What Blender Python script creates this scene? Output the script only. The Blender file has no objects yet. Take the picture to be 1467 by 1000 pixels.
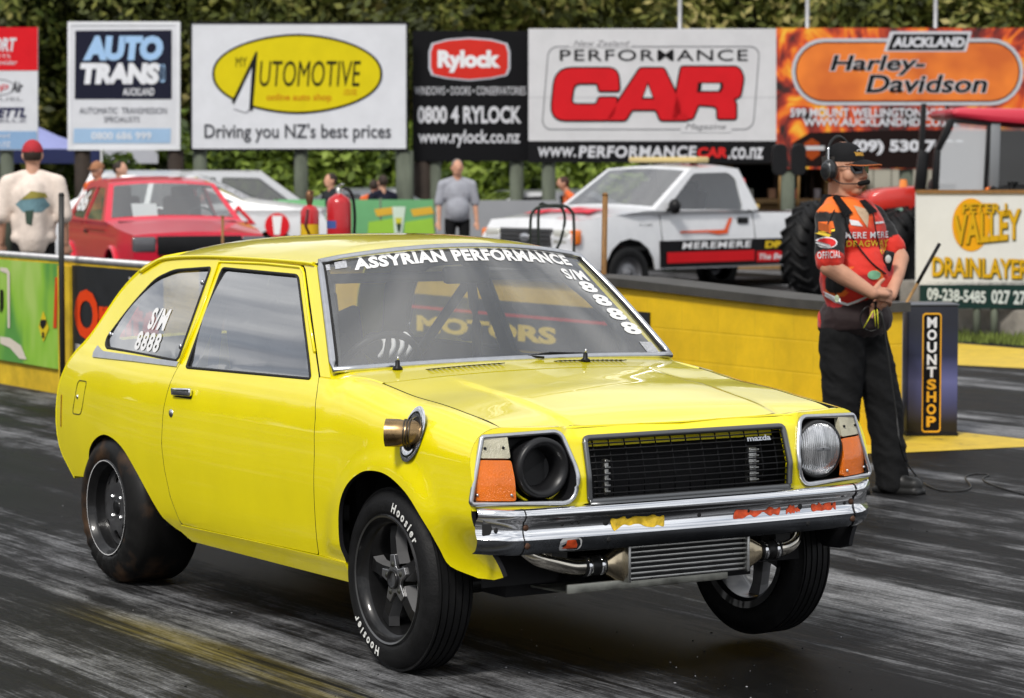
import bpy, bmesh, math, random
import numpy as np
from mathutils import Vector, Matrix
from mathutils.bvhtree import BVHTree
R = math.radians
PI = math.pi
sc = bpy.context.scene
col = sc.collection
random.seed(7)

# ---------------------------------------------------------------- camera
IW, IH = 1467.0, 1000.0
FPX = 3977.0
YAW, PITCH = R(148.27), R(-3.828)
CAM = Vector((8.017, -5.247, 1.696))
c_f = Vector((math.cos(PITCH)*math.cos(YAW), math.cos(PITCH)*math.sin(YAW), math.sin(PITCH)))
c_r = Vector((math.sin(YAW), -math.cos(YAW), 0.0))
c_u = c_r.cross(c_f)
cam = bpy.data.cameras.new('camera')
camo = bpy.data.objects.new('camera', cam)
col.objects.link(camo)
camo.matrix_world = Matrix(((c_r.x, c_u.x, -c_f.x, CAM.x), (c_r.y, c_u.y, -c_f.y, CAM.y), (c_r.z, c_u.z, -c_f.z, CAM.z), (0, 0, 0, 1)))
cam.sensor_width = 36.0
cam.lens = 36.0*FPX/IW
cam.clip_start = 0.1
cam.clip_end = 2000
cam.dof.use_dof = True
cam.dof.focus_distance = 9.4
cam.dof.aperture_fstop = 6.0
sc.camera = camo

# ---------------------------------------------------------------- world: bright broken cloud over a daylight sky
SUN_EL, SUN_AZ = R(47), R(-56)      # azimuth of the sun measured from +X towards +Y
w = bpy.data.worlds.new('World')
sc.world = w
w.use_nodes = True
nt = w.node_tree
nt.nodes.clear()
N = nt.nodes.new
sky = N('ShaderNodeTexSky'); sky.sky_type = 'NISHITA'; sky.sun_disc = False
sky.sun_elevation = SUN_EL; sky.sun_rotation = PI/2 - SUN_AZ
tc = N('ShaderNodeTexCoord')
mp = N('ShaderNodeMapping'); mp.inputs['Scale'].default_value = (1.0, 1.0, 3.2)
nz = N('ShaderNodeTexNoise'); nz.inputs['Scale'].default_value = 2.3; nz.inputs['Detail'].default_value = 6; nz.inputs['Roughness'].default_value = .55
cr = N('ShaderNodeValToRGB'); cr.color_ramp.elements[0].position = .30; cr.color_ramp.elements[1].position = .50
cr.color_ramp.elements[0].color = (.55, .55, .55, 1)
nz2 = N('ShaderNodeTexNoise'); nz2.inputs['Scale'].default_value = 4.0; nz2.inputs['Detail'].default_value = 5
cr2 = N('ShaderNodeValToRGB')
cr2.color_ramp.elements[0].color = (4.4, 4.7, 5.3, 1); cr2.color_ramp.elements[0].position = .35
cr2.color_ramp.elements[1].color = (13.5, 13.5, 13.5, 1); cr2.color_ramp.elements[1].position = .68
mx = N('ShaderNodeMix'); mx.data_type = 'RGBA'
bg = N('ShaderNodeBackground'); bg.inputs['Strength'].default_value = .085
wo = N('ShaderNodeOutputWorld')
L = nt.links.new
L(tc.outputs['Generated'], mp.inputs['Vector']); L(mp.outputs['Vector'], nz.inputs['Vector']); L(mp.outputs['Vector'], nz2.inputs['Vector'])
L(nz.outputs['Fac'], cr.inputs['Fac']); L(nz2.outputs['Fac'], cr2.inputs['Fac'])
L(cr.outputs['Color'], mx.inputs['Factor']); L(sky.outputs['Color'], mx.inputs['A']); L(cr2.outputs['Color'], mx.inputs['B'])
L(mx.outputs['Result'], bg.inputs['Color']); L(bg.outputs['Background'], wo.inputs['Surface'])

# ---------------------------------------------------------------- sun behind thin cloud
sl = bpy.data.lights.new('sun', 'SUN'); sl.energy = 2.5; sl.angle = R(11); sl.color = (1, .96, .90)
so = bpy.data.objects.new('sun', sl); col.objects.link(so)
sd = Vector((math.cos(SUN_EL)*math.cos(SUN_AZ), math.cos(SUN_EL)*math.sin(SUN_AZ), math.sin(SUN_EL)))
so.rotation_euler = sd.to_track_quat('Z', 'Y').to_euler()
so.location = (0, 0, 30)

sc.render.engine = 'CYCLES'
sc.view_settings.view_transform = 'Standard'
sc.view_settings.look = 'None'
sc.view_settings.exposure = 0.18
sc.view_settings.gamma = 1.0
sc.cycles.max_bounces = 8
sc.cycles.transparent_max_bounces = 16
sc.cycles.caustics_reflective = False
sc.cycles.caustics_refractive = False

# ================================================================ helpers
def ray(px, py):
    return ((px-IW/2)/FPX)*c_r + ((IH/2-py)/FPX)*c_u + c_f
def at_depth(px, py, d):            # the point of the place that the photo shows at a pixel, d metres along the view
    return CAM + ray(px, py)*d
def on_plane(px, py, axis, val):
    r = ray(px, py)
    return CAM + r*((val-CAM[axis])/r[axis])
def depth_of(p):
    return (Vector(p)-CAM).dot(c_f)
VIEW_H = Vector((math.cos(YAW), math.sin(YAW), 0))   # horizontal view direction

def tag(o, label=None, cat=None, group=None, kind=None):
    if label: o['label'] = label
    if cat: o['category'] = cat
    if group: o['group'] = group
    if kind: o['kind'] = kind
    return o
def empty(name, loc, label, cat, group=None, rz=0.0):
    o = bpy.data.objects.new(name, None); col.objects.link(o)
    o.location = loc; o.rotation_euler = (0, 0, rz); o.empty_display_size = .2
    return tag(o, label, cat, group)
def copy_tree(o, parent=None):
    c = o.copy(); col.objects.link(c)
    c.parent = parent
    for ch in list(o.children):
        copy_tree(ch, c)
    return c

# ---------------------------------------------------------------- materials
MATS = {}
def srgb(r, g, b):
    def f(c):
        c /= 255.0
        return c/12.92 if c <= .04045 else ((c+.055)/1.055)**2.4
    return (f(r), f(g), f(b), 1.0)
def mat(name, c, rough=.5, metal=0.0, coat=0.0, spec=.5, noise=0.0, nscale=8.0, bump=0.0, bscale=60.0, trans=0.0, ior=1.45, emit=None, stretch=None, sheen=0.0, crough=.03, rvar=0.0):
    if name in MATS: return MATS[name]
    m = bpy.data.materials.new(name); m.use_nodes = True
    t = m.node_tree; b = t.nodes['Principled BSDF']
    c = tuple(c)[:3]+(1.0,)
    b.inputs['Base Color'].default_value = c
    b.inputs['Roughness'].default_value = rough; b.inputs['Metallic'].default_value = metal
    b.inputs['Specular IOR Level'].default_value = spec
    b.inputs['Coat Weight'].default_value = coat; b.inputs['Coat Roughness'].default_value = crough
    b.inputs['Transmission Weight'].default_value = trans; b.inputs['IOR'].default_value = ior
    b.inputs['Sheen Weight'].default_value = sheen
    if emit: b.inputs['Emission Color'].default_value = tuple(emit[:3])+(1,); b.inputs['Emission Strength'].default_value = emit[3]
    n = t.nodes.new; l = t.links.new
    if noise or bump or rvar:
        tcn = n('ShaderNodeTexCoord'); src = tcn.outputs['Object']
        if stretch:
            mpn = n('ShaderNodeMapping'); mpn.inputs['Scale'].default_value = stretch
            l(src, mpn.inputs['Vector']); src = mpn.outputs['Vector']
    if noise or rvar:
        nn = n('ShaderNodeTexNoise'); nn.inputs['Scale'].default_value = nscale; nn.inputs['Detail'].default_value = 6; nn.inputs['Roughness'].default_value = .6
        l(src, nn.inputs['Vector'])
    if noise:
        mr = n('ShaderNodeMapRange'); mr.inputs['From Min'].default_value = .3; mr.inputs['From Max'].default_value = .7
        mr.inputs['To Min'].default_value = 1-noise; mr.inputs['To Max'].default_value = 1+noise
        mm = n('ShaderNodeMix'); mm.data_type = 'RGBA'; mm.blend_type = 'MULTIPLY'; mm.inputs['Factor'].default_value = 1
        mm.inputs['A'].default_value = c
        l(nn.outputs['Fac'], mr.inputs['Value']); l(mr.outputs['Result'], mm.inputs['B']); l(mm.outputs['Result'], b.inputs['Base Color'])
    if rvar:
        mr2 = n('ShaderNodeMapRange'); mr2.inputs['From Min'].default_value = .3; mr2.inputs['From Max'].default_value = .7
        mr2.inputs['To Min'].default_value = max(0, rough-rvar); mr2.inputs['To Max'].default_value = min(1, rough+rvar)
        l(nn.outputs['Fac'], mr2.inputs['Value']); l(mr2.outputs['Result'], b.inputs['Roughness'])
    if bump:
        nb = n('ShaderNodeTexNoise'); nb.inputs['Scale'].default_value = bscale; nb.inputs['Detail'].default_value = 4
        l(src, nb.inputs['Vector'])
        bp = n('ShaderNodeBump'); bp.inputs['Strength'].default_value = bump; bp.inputs['Distance'].default_value = .01
        l(nb.outputs['Fac'], bp.inputs['Height']); l(bp.outputs['Normal'], b.inputs['Normal'])
    MATS[name] = m
    return m
def glass_mat(name, tint=(.8, .82, .82), refl=1.0, rough=0.0, haze=0.0):
    if name in MATS: return MATS[name]
    m = bpy.data.materials.new(name); m.use_nodes = True
    t = m.node_tree; t.nodes.clear(); n = t.nodes.new; l = t.links.new
    tr = n('ShaderNodeBsdfTransparent'); tr.inputs['Color'].default_value = tuple(tint)+(1,)
    gl = n('ShaderNodeBsdfGlossy'); gl.inputs['Roughness'].default_value = rough; gl.inputs['Color'].default_value = (1, 1, 1, 1)
    fr = n('ShaderNodeLayerWeight'); fr.inputs['Blend'].default_value = .5        # pane: the same from both sides
    pw_ = n('ShaderNodeMath'); pw_.operation = 'POWER'; pw_.inputs[1].default_value = 4.5; l(fr.outputs['Facing'], pw_.inputs[0])
    mu = n('ShaderNodeMath'); mu.operation = 'MULTIPLY_ADD'; mu.inputs[1].default_value = .92*refl; mu.inputs[2].default_value = .075*refl; mu.use_clamp = True
    mxs = n('ShaderNodeMixShader'); out = n('ShaderNodeOutputMaterial')
    l(pw_.outputs[0], mu.inputs[0]); l(mu.outputs[0], mxs.inputs['Fac'])
    last = tr.outputs[0]
    if haze:
        df = n('ShaderNodeBsdfDiffuse'); df.inputs['Color'].default_value = (.75, .77, .8, 1)
        mh = n('ShaderNodeMixShader'); mh.inputs['Fac'].default_value = haze
        l(last, mh.inputs[1]); l(df.outputs[0], mh.inputs[2]); last = mh.outputs[0]
    l(last, mxs.inputs[1]); l(gl.outputs[0], mxs.inputs[2]); l(mxs.outputs[0], out.inputs['Surface'])
    MATS[name] = m
    return m
def cmat(r, g, b, rough=.55, **k):     # plain printed colour from an sRGB reading of the thing
    k.setdefault('spec', .16); k.setdefault('noise', .05); k.setdefault('nscale', 3.0)
    return mat('print_%d_%d_%d_%d' % (r, g, b, int(rough*100)), srgb(r, g, b), rough, **k)

# ---------------------------------------------------------------- mesh collecting
def frame_from(d, up=(0, 0, 1)):
    d = Vector(d).normalized(); u = Vector(up)
    if abs(d.dot(u.normalized())) > .98: u = Vector((1, 0, 0))
    s = d.cross(u).normalized(); u = s.cross(d).normalized()
    return s, u, d
class MB:
    def __init__(s): s.v = []; s.f = []; s.m = []; s.sm = []
    def add(s, vs, fs, mi=0, smooth=False):
        o = len(s.v); s.v += [tuple(p) for p in vs]
        for f in fs: s.f.append(tuple(i+o for i in f)); s.m.append(mi); s.sm.append(smooth)
    def box(s, c, size, rot=None, mi=0, bev=0.0):
        sx, sy, sz = size[0]/2, size[1]/2, size[2]/2
        M = rot if rot is not None else Matrix.Identity(3)
        c = Vector(c)
        if bev <= 0:
            vs = [c+M@Vector((x, y, z)) for x in (-sx, sx) for y in (-sy, sy) for z in (-sz, sz)]
            s.add(vs, [(0, 1, 3, 2), (4, 6, 7, 5), (0, 4, 5, 1), (2, 3, 7, 6), (0, 2, 6, 4), (1, 5, 7, 3)], mi)
        else:
            bm = bmesh.new(); bmesh.ops.create_cube(bm, size=1)
            for v in bm.verts: v.co = Vector((v.co.x*size[0], v.co.y*size[1], v.co.z*size[2]))
            bmesh.ops.bevel(bm, geom=bm.edges[:], offset=bev, segments=2, profile=.5, affect='EDGES')
            s.bm(bm, Matrix.Translation(c) @ M.to_4x4(), mi, True)
    def bm(s, b, M=None, mi=0, smooth=False):
        b.verts.index_update()
        vs = [(M @ v.co if M else v.co) for v in b.verts]
        s.add(vs, [[v.index for v in f.verts] for f in b.faces], mi, smooth); b.free()
    def tube(s, pts, r, n=10, mi=0, cap=True, closed=False, up=(0, 0, 1), sq=None):
        pts = [Vector(p) for p in pts]; k = len(pts)
        rs = r if isinstance(r, (list, tuple)) else [r]*k
        vs = []
        for i, p in enumerate(pts):
            if closed: d = pts[(i+1) % k]-pts[i-1]
            else: d = pts[min(i+1, k-1)]-pts[max(i-1, 0)]
            a, b, _ = frame_from(d, up)
            for j in range(n):
                t = 2*PI*j/n
                ra, rb = (rs[i], rs[i]) if sq is None else (rs[i]*sq[0], rs[i]*sq[1])
                vs.append(p+a*math.cos(t)*ra+b*math.sin(t)*rb)
        fs = []
        for i in range(k if closed else k-1):
            i2 = (i+1) % k
            for j in range(n):
                j2 = (j+1) % n
                fs.append((i*n+j, i*n+j2, i2*n+j2, i2*n+j))
        s.add(vs, fs, mi, True)
        if cap and not closed:
            o = len(s.v)-len(vs)
            s.f.append(tuple(o+j for j in range(n-1, -1, -1))); s.m.append(mi); s.sm.append(False)
            s.f.append(tuple(o+(k-1)*n+j for j in range(n))); s.m.append(mi); s.sm.append(False)
    def lathe(s, prof, M, n=32, mi=0, smooth=True, arc=2*PI):      # prof: (radius, height) along local z
        vs = []; fs = []
        full = abs(arc-2*PI) < 1e-6; m = n if full else n+1
        for r, h in prof:
            for j in range(m):
                t = arc*j/n
                vs.append(M @ Vector((r*math.cos(t), r*math.sin(t), h)))
        for i in range(len(prof)-1):
            for j in range(n):
                j2 = (j+1) % m
                fs.append((i*m+j, i*m+j2, (i+1)*m+j2, (i+1)*m+j))
        s.add(vs, fs, mi, smooth)
    def grid(s, fn, us, vsn, mi=0, smooth=True, flip=False):
        nu, nv = len(us), len(vsn)
        vs = [fn(u, v) for u in us for v in vsn]
        fs = []
        for i in range(nu-1):
            for j in range(nv-1):
                q = (i*nv+j, (i+1)*nv+j, (i+1)*nv+j+1, i*nv+j+1)
                fs.append(q[::-1] if flip else q)
        s.add(vs, fs, mi, smooth)
    def prism(s, pts, h, M=None, mi=0, bev=0.0):                   # pts 2D, extruded 0..h along local z
        bm = bmesh.new()
        vs = [bm.verts.new((p[0], p[1], 0)) for p in pts]
        f = bm.faces.new(vs)
        r = bmesh.ops.extrude_face_region(bm, geom=[f])
        for e in r['geom']:
            if isinstance(e, bmesh.types.BMVert): e.co.z += h
        bmesh.ops.recalc_face_normals(bm, faces=bm.faces[:])
        if bev: bmesh.ops.bevel(bm, geom=bm.edges[:], offset=bev, segments=2, profile=.5, affect='EDGES')
        s.bm(bm, M, mi, False)
    def sphere(s, c, r, rot=None, mi=0, n=16, m=10):
        c = Vector(c); rot = rot.to_3x3() if rot is not None else None; r = r if isinstance(r, (tuple, list)) else (r, r, r)
        M = rot if rot is not None else Matrix.Identity(3)
        vs = []; fs = []
        for i in range(m+1):
            a = PI*i/m
            for j in range(n):
                t = 2*PI*j/n
                vs.append(c+M@Vector((r[0]*math.sin(a)*math.cos(t), r[1]*math.sin(a)*math.sin(t), r[2]*math.cos(a))))
        for i in range(m):
            for j in range(n):
                fs.append((i*n+j, (i+1)*n+j, (i+1)*n+(j+1) % n, i*n+(j+1) % n))
        s.add(vs, fs, mi, True)
    def build(s, name, mats, parent=None, smooth_angle=None, recalc=True, world=False):
        me = bpy.data.meshes.new(name)
        me.from_pydata(s.v, [], s.f)
        if not isinstance(mats, (list, tuple)): mats = [mats]
        for m in mats: me.materials.append(m)
        me.polygons.foreach_set('material_index', s.m)
        me.polygons.foreach_set('use_smooth', s.sm)
        if recalc:
            b = bmesh.new(); b.from_mesh(me)
            bmesh.ops.remove_doubles(b, verts=b.verts[:], dist=1e-5)
            bmesh.ops.recalc_face_normals(b, faces=b.faces[:])
            if smooth_angle is not None:
                for f in b.faces: f.smooth = True
                for e in b.edges:
                    if len(e.link_faces) == 2 and e.calc_face_angle(0) > R(smooth_angle): e.smooth = False
            b.to_mesh(me); b.free()
        me.update()
        return link(name, me, parent, world)
def link(name, me, parent=None, world=False):
    o = bpy.data.objects.new(name, me); col.objects.link(o)
    if parent is not None:
        o.parent = parent
        if world:        # vertices were given in the place's own coordinates
            mw = Matrix.Identity(4); q = parent; chain = []
            while q is not None: chain.append(q.matrix_basis if hasattr(q, 'matrix_basis') else q.matrix_local); q = q.parent
            for m_ in reversed(chain): mw = mw @ m_
            me.transform(mw.inverted())
    return o

# ---------------------------------------------------------------- lettering as real mesh
_TXT = {}
def text_geo(s, bold=0.0, shear=0.0, spacing=1.0, res=3):
    key = (s, bold, shear, spacing)
    if key in _TXT: return _TXT[key]
    cu = bpy.data.curves.new('t', 'FONT'); cu.body = s; cu.size = 1.0; cu.offset = bold; cu.shear = shear
    cu.resolution_u = res; cu.space_character = spacing
    o = bpy.data.objects.new('t', cu); col.objects.link(o)
    bpy.context.view_layer.update()
    dg = bpy.context.evaluated_depsgraph_get()
    me = bpy.data.meshes.new_from_object(o.evaluated_get(dg))
    vs = np.array([v.co[:2] for v in me.vertices]) if len(me.vertices) else np.zeros((0, 2))
    fs = [tuple(p.vertices) for p in me.polygons]
    bpy.data.objects.remove(o); bpy.data.curves.remove(cu); bpy.data.meshes.remove(me)
    _TXT[key] = (vs, fs)
    return vs, fs
def text_fit(s, x0, y0, x1, y1, bold=0.0, shear=0.0, spacing=1.0):   # scaled to a box of the board's own 2-D coordinates
    vs, fs = text_geo(s, bold, shear, spacing)
    mn, mx_ = vs.min(0), vs.max(0)
    q = (vs-mn)/np.maximum(mx_-mn, 1e-6)
    return np.stack([x0+q[:, 0]*(x1-x0), y0+q[:, 1]*(y1-y0)], 1).tolist(), fs
def ell(cx, cy, rx, ry, n=40):
    return [(cx+rx*math.cos(2*PI*i/n), cy+ry*math.sin(2*PI*i/n)) for i in range(n)]
def rrect(x0, y0, x1, y1, r, n=6):
    out = []
    for cx, cy, a0 in ((x1-r, y1-r, 0), (x0+r, y1-r, 90), (x0+r, y0+r, 180), (x1-r, y0+r, 270)):
        for i in range(n+1):
            a = R(a0+90*i/n); out.append((cx+r*math.cos(a), cy+r*math.sin(a)))
    return out

# ---------------------------------------------------------------- sheet of a shaped outline laid on a surface, with thickness
def fill2d(outer, holes, du, dv):
    bm = bmesh.new()
    edges = []
    for loop in [outer]+list(holes):
        vs = [bm.verts.new((p[0], p[1], 0)) for p in loop]
        for i in range(len(vs)): edges.append(bm.edges.new((vs[i], vs[(i+1) % len(vs)])))
    bmesh.ops.triangle_fill(bm, use_beauty=True, edges=edges)
    xs = [v.co.x for v in bm.verts]; ys = [v.co.y for v in bm.verts]
    for lo, hi, d, ax in ((min(xs), max(xs), du, 0), (min(ys), max(ys), dv, 1)):
        if not d: continue
        k = int((hi-lo)/d)
        for i in range(1, k+1):
            c = Vector((0, 0, 0)); c[ax] = lo+(hi-lo)*i/(k+1)
            no = Vector((0, 0, 0)); no[ax] = 1
            bmesh.ops.bisect_plane(bm, geom=bm.verts[:]+bm.edges[:]+bm.faces[:], dist=1e-6, plane_co=c, plane_no=no)
    return bm
def panel(mb, outer, holes, fn, du=.04, dv=.03, th=.014, mi=0, mi_in=None, mi_rim=None):
    bm = fill2d(outer, holes, du, dv)
    e = 1e-3
    bm.verts.index_update()
    vs = []; nr = []
    for v in bm.verts:
        u, t = v.co.x, v.co.y
        p = Vector(fn(u, t)); a = Vector(fn(u+e, t))-Vector(fn(u-e, t)); b = Vector(fn(u, t+e))-Vector(fn(u, t-e))
        n_ = a.cross(b)
        nr.append(n_.normalized() if n_.length > 1e-12 else Vector((0, 0, 1))); vs.append(p)
    # outward: away from the car's spine is decided by the caller through the sign of th
    n = len(vs)
    faces = [[v.index for v in f.verts] for f in bm.faces]
    bd = [(ed.verts[0].index, ed.verts[1].index) for ed in bm.edges if len(ed.link_faces) == 1]
    bm.free()
    mb.add(vs, faces, mi, True)
    if th:
        inn = [p-q*th for p, q in zip(vs, nr)]
        o = len(mb.v)
        mb.add(inn, [f[::-1] for f in faces], mi if mi_in is None else mi_in, True)
        for a, b in bd:
            mb.f.append((a+o-n, b+o-n, b+o, a+o)); mb.m.append(mi if mi_rim is None else mi_rim); mb.sm.append(False)
def gridpanel(mb, fn, us, vsn, th=.014, mi=0, mi_in=None):      # regular sheet with thickness, for clean reflections
    nu, nv = len(us), len(vsn); e = 1e-3
    P_ = []; N_2 = []
    for u in us:
        for v in vsn:
            p = Vector(fn(u, v)); a = Vector(fn(u+e, v))-Vector(fn(u-e, v)); b = Vector(fn(u, v+e))-Vector(fn(u, v-e))
            P_.append(p); N_2.append(a.cross(b).normalized())
    fs = [(i*nv+j, (i+1)*nv+j, (i+1)*nv+j+1, i*nv+j+1) for i in range(nu-1) for j in range(nv-1)]
    n = len(P_); mb.add(P_, fs, mi, True); o = len(mb.v)
    mb.add([p-q*th for p, q in zip(P_, N_2)], [f[::-1] for f in fs], mi if mi_in is None else mi_in, True)
    ring = [i*nv for i in range(nu)]+[(nu-1)*nv+j for j in range(1, nv)]+[i*nv+nv-1 for i in range(nu-2, -1, -1)]+[j for j in range(nv-2, 0, -1)]
    for k in range(len(ring)):
        a, b = ring[k], ring[(k+1) % len(ring)]
        mb.f.append((a+o-n, b+o-n, b+o, a+o)); mb.m.append(mi if mi_in is None else mi_in); mb.sm.append(False)
def conform(pts, step):               # a patch outline filled with enough points to follow a curved surface
    bm = fill2d(pts, [], step, step); bm.verts.index_update()
    v = [(q.co.x, q.co.y) for q in bm.verts]; f = [[w_.index for w_ in g_.verts] for g_ in bm.faces]; bm.free()
    return v, f
def shade(o, ang=35):
    me = o.data
    b = bmesh.new(); b.from_mesh(me)
    bmesh.ops.remove_doubles(b, verts=b.verts[:], dist=2e-5)
    bmesh.ops.recalc_face_normals(b, faces=b.faces[:])
    for f in b.faces: f.smooth = True
    for ed in b.edges:
        if len(ed.link_faces) == 2 and ed.calc_face_angle(0) > R(ang): ed.smooth = False
    b.to_mesh(me); b.free()
    return o
def smooth_loop(pts, n=6, closed=True):      # Catmull-Rom through the points
    pts = [Vector(p if len(p) == 3 else (p[0], p[1], 0)) for p in pts]; k = len(pts); out = []
    rng = k if closed else k-1
    for i in range(rng):
        g = lambda j: pts[j % k] if closed else pts[max(0, min(k-1, j))]
        p0, p1, p2, p3 = g(i-1), g(i), g(i+1), g(i+2)
        for j in range(n):
            t = j/n
            out.append(.5*((2*p1)+(p2-p0)*t+(2*p0-5*p1+4*p2-p3)*t*t+(3*p1-p0-3*p2+p3)*t*t*t))
    if not closed: out.append(pts[-1])
    return out
def roundpoly(pts, r, n=5):                  # polygon with rounded corners; r one radius or one per corner
    k = len(pts); out = []
    for i in range(k):
        p = Vector((pts[i][0], pts[i][1])); a = Vector((pts[i-1][0], pts[i-1][1])); b = Vector((pts[(i+1) % k][0], pts[(i+1) % k][1]))
        ri = r[i] if isinstance(r, (list, tuple)) else r
        da = (a-p); db = (b-p)
        ri = min(ri, da.length*.45, db.length*.45)
        if ri < 1e-5: out.append((p.x, p.y)); continue
        s, e = p+da.normalized()*ri, p+db.normalized()*ri
        for j in range(n+1):
            t = j/n
            q = s*(1-t)**2+p*2*t*(1-t)+e*t*t
            out.append((q.x, q.y))
    return out
def interp(x, xs, ys):
    return float(np.interp(x, xs, ys))
class Spl:                                    # monotone cubic through control points
    def __init__(s, xs, ys):
        x = np.array(xs, float); y = np.array(ys, float); h = np.diff(x); d = np.diff(y)/h
        m = np.zeros(len(x)); m[0] = d[0]; m[-1] = d[-1]
        for i in range(1, len(x)-1):
            m[i] = 0 if d[i-1]*d[i] <= 0 else 2*d[i-1]*d[i]/(d[i-1]+d[i])
        s.x, s.y, s.h, s.m = x, y, h, m
    def __call__(s, t):
        x = s.x
        if t <= x[0]: return float(s.y[0]+s.m[0]*(t-x[0]))
        if t >= x[-1]: return float(s.y[-1]+s.m[-1]*(t-x[-1]))
        i = int(np.searchsorted(x, t)-1); h = s.h[i]; u = (t-x[i])/h
        return float((2*u**3-3*u*u+1)*s.y[i]+(u**3-2*u*u+u)*h*s.m[i]+(-2*u**3+3*u*u)*s.y[i+1]+(u**3-u*u)*h*s.m[i+1])
def sstep(a, b, x):
    t = max(0.0, min(1.0, (x-a)/(b-a))) if a != b else (1.0 if x > a else 0.0)
    return t*t*(3-2*t)

# ---------------------------------------------------------------- one continuous body grown from tapered limbs
def capsule(mb, a, b, ra, rb, n=12, m=6, flat=None):
    a, b = Vector(a), Vector(b); d = b-a
    if d.length < 1e-6: d = Vector((0, 0, 1e-4))
    s, u, t = frame_from(d)
    fl = flat or (1, 1)
    vs = []; fs = []; rows = []
    for i in range(m+1):
        an = PI/2*(1-i/m); rows.append((a-t*ra*math.sin(an), ra*math.cos(an)))
    for i in range(m+1):
        an = PI/2*(i/m); rows.append((b+t*rb*math.sin(an), rb*math.cos(an)))
    for p, r_ in rows:
        r_ = max(r_, 1e-4)
        for j in range(n):
            q = 2*PI*j/n; vs.append(p+s*r_*fl[0]*math.cos(q)+u*r_*fl[1]*math.sin(q))
    k = len(rows)
    for i in range(k-1):
        for j in range(n): fs.append((i*n+j, i*n+(j+1) % n, (i+1)*n+(j+1) % n, (i+1)*n+j))
    fs.append(tuple(range(n-1, -1, -1))); fs.append(tuple((k-1)*n+j for j in range(n)))
    mb.add(vs, fs, 0, True)
def blob(mb, voxel=.01, smooth=4, fac=.5):
    me = bpy.data.meshes.new('b'); me.from_pydata(mb.v, [], mb.f)
    o = bpy.data.objects.new('b', me); col.objects.link(o)
    r = o.modifiers.new('r', 'REMESH'); r.mode = 'VOXEL'; r.voxel_size = voxel; r.adaptivity = 0
    if smooth:
        s = o.modifiers.new('s', 'SMOOTH'); s.factor = fac; s.iterations = smooth
    bpy.context.view_layer.update()
    dg = bpy.context.evaluated_depsgraph_get()
    out = bpy.data.meshes.new_from_object(o.evaluated_get(dg))
    bpy.data.objects.remove(o); bpy.data.meshes.remove(me)
    for p in out.polygons: p.use_smooth = True
    return out
from mathutils import noise as mnoise
def crumple(me, amp, sx=7.0, sz=11.0, seed=0.0):      # soft creases pressed into cloth
    nn_ = [v.normal.copy() for v in me.vertices]
    for v, n_ in zip(me.vertices, nn_):
        c = v.co
        q = Vector((c.x*sx+seed, c.y*sx, c.z*sz+c.x*5))
        r_ = 1-abs(mnoise.noise(q))*2.2; r2 = 1-abs(mnoise.noise(q*2.3+Vector((3, 1, 2))))*2.2
        v.co = c+n_*amp*(r_*.8+r2*.35-.5)
    return me
def decal(vs3, bvh, d, off=.003):        # lettering or a patch pressed onto a surface along direction d
    d = Vector(d).normalized(); out = []
    for p in vs3:
        h = bvh.ray_cast(Vector(p)-d*.6, d, 2.0)
        out.append((h[0]-d*off) if h[0] is not None else Vector(p))
    return out
def bvh_of(o):
    me = o.data
    return BVHTree.FromPolygons([v.co.copy() for v in me.vertices], [tuple(p.vertices) for p in me.polygons])
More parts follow.
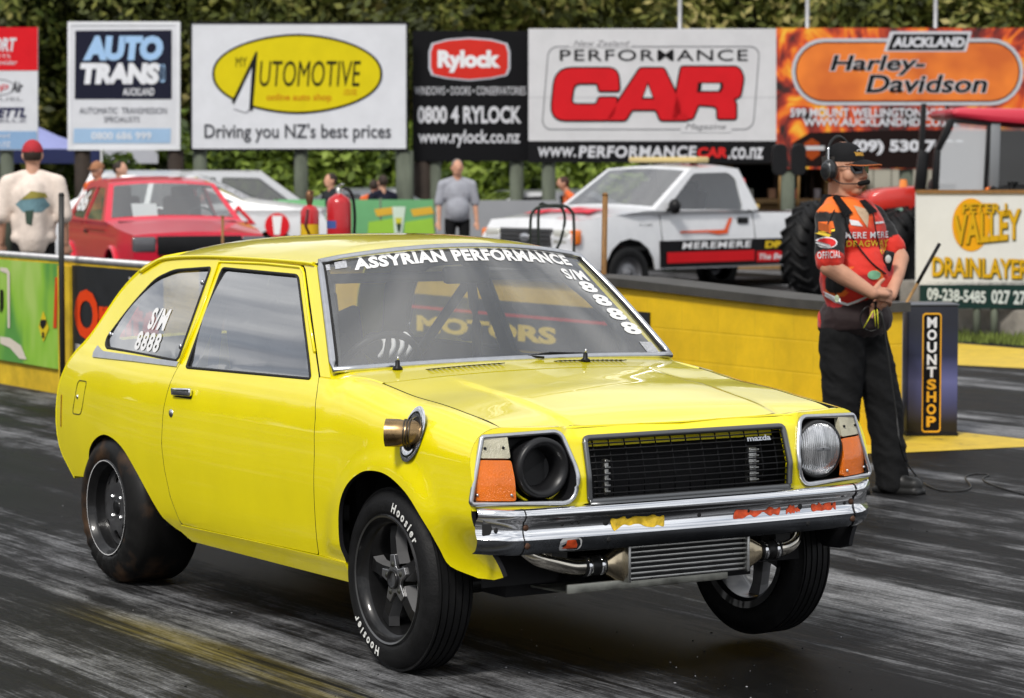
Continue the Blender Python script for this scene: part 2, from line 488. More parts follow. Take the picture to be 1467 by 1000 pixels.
# ================================================================ the setting
BLK = mat('black_plastic', (.008, .008, .009), .42, noise=.2, spec=.3)
def node_mat(name):
    m = bpy.data.materials.new(name); m.use_nodes = True
    t = m.node_tree
    return m, t, t.nodes['Principled BSDF'], t.nodes.new, t.links.new
def ramp(n, stops):
    r = n('ShaderNodeValToRGB'); e = r.color_ramp.elements
    while len(e) < len(stops): e.new(.5)
    for el, (p, c) in zip(e, stops):
        el.position = p; el.color = tuple(c)+(1,) if len(c) == 3 else c
    return r
def track_material():
    m, t, b, n, l = node_mat('rubbered_asphalt')
    tcn = n('ShaderNodeTexCoord')
    def noise(sx, sy, sc_, det=6, rough=.6, off=0):
        mp_ = n('ShaderNodeMapping'); mp_.inputs['Scale'].default_value = (sx, sy, 1); mp_.inputs['Location'].default_value = (off, off*.7, 0)
        mp_.inputs['Rotation'].default_value = (0, 0, 0)
        nn = n('ShaderNodeTexNoise'); nn.inputs['Scale'].default_value = sc_; nn.inputs['Detail'].default_value = det; nn.inputs['Roughness'].default_value = rough
        l(tcn.outputs['Object'], mp_.inputs['Vector']); l(mp_.outputs['Vector'], nn.inputs['Vector'])
        return nn.outputs['Fac']
    def math_(op, a, b_):
        q = n('ShaderNodeMath'); q.operation = op
        for i, v in enumerate((a, b_)):
            if isinstance(v, (int, float)): q.inputs[i].default_value = v
            else: l(v, q.inputs[i])
        return q.outputs[0]
    broad = noise(.04, .60, 1.7, 3, .5)            # wide bands of laid rubber along the lane
    mid = noise(.14, 2.6, 2.0, 8, .68, 3)
    fine = noise(.30, 14.0, 2.6, 9, .74, 9)        # thin tyre streaks
    hair = noise(2.2, 40.0, 3.2, 8, .78, 14)
    blotch = noise(.8, 1.3, 1.6, 9, .72, 21)
    grit = noise(1, 1, 70, 4, .75)
    s = math_('ADD', math_('MULTIPLY', broad, .34), math_('ADD', math_('MULTIPLY', mid, .26), math_('ADD', math_('MULTIPLY', fine, .18), math_('ADD', math_('MULTIPLY', hair, .16), math_('MULTIPLY', blotch, .24)))))
    s = math_('ADD', math_('MULTIPLY', math_('ADD', s, -.585), 2.7), .535)
    # a dry, paler run left of the groove and a groove blackened in colour for the car's shadow
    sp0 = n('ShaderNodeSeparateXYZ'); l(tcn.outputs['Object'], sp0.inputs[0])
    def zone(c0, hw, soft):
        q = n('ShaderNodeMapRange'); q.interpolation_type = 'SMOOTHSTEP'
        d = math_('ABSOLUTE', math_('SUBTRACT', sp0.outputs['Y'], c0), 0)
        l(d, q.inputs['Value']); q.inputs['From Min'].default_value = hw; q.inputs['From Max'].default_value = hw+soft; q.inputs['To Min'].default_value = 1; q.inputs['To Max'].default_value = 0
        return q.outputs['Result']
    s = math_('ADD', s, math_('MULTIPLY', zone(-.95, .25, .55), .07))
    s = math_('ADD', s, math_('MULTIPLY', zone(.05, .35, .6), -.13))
    s = math_('ADD', s, math_('MULTIPLY', zone(1.9, .3, .8), .06))
    rp = ramp(n, [(.36, (.003, .003, .0032)), (.50, (.010, .010, .0104)), (.57, (.026, .026, .027)), (.65, (.100, .101, .105)), (.78, (.23, .232, .24))])
    l(s, rp.inputs['Fac'])
    gm = n('ShaderNodeMix'); gm.data_type = 'RGBA'; gm.blend_type = 'MULTIPLY'; gm.inputs['Factor'].default_value = 1
    gr_ = n('ShaderNodeMapRange'); gr_.inputs['From Min'].default_value = .3; gr_.inputs['From Max'].default_value = .7; gr_.inputs['To Min'].default_value = .45; gr_.inputs['To Max'].default_value = 1.65
    l(grit, gr_.inputs['Value']); l(rp.outputs['Color'], gm.inputs['A']); l(gr_.outputs['Result'], gm.inputs['B'])
    # a scrubbed yellow line along the lane edge
    sp = n('ShaderNodeSeparateXYZ'); l(tcn.outputs['Object'], sp.inputs[0])
    def band(out, c0, hw, soft):
        q = n('ShaderNodeMapRange'); q.interpolation_type = 'SMOOTHSTEP'
        d = math_('ABSOLUTE', math_('SUBTRACT', out, c0), 0)
        l(d, q.inputs['Value']); q.inputs['From Min'].default_value = hw; q.inputs['From Max'].default_value = hw+soft; q.inputs['To Min'].default_value = 1; q.inputs['To Max'].default_value = 0
        return q.outputs['Result']
    wob = math_('ADD', sp.outputs['Y'], math_('MULTIPLY', noise(.3, .3, 1.5, 3, .5, 31), .16))
    yb = math_('MULTIPLY', band(wob, YLINE+.08, .05, .09), band(sp.outputs['X'], .3, 1.1, 1.3))
    yr = n('ShaderNodeMapRange'); yr.inputs['From Min'].default_value = .44; yr.inputs['From Max'].default_value = .60; l(math_('ADD', math_('MULTIPLY', fine, .6), math_('MULTIPLY', mid, .4)), yr.inputs['Value'])
    ym = math_('MULTIPLY', yb, math_('MULTIPLY', yr.outputs['Result'], .62))
    m2 = n('ShaderNodeMix'); m2.data_type = 'RGBA'; l(ym, m2.inputs['Factor']); l(gm.outputs['Result'], m2.inputs['A']); m2.inputs['B'].default_value = (.20, .155, .012, 1)
    l(m2.outputs['Result'], b.inputs['Base Color'])
    rr = n('ShaderNodeMapRange'); rr.inputs['From Min'].default_value = .42; rr.inputs['From Max'].default_value = .6; rr.inputs['To Min'].default_value = .50; rr.inputs['To Max'].default_value = .72
    l(s, rr.inputs['Value']); l(rr.outputs['Result'], b.inputs['Roughness'])
    b.inputs["Specular IOR Level"].default_value = .07
    bp = n('ShaderNodeBump'); bp.inputs['Strength'].default_value = .35; bp.inputs['Distance'].default_value = .004
    l(math_('ADD', grit, math_('MULTIPLY', hair, .8)), bp.inputs['Height']); l(bp.outputs['Normal'], b.inputs['Normal'])
    return m
YLINE = on_plane(345, 950, 2, 0).y
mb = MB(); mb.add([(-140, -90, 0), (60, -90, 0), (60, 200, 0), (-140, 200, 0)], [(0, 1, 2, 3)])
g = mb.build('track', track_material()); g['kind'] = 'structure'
# yellow paint on the ground
ypm, t_, b_, n_, l_ = node_mat('worn_yellow_road_paint')
tcn = n_('ShaderNodeTexCoord'); nn = n_('ShaderNodeTexNoise'); nn.inputs['Scale'].default_value = 5; nn.inputs['Detail'].default_value = 8; nn.inputs['Roughness'].default_value = .7
rp = ramp(n_, [(.30, (.10, .08, .03)), (.40, (.55, .38, .03)), (.65, (.72, .50, .035))]); l_(tcn.outputs['Object'], nn.inputs['Vector']); l_(nn.outputs['Fac'], rp.inputs['Fac']); l_(rp.outputs['Color'], b_.inputs['Base Color']); b_.inputs['Roughness'].default_value = .6
def ground_patch(name, pxs, m, z=.004):
    mb = MB(); mb.add([on_plane(a, b, 2, z) for a, b in pxs], [tuple(range(len(pxs)))]); o = mb.build(name, m); o['kind'] = 'structure'; return o
ground_patch('painted_marking', [(1150, 652), (1300, 648), (1467, 640), (1560, 636), (1560, 634), (1467, 629), (1357, 617), (1150, 604)], ypm)
ground_patch('painted_line', [(1200, 512), (1355, 522), (1467, 527.5), (1700, 540), (1700, 516), (1467, 499.5), (1355, 490.5), (1200, 480)], ypm)

# ---- right barrier: painted block wall with a dark cap ----------------------------------
def block_mat(name, c1, c2):
    m, t, b, n, l = node_mat(name)
    tcn = n('ShaderNodeTexCoord'); mpn = n('ShaderNodeMapping'); mpn.inputs['Rotation'].default_value = (R(90), 0, 0)
    br = n('ShaderNodeTexBrick'); br.inputs['Scale'].default_value = 1.0; br.inputs['Brick Width'].default_value = .40; br.inputs['Row Height'].default_value = .20; br.inputs['Mortar Size'].default_value = .008; br.inputs['Mortar Smooth'].default_value = .4
    br.inputs['Color1'].default_value = c1; br.inputs['Color2'].default_value = c2; br.inputs['Mortar'].default_value = tuple(x*.93 for x in c1[:3])+(1,)
    nn = n('ShaderNodeTexNoise'); nn.inputs['Scale'].default_value = 2.2; nn.inputs['Detail'].default_value = 10; nn.inputs['Roughness'].default_value = .7
    mr = n('ShaderNodeMapRange'); mr.inputs['From Min'].default_value = .3; mr.inputs['From Max'].default_value = .7; mr.inputs['To Min'].default_value = .74; mr.inputs['To Max'].default_value = 1.08
    mm = n('ShaderNodeMix'); mm.data_type = 'RGBA'; mm.blend_type = 'MULTIPLY'; mm.inputs['Factor'].default_value = 1
    l(tcn.outputs['Object'], mpn.inputs['Vector']); l(mpn.outputs['Vector'], br.inputs['Vector']); l(tcn.outputs['Object'], nn.inputs['Vector'])
    l(nn.outputs['Fac'], mr.inputs['Value']); l(br.outputs['Color'], mm.inputs['A']); l(mr.outputs['Result'], mm.inputs['B']); l(mm.outputs['Result'], b.inputs['Base Color'])
    bp = n('ShaderNodeBump'); bp.inputs['Strength'].default_value = .35; bp.inputs['Distance'].default_value = .004; bp.invert = True
    l(br.outputs['Fac'], bp.inputs['Height']); l(bp.outputs['Normal'], b.inputs['Normal']); b.inputs['Roughness'].default_value = .55
    return m
YWALL = block_mat('yellow_painted_block', (.86, .55, .008, 1), (.83, .52, .008, 1))
RWY = 5.30
rw_top = on_plane(1000, 414, 1, RWY).z+.02
rx1 = on_plane(1236, 600, 1, RWY).x; rx0 = on_plane(395, 420, 1, RWY).x
CAPM = mat('weathered_cap', (.055, .052, .046), .6, noise=.3, nscale=5)
rw = empty('barrier_wall', ((rx1-18)/2, RWY+.15, 0), 'yellow painted block barrier wall with a dark flat cap behind the car', 'wall')
def rwz(x): return .875+.0287*max(0.0, min(1.0, (-5.515-x)/2.16))*2.16-.02
def wedge(x0, x1, ya, yb, zlo, zhi):
    mb = MB(); n = 12
    xs = [x0+(x1-x0)*i/n for i in range(n+1)]
    for i in range(n):
        a, b = xs[i], xs[i+1]
        mb.add([(a, ya, zlo(a)), (b, ya, zlo(b)), (b, ya, zhi(b)), (a, ya, zhi(a)), (a, yb, zlo(a)), (b, yb, zlo(b)), (b, yb, zhi(b)), (a, yb, zhi(a))],
               [(0, 1, 2, 3), (5, 4, 7, 6), (3, 2, 6, 7), (1, 0, 4, 5)]+([(0, 3, 7, 4)] if i == 0 else [])+([(1, 5, 6, 2)] if i == n-1 else []))
    return mb
wedge(rx0, rx1, RWY, RWY+.30, lambda x: 0, lambda x: rwz(x)-.058).build('wall', YWALL, rw, world=True)
wedge(rx0-.03, rx1+.03, RWY-.04, RWY+.34, lambda x: rwz(x)-.056, rwz).build('cap', CAPM, rw, world=True)
wedge(rx0, rx1, RWY+.300, RWY+.306, lambda x: 0, lambda x: rwz(x)-.060).build('added_back_slab', mat('back_slab_grey', (.22, .21, .20), .8, noise=.25), rw, world=True)  # unseen grey slab added so the wall reflects no yellow behind
# dark painted sign on it
SGN = mat('sign_black', (.016, .017, .02), .45, noise=.2)
def wallpx(px, py, y): return on_plane(px, py, 1, y)
sg0 = wallpx(540, 440, RWY).x; sg1 = wallpx(932, 470, RWY).x
z_t = wallpx(925, 447, RWY).z; z_b = wallpx(925, 520, RWY).z
ms = empty('wall_sign', ((sg0+sg1)/2, RWY-.01, z_b), 'dark sign with yellow letters and red line on the yellow barrier, seen through the car', 'sign')
mb = MB(); mb.box(((sg0+sg1)/2, RWY-.008, (z_t+z_b)/2), (sg1-sg0, .014, z_t-z_b)); mb.build('board', SGN, ms, world=True)
mb = MB(); mb.box(((sg0+sg1)/2, RWY-.017, z_t-.10), (sg1-sg0-.05, .004, .022)); mb.build('red_line', cmat(200, 40, 40), ms, world=True)
mb = MB()
xa = wallpx(600, 480, RWY).x; xb = wallpx(800, 480, RWY).x
vs, fs = text_fit('MOTORS', xa, z_b+.06, xb, z_t-.16, bold=.05); mb.add([(p[0], RWY-.018, p[1]) for p in vs], fs)
mb.build('lettering', cmat(238, 205, 70), ms, world=True, recalc=False)

# ---- left barrier: lower wall carrying sponsor panels -------------------------------------
LWY = 2.62
lz = wallpx(40, 366, LWY).z
lb = empty('poster_wall', (-20, LWY+.12, 0), 'low wall with yellow foot carrying green and black sponsor panels at the left', 'wall')
lx1 = -9.2
LYEL = mat('scuffed_yellow_wall', (.66, .44, .02), .6, noise=.28, nscale=4)
mb = MB(); mb.box(((-75+lx1)/2, LWY+.14, (lz-.03)/2), (75+lx1, .26, lz-.03)); mb.build('wall', LYEL, lb, world=True)
mb = MB(); mb.box(((-75+lx1)/2, LWY+.275, (lz-.03)/2), (75+lx1, .008, lz-.034)); mb.box(((-75+lx1)/2, LWY+.14, lz-.027), (75+lx1, .25, .006)); mb.build('added_back_slab', mat('back_slab_grey', (.22, .21, .20), .8, noise=.25), lb, world=True)  # grey back and top added to keep yellow out of reflections
mb = MB(); mb.tube([(-75, LWY+.02, lz-.005), (lx1, LWY+.02, lz-.005)], .026, 10); mb.build('rail', mat('galvanised', (.42, .42, .43), .45, metal=.7, noise=.15), lb, world=True)
def lw(px, py, off=.02):
    p = wallpx(px, py, LWY-off); return p
xg = lw(86, 450).x; xy = lw(103, 450).x
zb_ = lw(40, 522).z
zt_ = lz-.045
mb = MB(); mb.box(((-75+xg)/2, LWY-.008, (zb_+zt_)/2), (75+xg, .02, zt_-zb_))
gm_, t_, b_, n_, l_ = node_mat('green_print')
tcn = n_('ShaderNodeTexCoord'); mpn = n_('ShaderNodeMapping'); mpn.inputs['Rotation'].default_value = (0, R(25), 0); mpn.inputs['Scale'].default_value = (1.2, 1, .5)
nn = n_('ShaderNodeTexNoise'); nn.inputs['Scale'].default_value = 2.2; nn.inputs['Detail'].default_value = 2
rp = ramp(n_, [(.36, (.10, .32, .06)), (.50, (.28, .55, .05)), (.64, (.42, .62, .14))]); l_(tcn.outputs['Object'], mpn.inputs['Vector']); l_(mpn.outputs['Vector'], nn.inputs['Vector']); l_(nn.outputs['Fac'], rp.inputs['Fac']); l_(rp.outputs['Color'], b_.inputs['Base Color']); b_.inputs['Roughness'].default_value = .35
mb.build('green_panel', gm_, lb, world=True)
mb = MB(); mb.box(((xg+xy)/2, LWY-.012, (zt_)/2+.02), (xy-xg, .05, zt_-.06)); mb.build('yellow_post', LYEL, lb, world=True)
mb = MB(); mb.box(((xy+lx1)/2, LWY-.008, (zb_+zt_)/2), (lx1-xy-.01, .02, zt_-zb_)); mb.build('black_panel', SGN, lb, world=True)
def lwpoly(mb, pxs, off, mi=0): mb.add([lw(a, b, off) for a, b in pxs], [tuple(range(len(pxs)))], mi)
mb = MB()
p0, p1 = lw(107, 488, .024), lw(215, 420, .024)
vs, fs = text_fit('Onsite', p0.x, p0.z+.02, lw(228, 470).x, lw(160, 418).z, bold=.04)
mb.add([(v[0], LWY-.024, v[1]) for v in vs], fs); mb.build('lettering', cmat(226, 68, 22), lb, world=True, recalc=False)
mb = MB(); lwpoly(mb, [(79, 397), (83, 397), (81, 470), (76, 470)], .024); mb.build('printed_strip', cmat(205, 70, 30), lb, world=True)
mb = MB(); lwpoly(mb, [(62, 445), (70, 470), (62, 490), (55, 468)], .024); mb.build('printed_diamond', cmat(215, 190, 40), lb, world=True)
mb = MB(); lwpoly(mb, [(58, 458), (66, 458), (66, 464), (61, 472), (57, 466)], .028); lwpoly(mb, [(60, 476), (63, 476), (63, 484), (60, 484)], .028); mb.build('printed_mark', cmat(30, 30, 30), lb, world=True)
mb = MB(); lwpoly(mb, [(0, 482), (14, 484), (30, 495), (38, 515), (28, 514), (14, 498), (0, 492)], .024); lwpoly(mb, [(0, 383), (10, 384), (14, 390), (14, 470), (11, 470), (10, 392), (0, 388)], .024); mb.build('printed_shape', cmat(215, 205, 190), lb, world=True)
mb = MB(); lwpoly(mb, [(0, 415), (4, 415), (4, 440), (1, 448), (0, 446)], .028); mb.build('printed_letter', cmat(25, 25, 20), lb, world=True)
mb = MB(); lwpoly(mb, [(108, 492), (116, 494), (116, 510), (108, 508)], .024); lwpoly(mb, [(184, 397), (187, 397), (191, 409), (188, 409)], .024); mb.build('printed_figure', cmat(200, 195, 190), lb, world=True)
for z0 in (.0,):
    pass
# thin rods standing behind the low wall
def rod(name, px, y0, y1, d, r_, m, label, cat, lean=0):
    a = at_depth(px+lean, y1, d); b = at_depth(px, y0, d); a.z = max(a.z, 0)
    g0 = Vector((a.x, a.y, 0.0))
    o_ = empty(name, g0, label, cat)
    mb = MB(); mb.tube([g0-g0, a-g0, b-g0] if a.z > .02 else [a-g0, b-g0], r_, 8); mb.build('shaft', m, o_)
    mb = MB(); mb.tube([b-g0, b-g0+Vector((0, 0, .02))], [r_*1.15, r_*.7], 8); mb.build('end_cap', m, o_)
    return o_
WOODM = mat('stake_wood', (.24, .12, .035), .6, noise=.35, nscale=14, stretch=(6, 6, 1))
rod('rod', 88, 280, 372, depth_of((-10.2, 2.95, .5)), .022, mat('rod_dark', (.03, .03, .028), .5), 'dark upright rod behind the green sponsor panel', 'rod')
rod('wooden_stake', 867, 280, 395, depth_of((-8, 5.9, .5)), .020, WOODM, 'brown wooden stake standing behind the yellow barrier in front of the pickup', 'stake', -2)
rod('short_stake', 319, 312, 372, 23, .012, WOODM, 'thin brown stake in front of the red car bonnet', 'stake')
# bent tube hoops behind the barrier
HOOPM = mat('hoop_green_black', (.018, .024, .018), .4, metal=.3)
for (pts, lab) in (([(760, 392), (760, 318), (765, 302), (775, 296), (800, 296), (807, 302), (809, 318), (803, 345), (797, 360), (796, 392)], 'bent black tube hoop with kinked leg behind the car roof, left of the stake'),
                   ([(772, 394), (772, 300), (785, 294.5), (808, 295), (818, 302), (822, 316), (822, 394)], 'plain black tube hoop behind the car roof, right of the kinked one')):
    dd = 20.5
    P_ = [at_depth(a, b, dd) for a, b in pts]
    g0 = Vector((P_[0].x, P_[0].y, 0))
    o_ = empty('tube_hoop', g0, lab, 'hoop', 'tube hoops behind the barrier')
    full = [Vector((P_[0].x, P_[0].y, 0))]+P_+[Vector((P_[-1].x, P_[-1].y, 0))]
    mb = MB(); mb.tube([p-g0 for p in smooth_loop(full, 4, False)], .011, 8); mb.build('tube', HOOPM, o_)
    mb = MB(); mb.box((0, 0, .01), (.12, .12, .02)); mb.build('foot_plate', HOOPM, o_)

# ---- printed box at the end of the barrier ------------------------------------------------
bc = on_plane(1328, 622, 2, 0)
bx = empty('marker_box', bc, 'dark blue printed box with vertical lettering beside the official', 'box', None, YAW-PI/2+R(3))
bd = depth_of(bc); bs = bd/FPX
wbox = 72*bs; hbox = 186*bs
bm_, t_, b_, n_, l_ = node_mat('blue_print')
tcn = n_('ShaderNodeTexCoord'); sp = n_('ShaderNodeSeparateXYZ'); l_(tcn.outputs['Object'], sp.inputs[0])
mr = n_('ShaderNodeMapRange'); mr.inputs['From Min'].default_value = 0; mr.inputs['From Max'].default_value = hbox; l_(sp.outputs['Z'], mr.inputs['Value'])
rp = ramp(n_, [(.10, (.006, .007, .018)), (.26, (.06, .07, .19)), (.42, (.13, .14, .34)), (.62, (.015, .018, .05)), (.85, (.006, .007, .015))]); l_(mr.outputs['Result'], rp.inputs['Fac']); l_(rp.outputs['Color'], b_.inputs['Base Color']); b_.inputs['Roughness'].default_value = .3
mb = MB(); mb.box((0, 0, hbox/2), (wbox, wbox, hbox), None, 0, .006); mb.build('body', bm_, bx)
mb = MB(); mb.box((0, 0, hbox+.006), (wbox+.012, wbox+.012, .012), None, 0, .003); mb.build('lid', mat('lid_grey', (.10, .11, .13), .3), bx)
fy = -wbox/2
mb = MB(); mb.box((0, 0, .012), (wbox+.01, wbox+.01, .024)); mb.build('base', BLK, bx)
# plate with gold rim
u0, u1 = -.30*wbox-.02, .30*wbox-.02
def pxz(py): return hbox*(625-py)/186
mb = MB(); lp = rrect(-.068, pxz(619), .052, pxz(449), .022); li = rrect(-.060, pxz(616.5), .044, pxz(451.5), .016)
n0 = len(lp); mb.add([(a, fy-.004, z) for a, z in lp]+[(a, fy-.004, z) for a, z in li], [(i, (i+1) % n0, n0+(i+1) % n0, n0+i) for i in range(n0)]); mb.build('gold_border', cmat(226, 165, 45), bx)
mb = MB(); mb.add([(a, fy-.003, z) for a, z in li], [tuple(range(n0))]); mb.build('plate', cmat(16, 16, 20), bx)
mbw = MB(); mbg = MB()
y0 = 455.0
for i, ch in enumerate('MOUNTSHOP'):
    a, b = (455+i*17.6, 455+i*17.6+15.2)
    vs, fs = text_fit(ch, -.038, pxz(b), .022, pxz(a), bold=.04)
    (mbw if i < 5 else mbg).add([(p[0], fy-.006, p[1]) for p in vs], fs)
mbw.build('white_lettering', cmat(225, 225, 230), bx, recalc=False); mbg.build('gold_lettering', cmat(226, 165, 45), bx, recalc=False)
# stick leaning against the box
pa, pb = at_depth(1262, 500, bd-.25), at_depth(1346, 349, bd-.15)
so_ = empty('leaning_stick', (pa.x, pa.y, 0), 'bamboo stick with dark taped end leaning behind the official at the marker box', 'stick')
g0 = Vector((pa.x, pa.y, 0))
pm = pa.lerp(pb, .62)
bot_ = pa+(pa-pb).normalized()*.62*((pa.z)/(max(pb.z-pa.z, .1)))*0
mb = MB(); mb.tube([pa+(pa-pb)*.55-g0, pa-g0, pm-g0], .0105, 8); mb.build('shaft', mat('bamboo', (.30, .17, .06), .5, noise=.3, nscale=20), so_)
mb = MB(); mb.tube([pm-g0, pb-g0], .012, 8); mb.build('taped_end', BLK, so_)

# ---- far kerb of concrete blocks with a grass strip, right -------------------------------
fb = on_plane(1420, 484, 2, 0)
mb = MB()
fo = empty('block_kerb', fb, 'low wall of weathered grey concrete blocks under the drainlayer sign', 'wall')
ang = math.atan2((on_plane(1467, 484, 2, 0)-on_plane(1360, 478, 2, 0)).y, (on_plane(1467, 484, 2, 0)-on_plane(1360, 478, 2, 0)).x)
fo.rotation_euler = (0, 0, ang)
mb = MB()
for k in range(-1, 6): mb.box((k*1.25, .3, .14), (1.2, .5, .28), None, 0, .02); mb.box((k*1.25+.6, .35, .40), (1.2, .45, .24), None, 0, .02)
mb.build('blocks', mat('concrete_block', (.24, .22, .19), .8, noise=.3, nscale=6, bump=.4), fo)
grassm = mat('dry_grass', (.13, .17, .03), .9, noise=.5, nscale=6)
rg = random.Random(5); mb = MB()
dirx = Vector((math.cos(ang), math.sin(ang), 0))
for i in range(5000):
    p = fb+dirx*rg.uniform(-1.2, 7)+Vector((-dirx.y, dirx.x, 0))*rg.uniform(-.75, .05)
    a = rg.uniform(0, PI); h = rg.uniform(.03, .11); wd = Vector((math.cos(a), math.sin(a), 0))*.012
    mb.add([p-wd, p+wd, p+Vector((rg.uniform(-.03, .03), rg.uniform(-.03, .03), h))], [(0, 1, 2)])
o_ = mb.build('grass', grassm, recalc=False); tag(o_, 'strip of yellowing grass along the foot of the block wall', 'grass', None, 'stuff')

# rubber crumbs thrown off the slicks
rg = random.Random(8); mb = MB()
for i in range(300):
    if i < 150: q = Vector((rg.gauss(.9, .5), rg.gauss(-.2, .35), 0))
    else: q = Vector((rg.uniform(-5, 3), rg.uniform(-2.6, 3.5), 0))
    r_ = rg.uniform(.001, .0034); mb.sphere(q+Vector((0, 0, r_*.6)), (r_*rg.uniform(.8, 2.2), r_, r_*.8), Matrix.Rotation(rg.uniform(0, 3), 3, 'Z'), 0 if rg.random() < .75 else 1, 6, 4)
o_ = mb.build('rubber_crumbs', [mat('crumb_black', (.01, .01, .01), .8), mat('crumb_grey', (.30, .30, .31), .7)], recalc=False); tag(o_, 'small crumbs of rubber and grit scattered over the track', 'grit', None, 'stuff')
# ================================================================ the yellow drag car
def paint_mat():
    m = mat('yellow_paint', (.90, .77, .001), rough=.28, coat=1.0, crough=.03, spec=.5, noise=.05, nscale=3, bump=.010, bscale=3.0)
    return m
YEL = paint_mat()
DARKIN = mat('interior_dark', (.014, .014, .016), .6, spec=.25)  # also colours panel rims, for the shade in the shut gaps
RUB = mat('window_rubber', (.012, .012, .012), .7)
CHR = mat('chrome', (.82, .83, .85), .09, metal=1.0, noise=.05, nscale=25, rvar=.05)
TRIM = mat('bright_trim', (.62, .63, .65), .28, metal=1.0, noise=.08, nscale=30)
ALU = mat('bare_aluminium', (.60, .60, .58), .35, metal=1.0, noise=.15, nscale=18, rvar=.12)
GUN = mat('dull_grey_metal', (.10, .105, .11), .38, metal=.8, noise=.2, nscale=12)
TYRE = mat('tyre_rubber', (.0075, .0075, .008), .58, noise=.25, nscale=20, bump=.15, bscale=120, rvar=.1, spec=.28)
RIMB = mat('black_rim', (.010, .010, .0105), .32, spec=.3, coat=.35, noise=.2, nscale=10)
MACH = mat('machined_alloy', (.62, .62, .63), .32, metal=1.0, noise=.1, nscale=40)
SPOKE = mat('grey_spoke_side', (.22, .22, .225), .4, metal=.35, noise=.15)
WHT = mat('white_letter', (.8, .8, .8), .6)
GLASS = glass_mat('car_glass', (.90, .92, .92), 3.3, haze=.04)
GLASSW = glass_mat('screen_glass', (.93, .94, .94), 1.8, haze=.085)  # haze is a pale veil imitating sky reflected on the screen

car = empty('hatchback_car', (0, 0, 0), 'bright yellow three door hatchback drag car with black wheels and chrome bumper on the track', 'car')

p_side = Spl([.20, .25, .30, .335, .45, .60, .75, .85, .90, .935, .95], [.715, .742, .762, .776, .790, .797, .792, .776, .758, .740, .731])
def SY(x, z):
    if z <= .95: y = p_side(z)
    else: y = .731-(z-.95)*.421
    if x < -1.9: y -= .045*((-1.9-x)/1.07)**2
    return y
zt = Spl([-.60, -.45, -.23, 0, .18, .35, .56], [.982, .968, .947, .918, .905, .886, .862])
YSEAM = .665
def FP(x, u):
    y0 = p_side(.74)
    if u <= .74:
        y, z = p_side(u), u
        y -= .085*sstep(.60, .38, u)*sstep(.18, .55, x)
    else:
        a = (u-.74)/.21*PI/2
        y = YSEAM+(y0-YSEAM)*math.cos(a)**.85 if a < PI/2 else YSEAM
        z = .74+(zt(x)-.74)*math.sin(min(a, PI/2))
    wb = sstep(-.30, -.48, x)
    if wb > 0: y = y*(1-wb)+SY(x, u)*wb; z = z*(1-wb)+u*wb
    # raised lip round the wheel arch
    d = math.hypot(x-.02, z-.31)
    y += .014*sstep(.47, .375, d)*sstep(.33, .40, z)*sstep(.45, .2, x)
    return y, z
def FX(y, z):
    y = abs(y)
    x = .655-.08*(y/.8)**3-.30*max(0, z-.70)
    x -= .9*max(0, z-.815)*sstep(.475, .43, y)
    return x
def side(x, u, sg, off=0.0):
    return Vector((x, sg*(SY(x, u)+off), u))
def fend(x, u, sg):
    y, z = FP(x, u); return Vector((x, sg*y, z))
# outlines in (x, height) of the near side ------------------------------------------------
door_rear = [(-1.625, .318), (-1.69, .42), (-1.725, .52), (-1.745, .62), (-1.737, .74), (-1.715, .83), (-1.685, .93), (-1.675, 1.10), (-1.677, 1.318)]
door_front = [(-.493, .338), (-.490, .52), (-.487, .69), (-.50, .815), (-.535, .90), (-.57, .95), (-.70, 1.065), (-.965, 1.305)]
DOOR = roundpoly([(-1.625, .318)]+[(-.493, .338)]+door_front[1:]+[(-.985, 1.320)]+door_rear[::-1][0:-1], [.02, .012]+[.02]*7+[.02]+[.02]*8, 3)
DWIN = roundpoly([(-1.625, .918), (-.625, .940), (-.67, .985), (-1.0, 1.288), (-1.635, 1.294)], [.02, .01, .03, .03, .02], 4)
arch_f = [(.47, .372), (.365, .400), (.335, .46), (.30, .525), (.22, .602), (.13, .648), (.04, .673), (-.05, .675), (-.13, .660), (-.223, .610), (-.278, .534), (-.295, .433), (-.290, .335)]
arch_r = [(-1.56, .277), (-1.675, .285), (-1.777, .318), (-1.847, .367), (-1.94, .443), (-2.03, .51), (-2.12, .566), (-2.22, .598), (-2.325, .605), (-2.42, .577), (-2.487, .529), (-2.505, .468), (-2.526, .411)]
gap = .004
fx_edge = []
for i in range(13):
    u = .94-(.94-.618)*i/12
    y, z = FP(.56, u); fx_edge.append((FX(y, z), u))
FENDER = [(-.488, .337), (-.486, .52), (-.483, .69), (-.496, .815), (-.531, .90), (-.566, .949), (-.40, .949), (-.2, .949), (.1, .949), (.4, .949)]+fx_edge+[(.578, .56), (.598, .48), (.612, .392), (.55, .376)]+[(p.x, p.y) for p in smooth_loop(arch_f, 4, False)]
tail = [(-2.70, .40), (-2.785, .455), (-2.845, .50), (-2.872, .552), (-2.885, .628), (-2.874, .727), (-2.825, .823), (-2.755, .90), (-2.655, .985), (-2.51, 1.166), (-2.36, 1.265)]
dr_off = [(x-gap, z) for x, z in door_rear]
QUARTER = [(p.x, p.y) for p in smooth_loop(arch_r, 4, False)]+[(p.x, p.y) for p in smooth_loop(tail, 3, False)]+[(-2.19, 1.312), (-2.0, 1.326)]+[(x, min(z, 1.33)) for x, z in dr_off[::-1][:-1]]+[(-1.629, .316), (-1.62, .262)]
QUARTER[-2-len(dr_off)+1] = (-1.681, 1.33)
QWIN = roundpoly([(-1.722, .937), (-1.735, 1.292), (-2.05, 1.272), (-2.20, 1.232), (-2.345, 1.120), (-2.475, .980), (-2.445, .947)], [.02, .02, .05, .05, .12, .03, .02], 5)
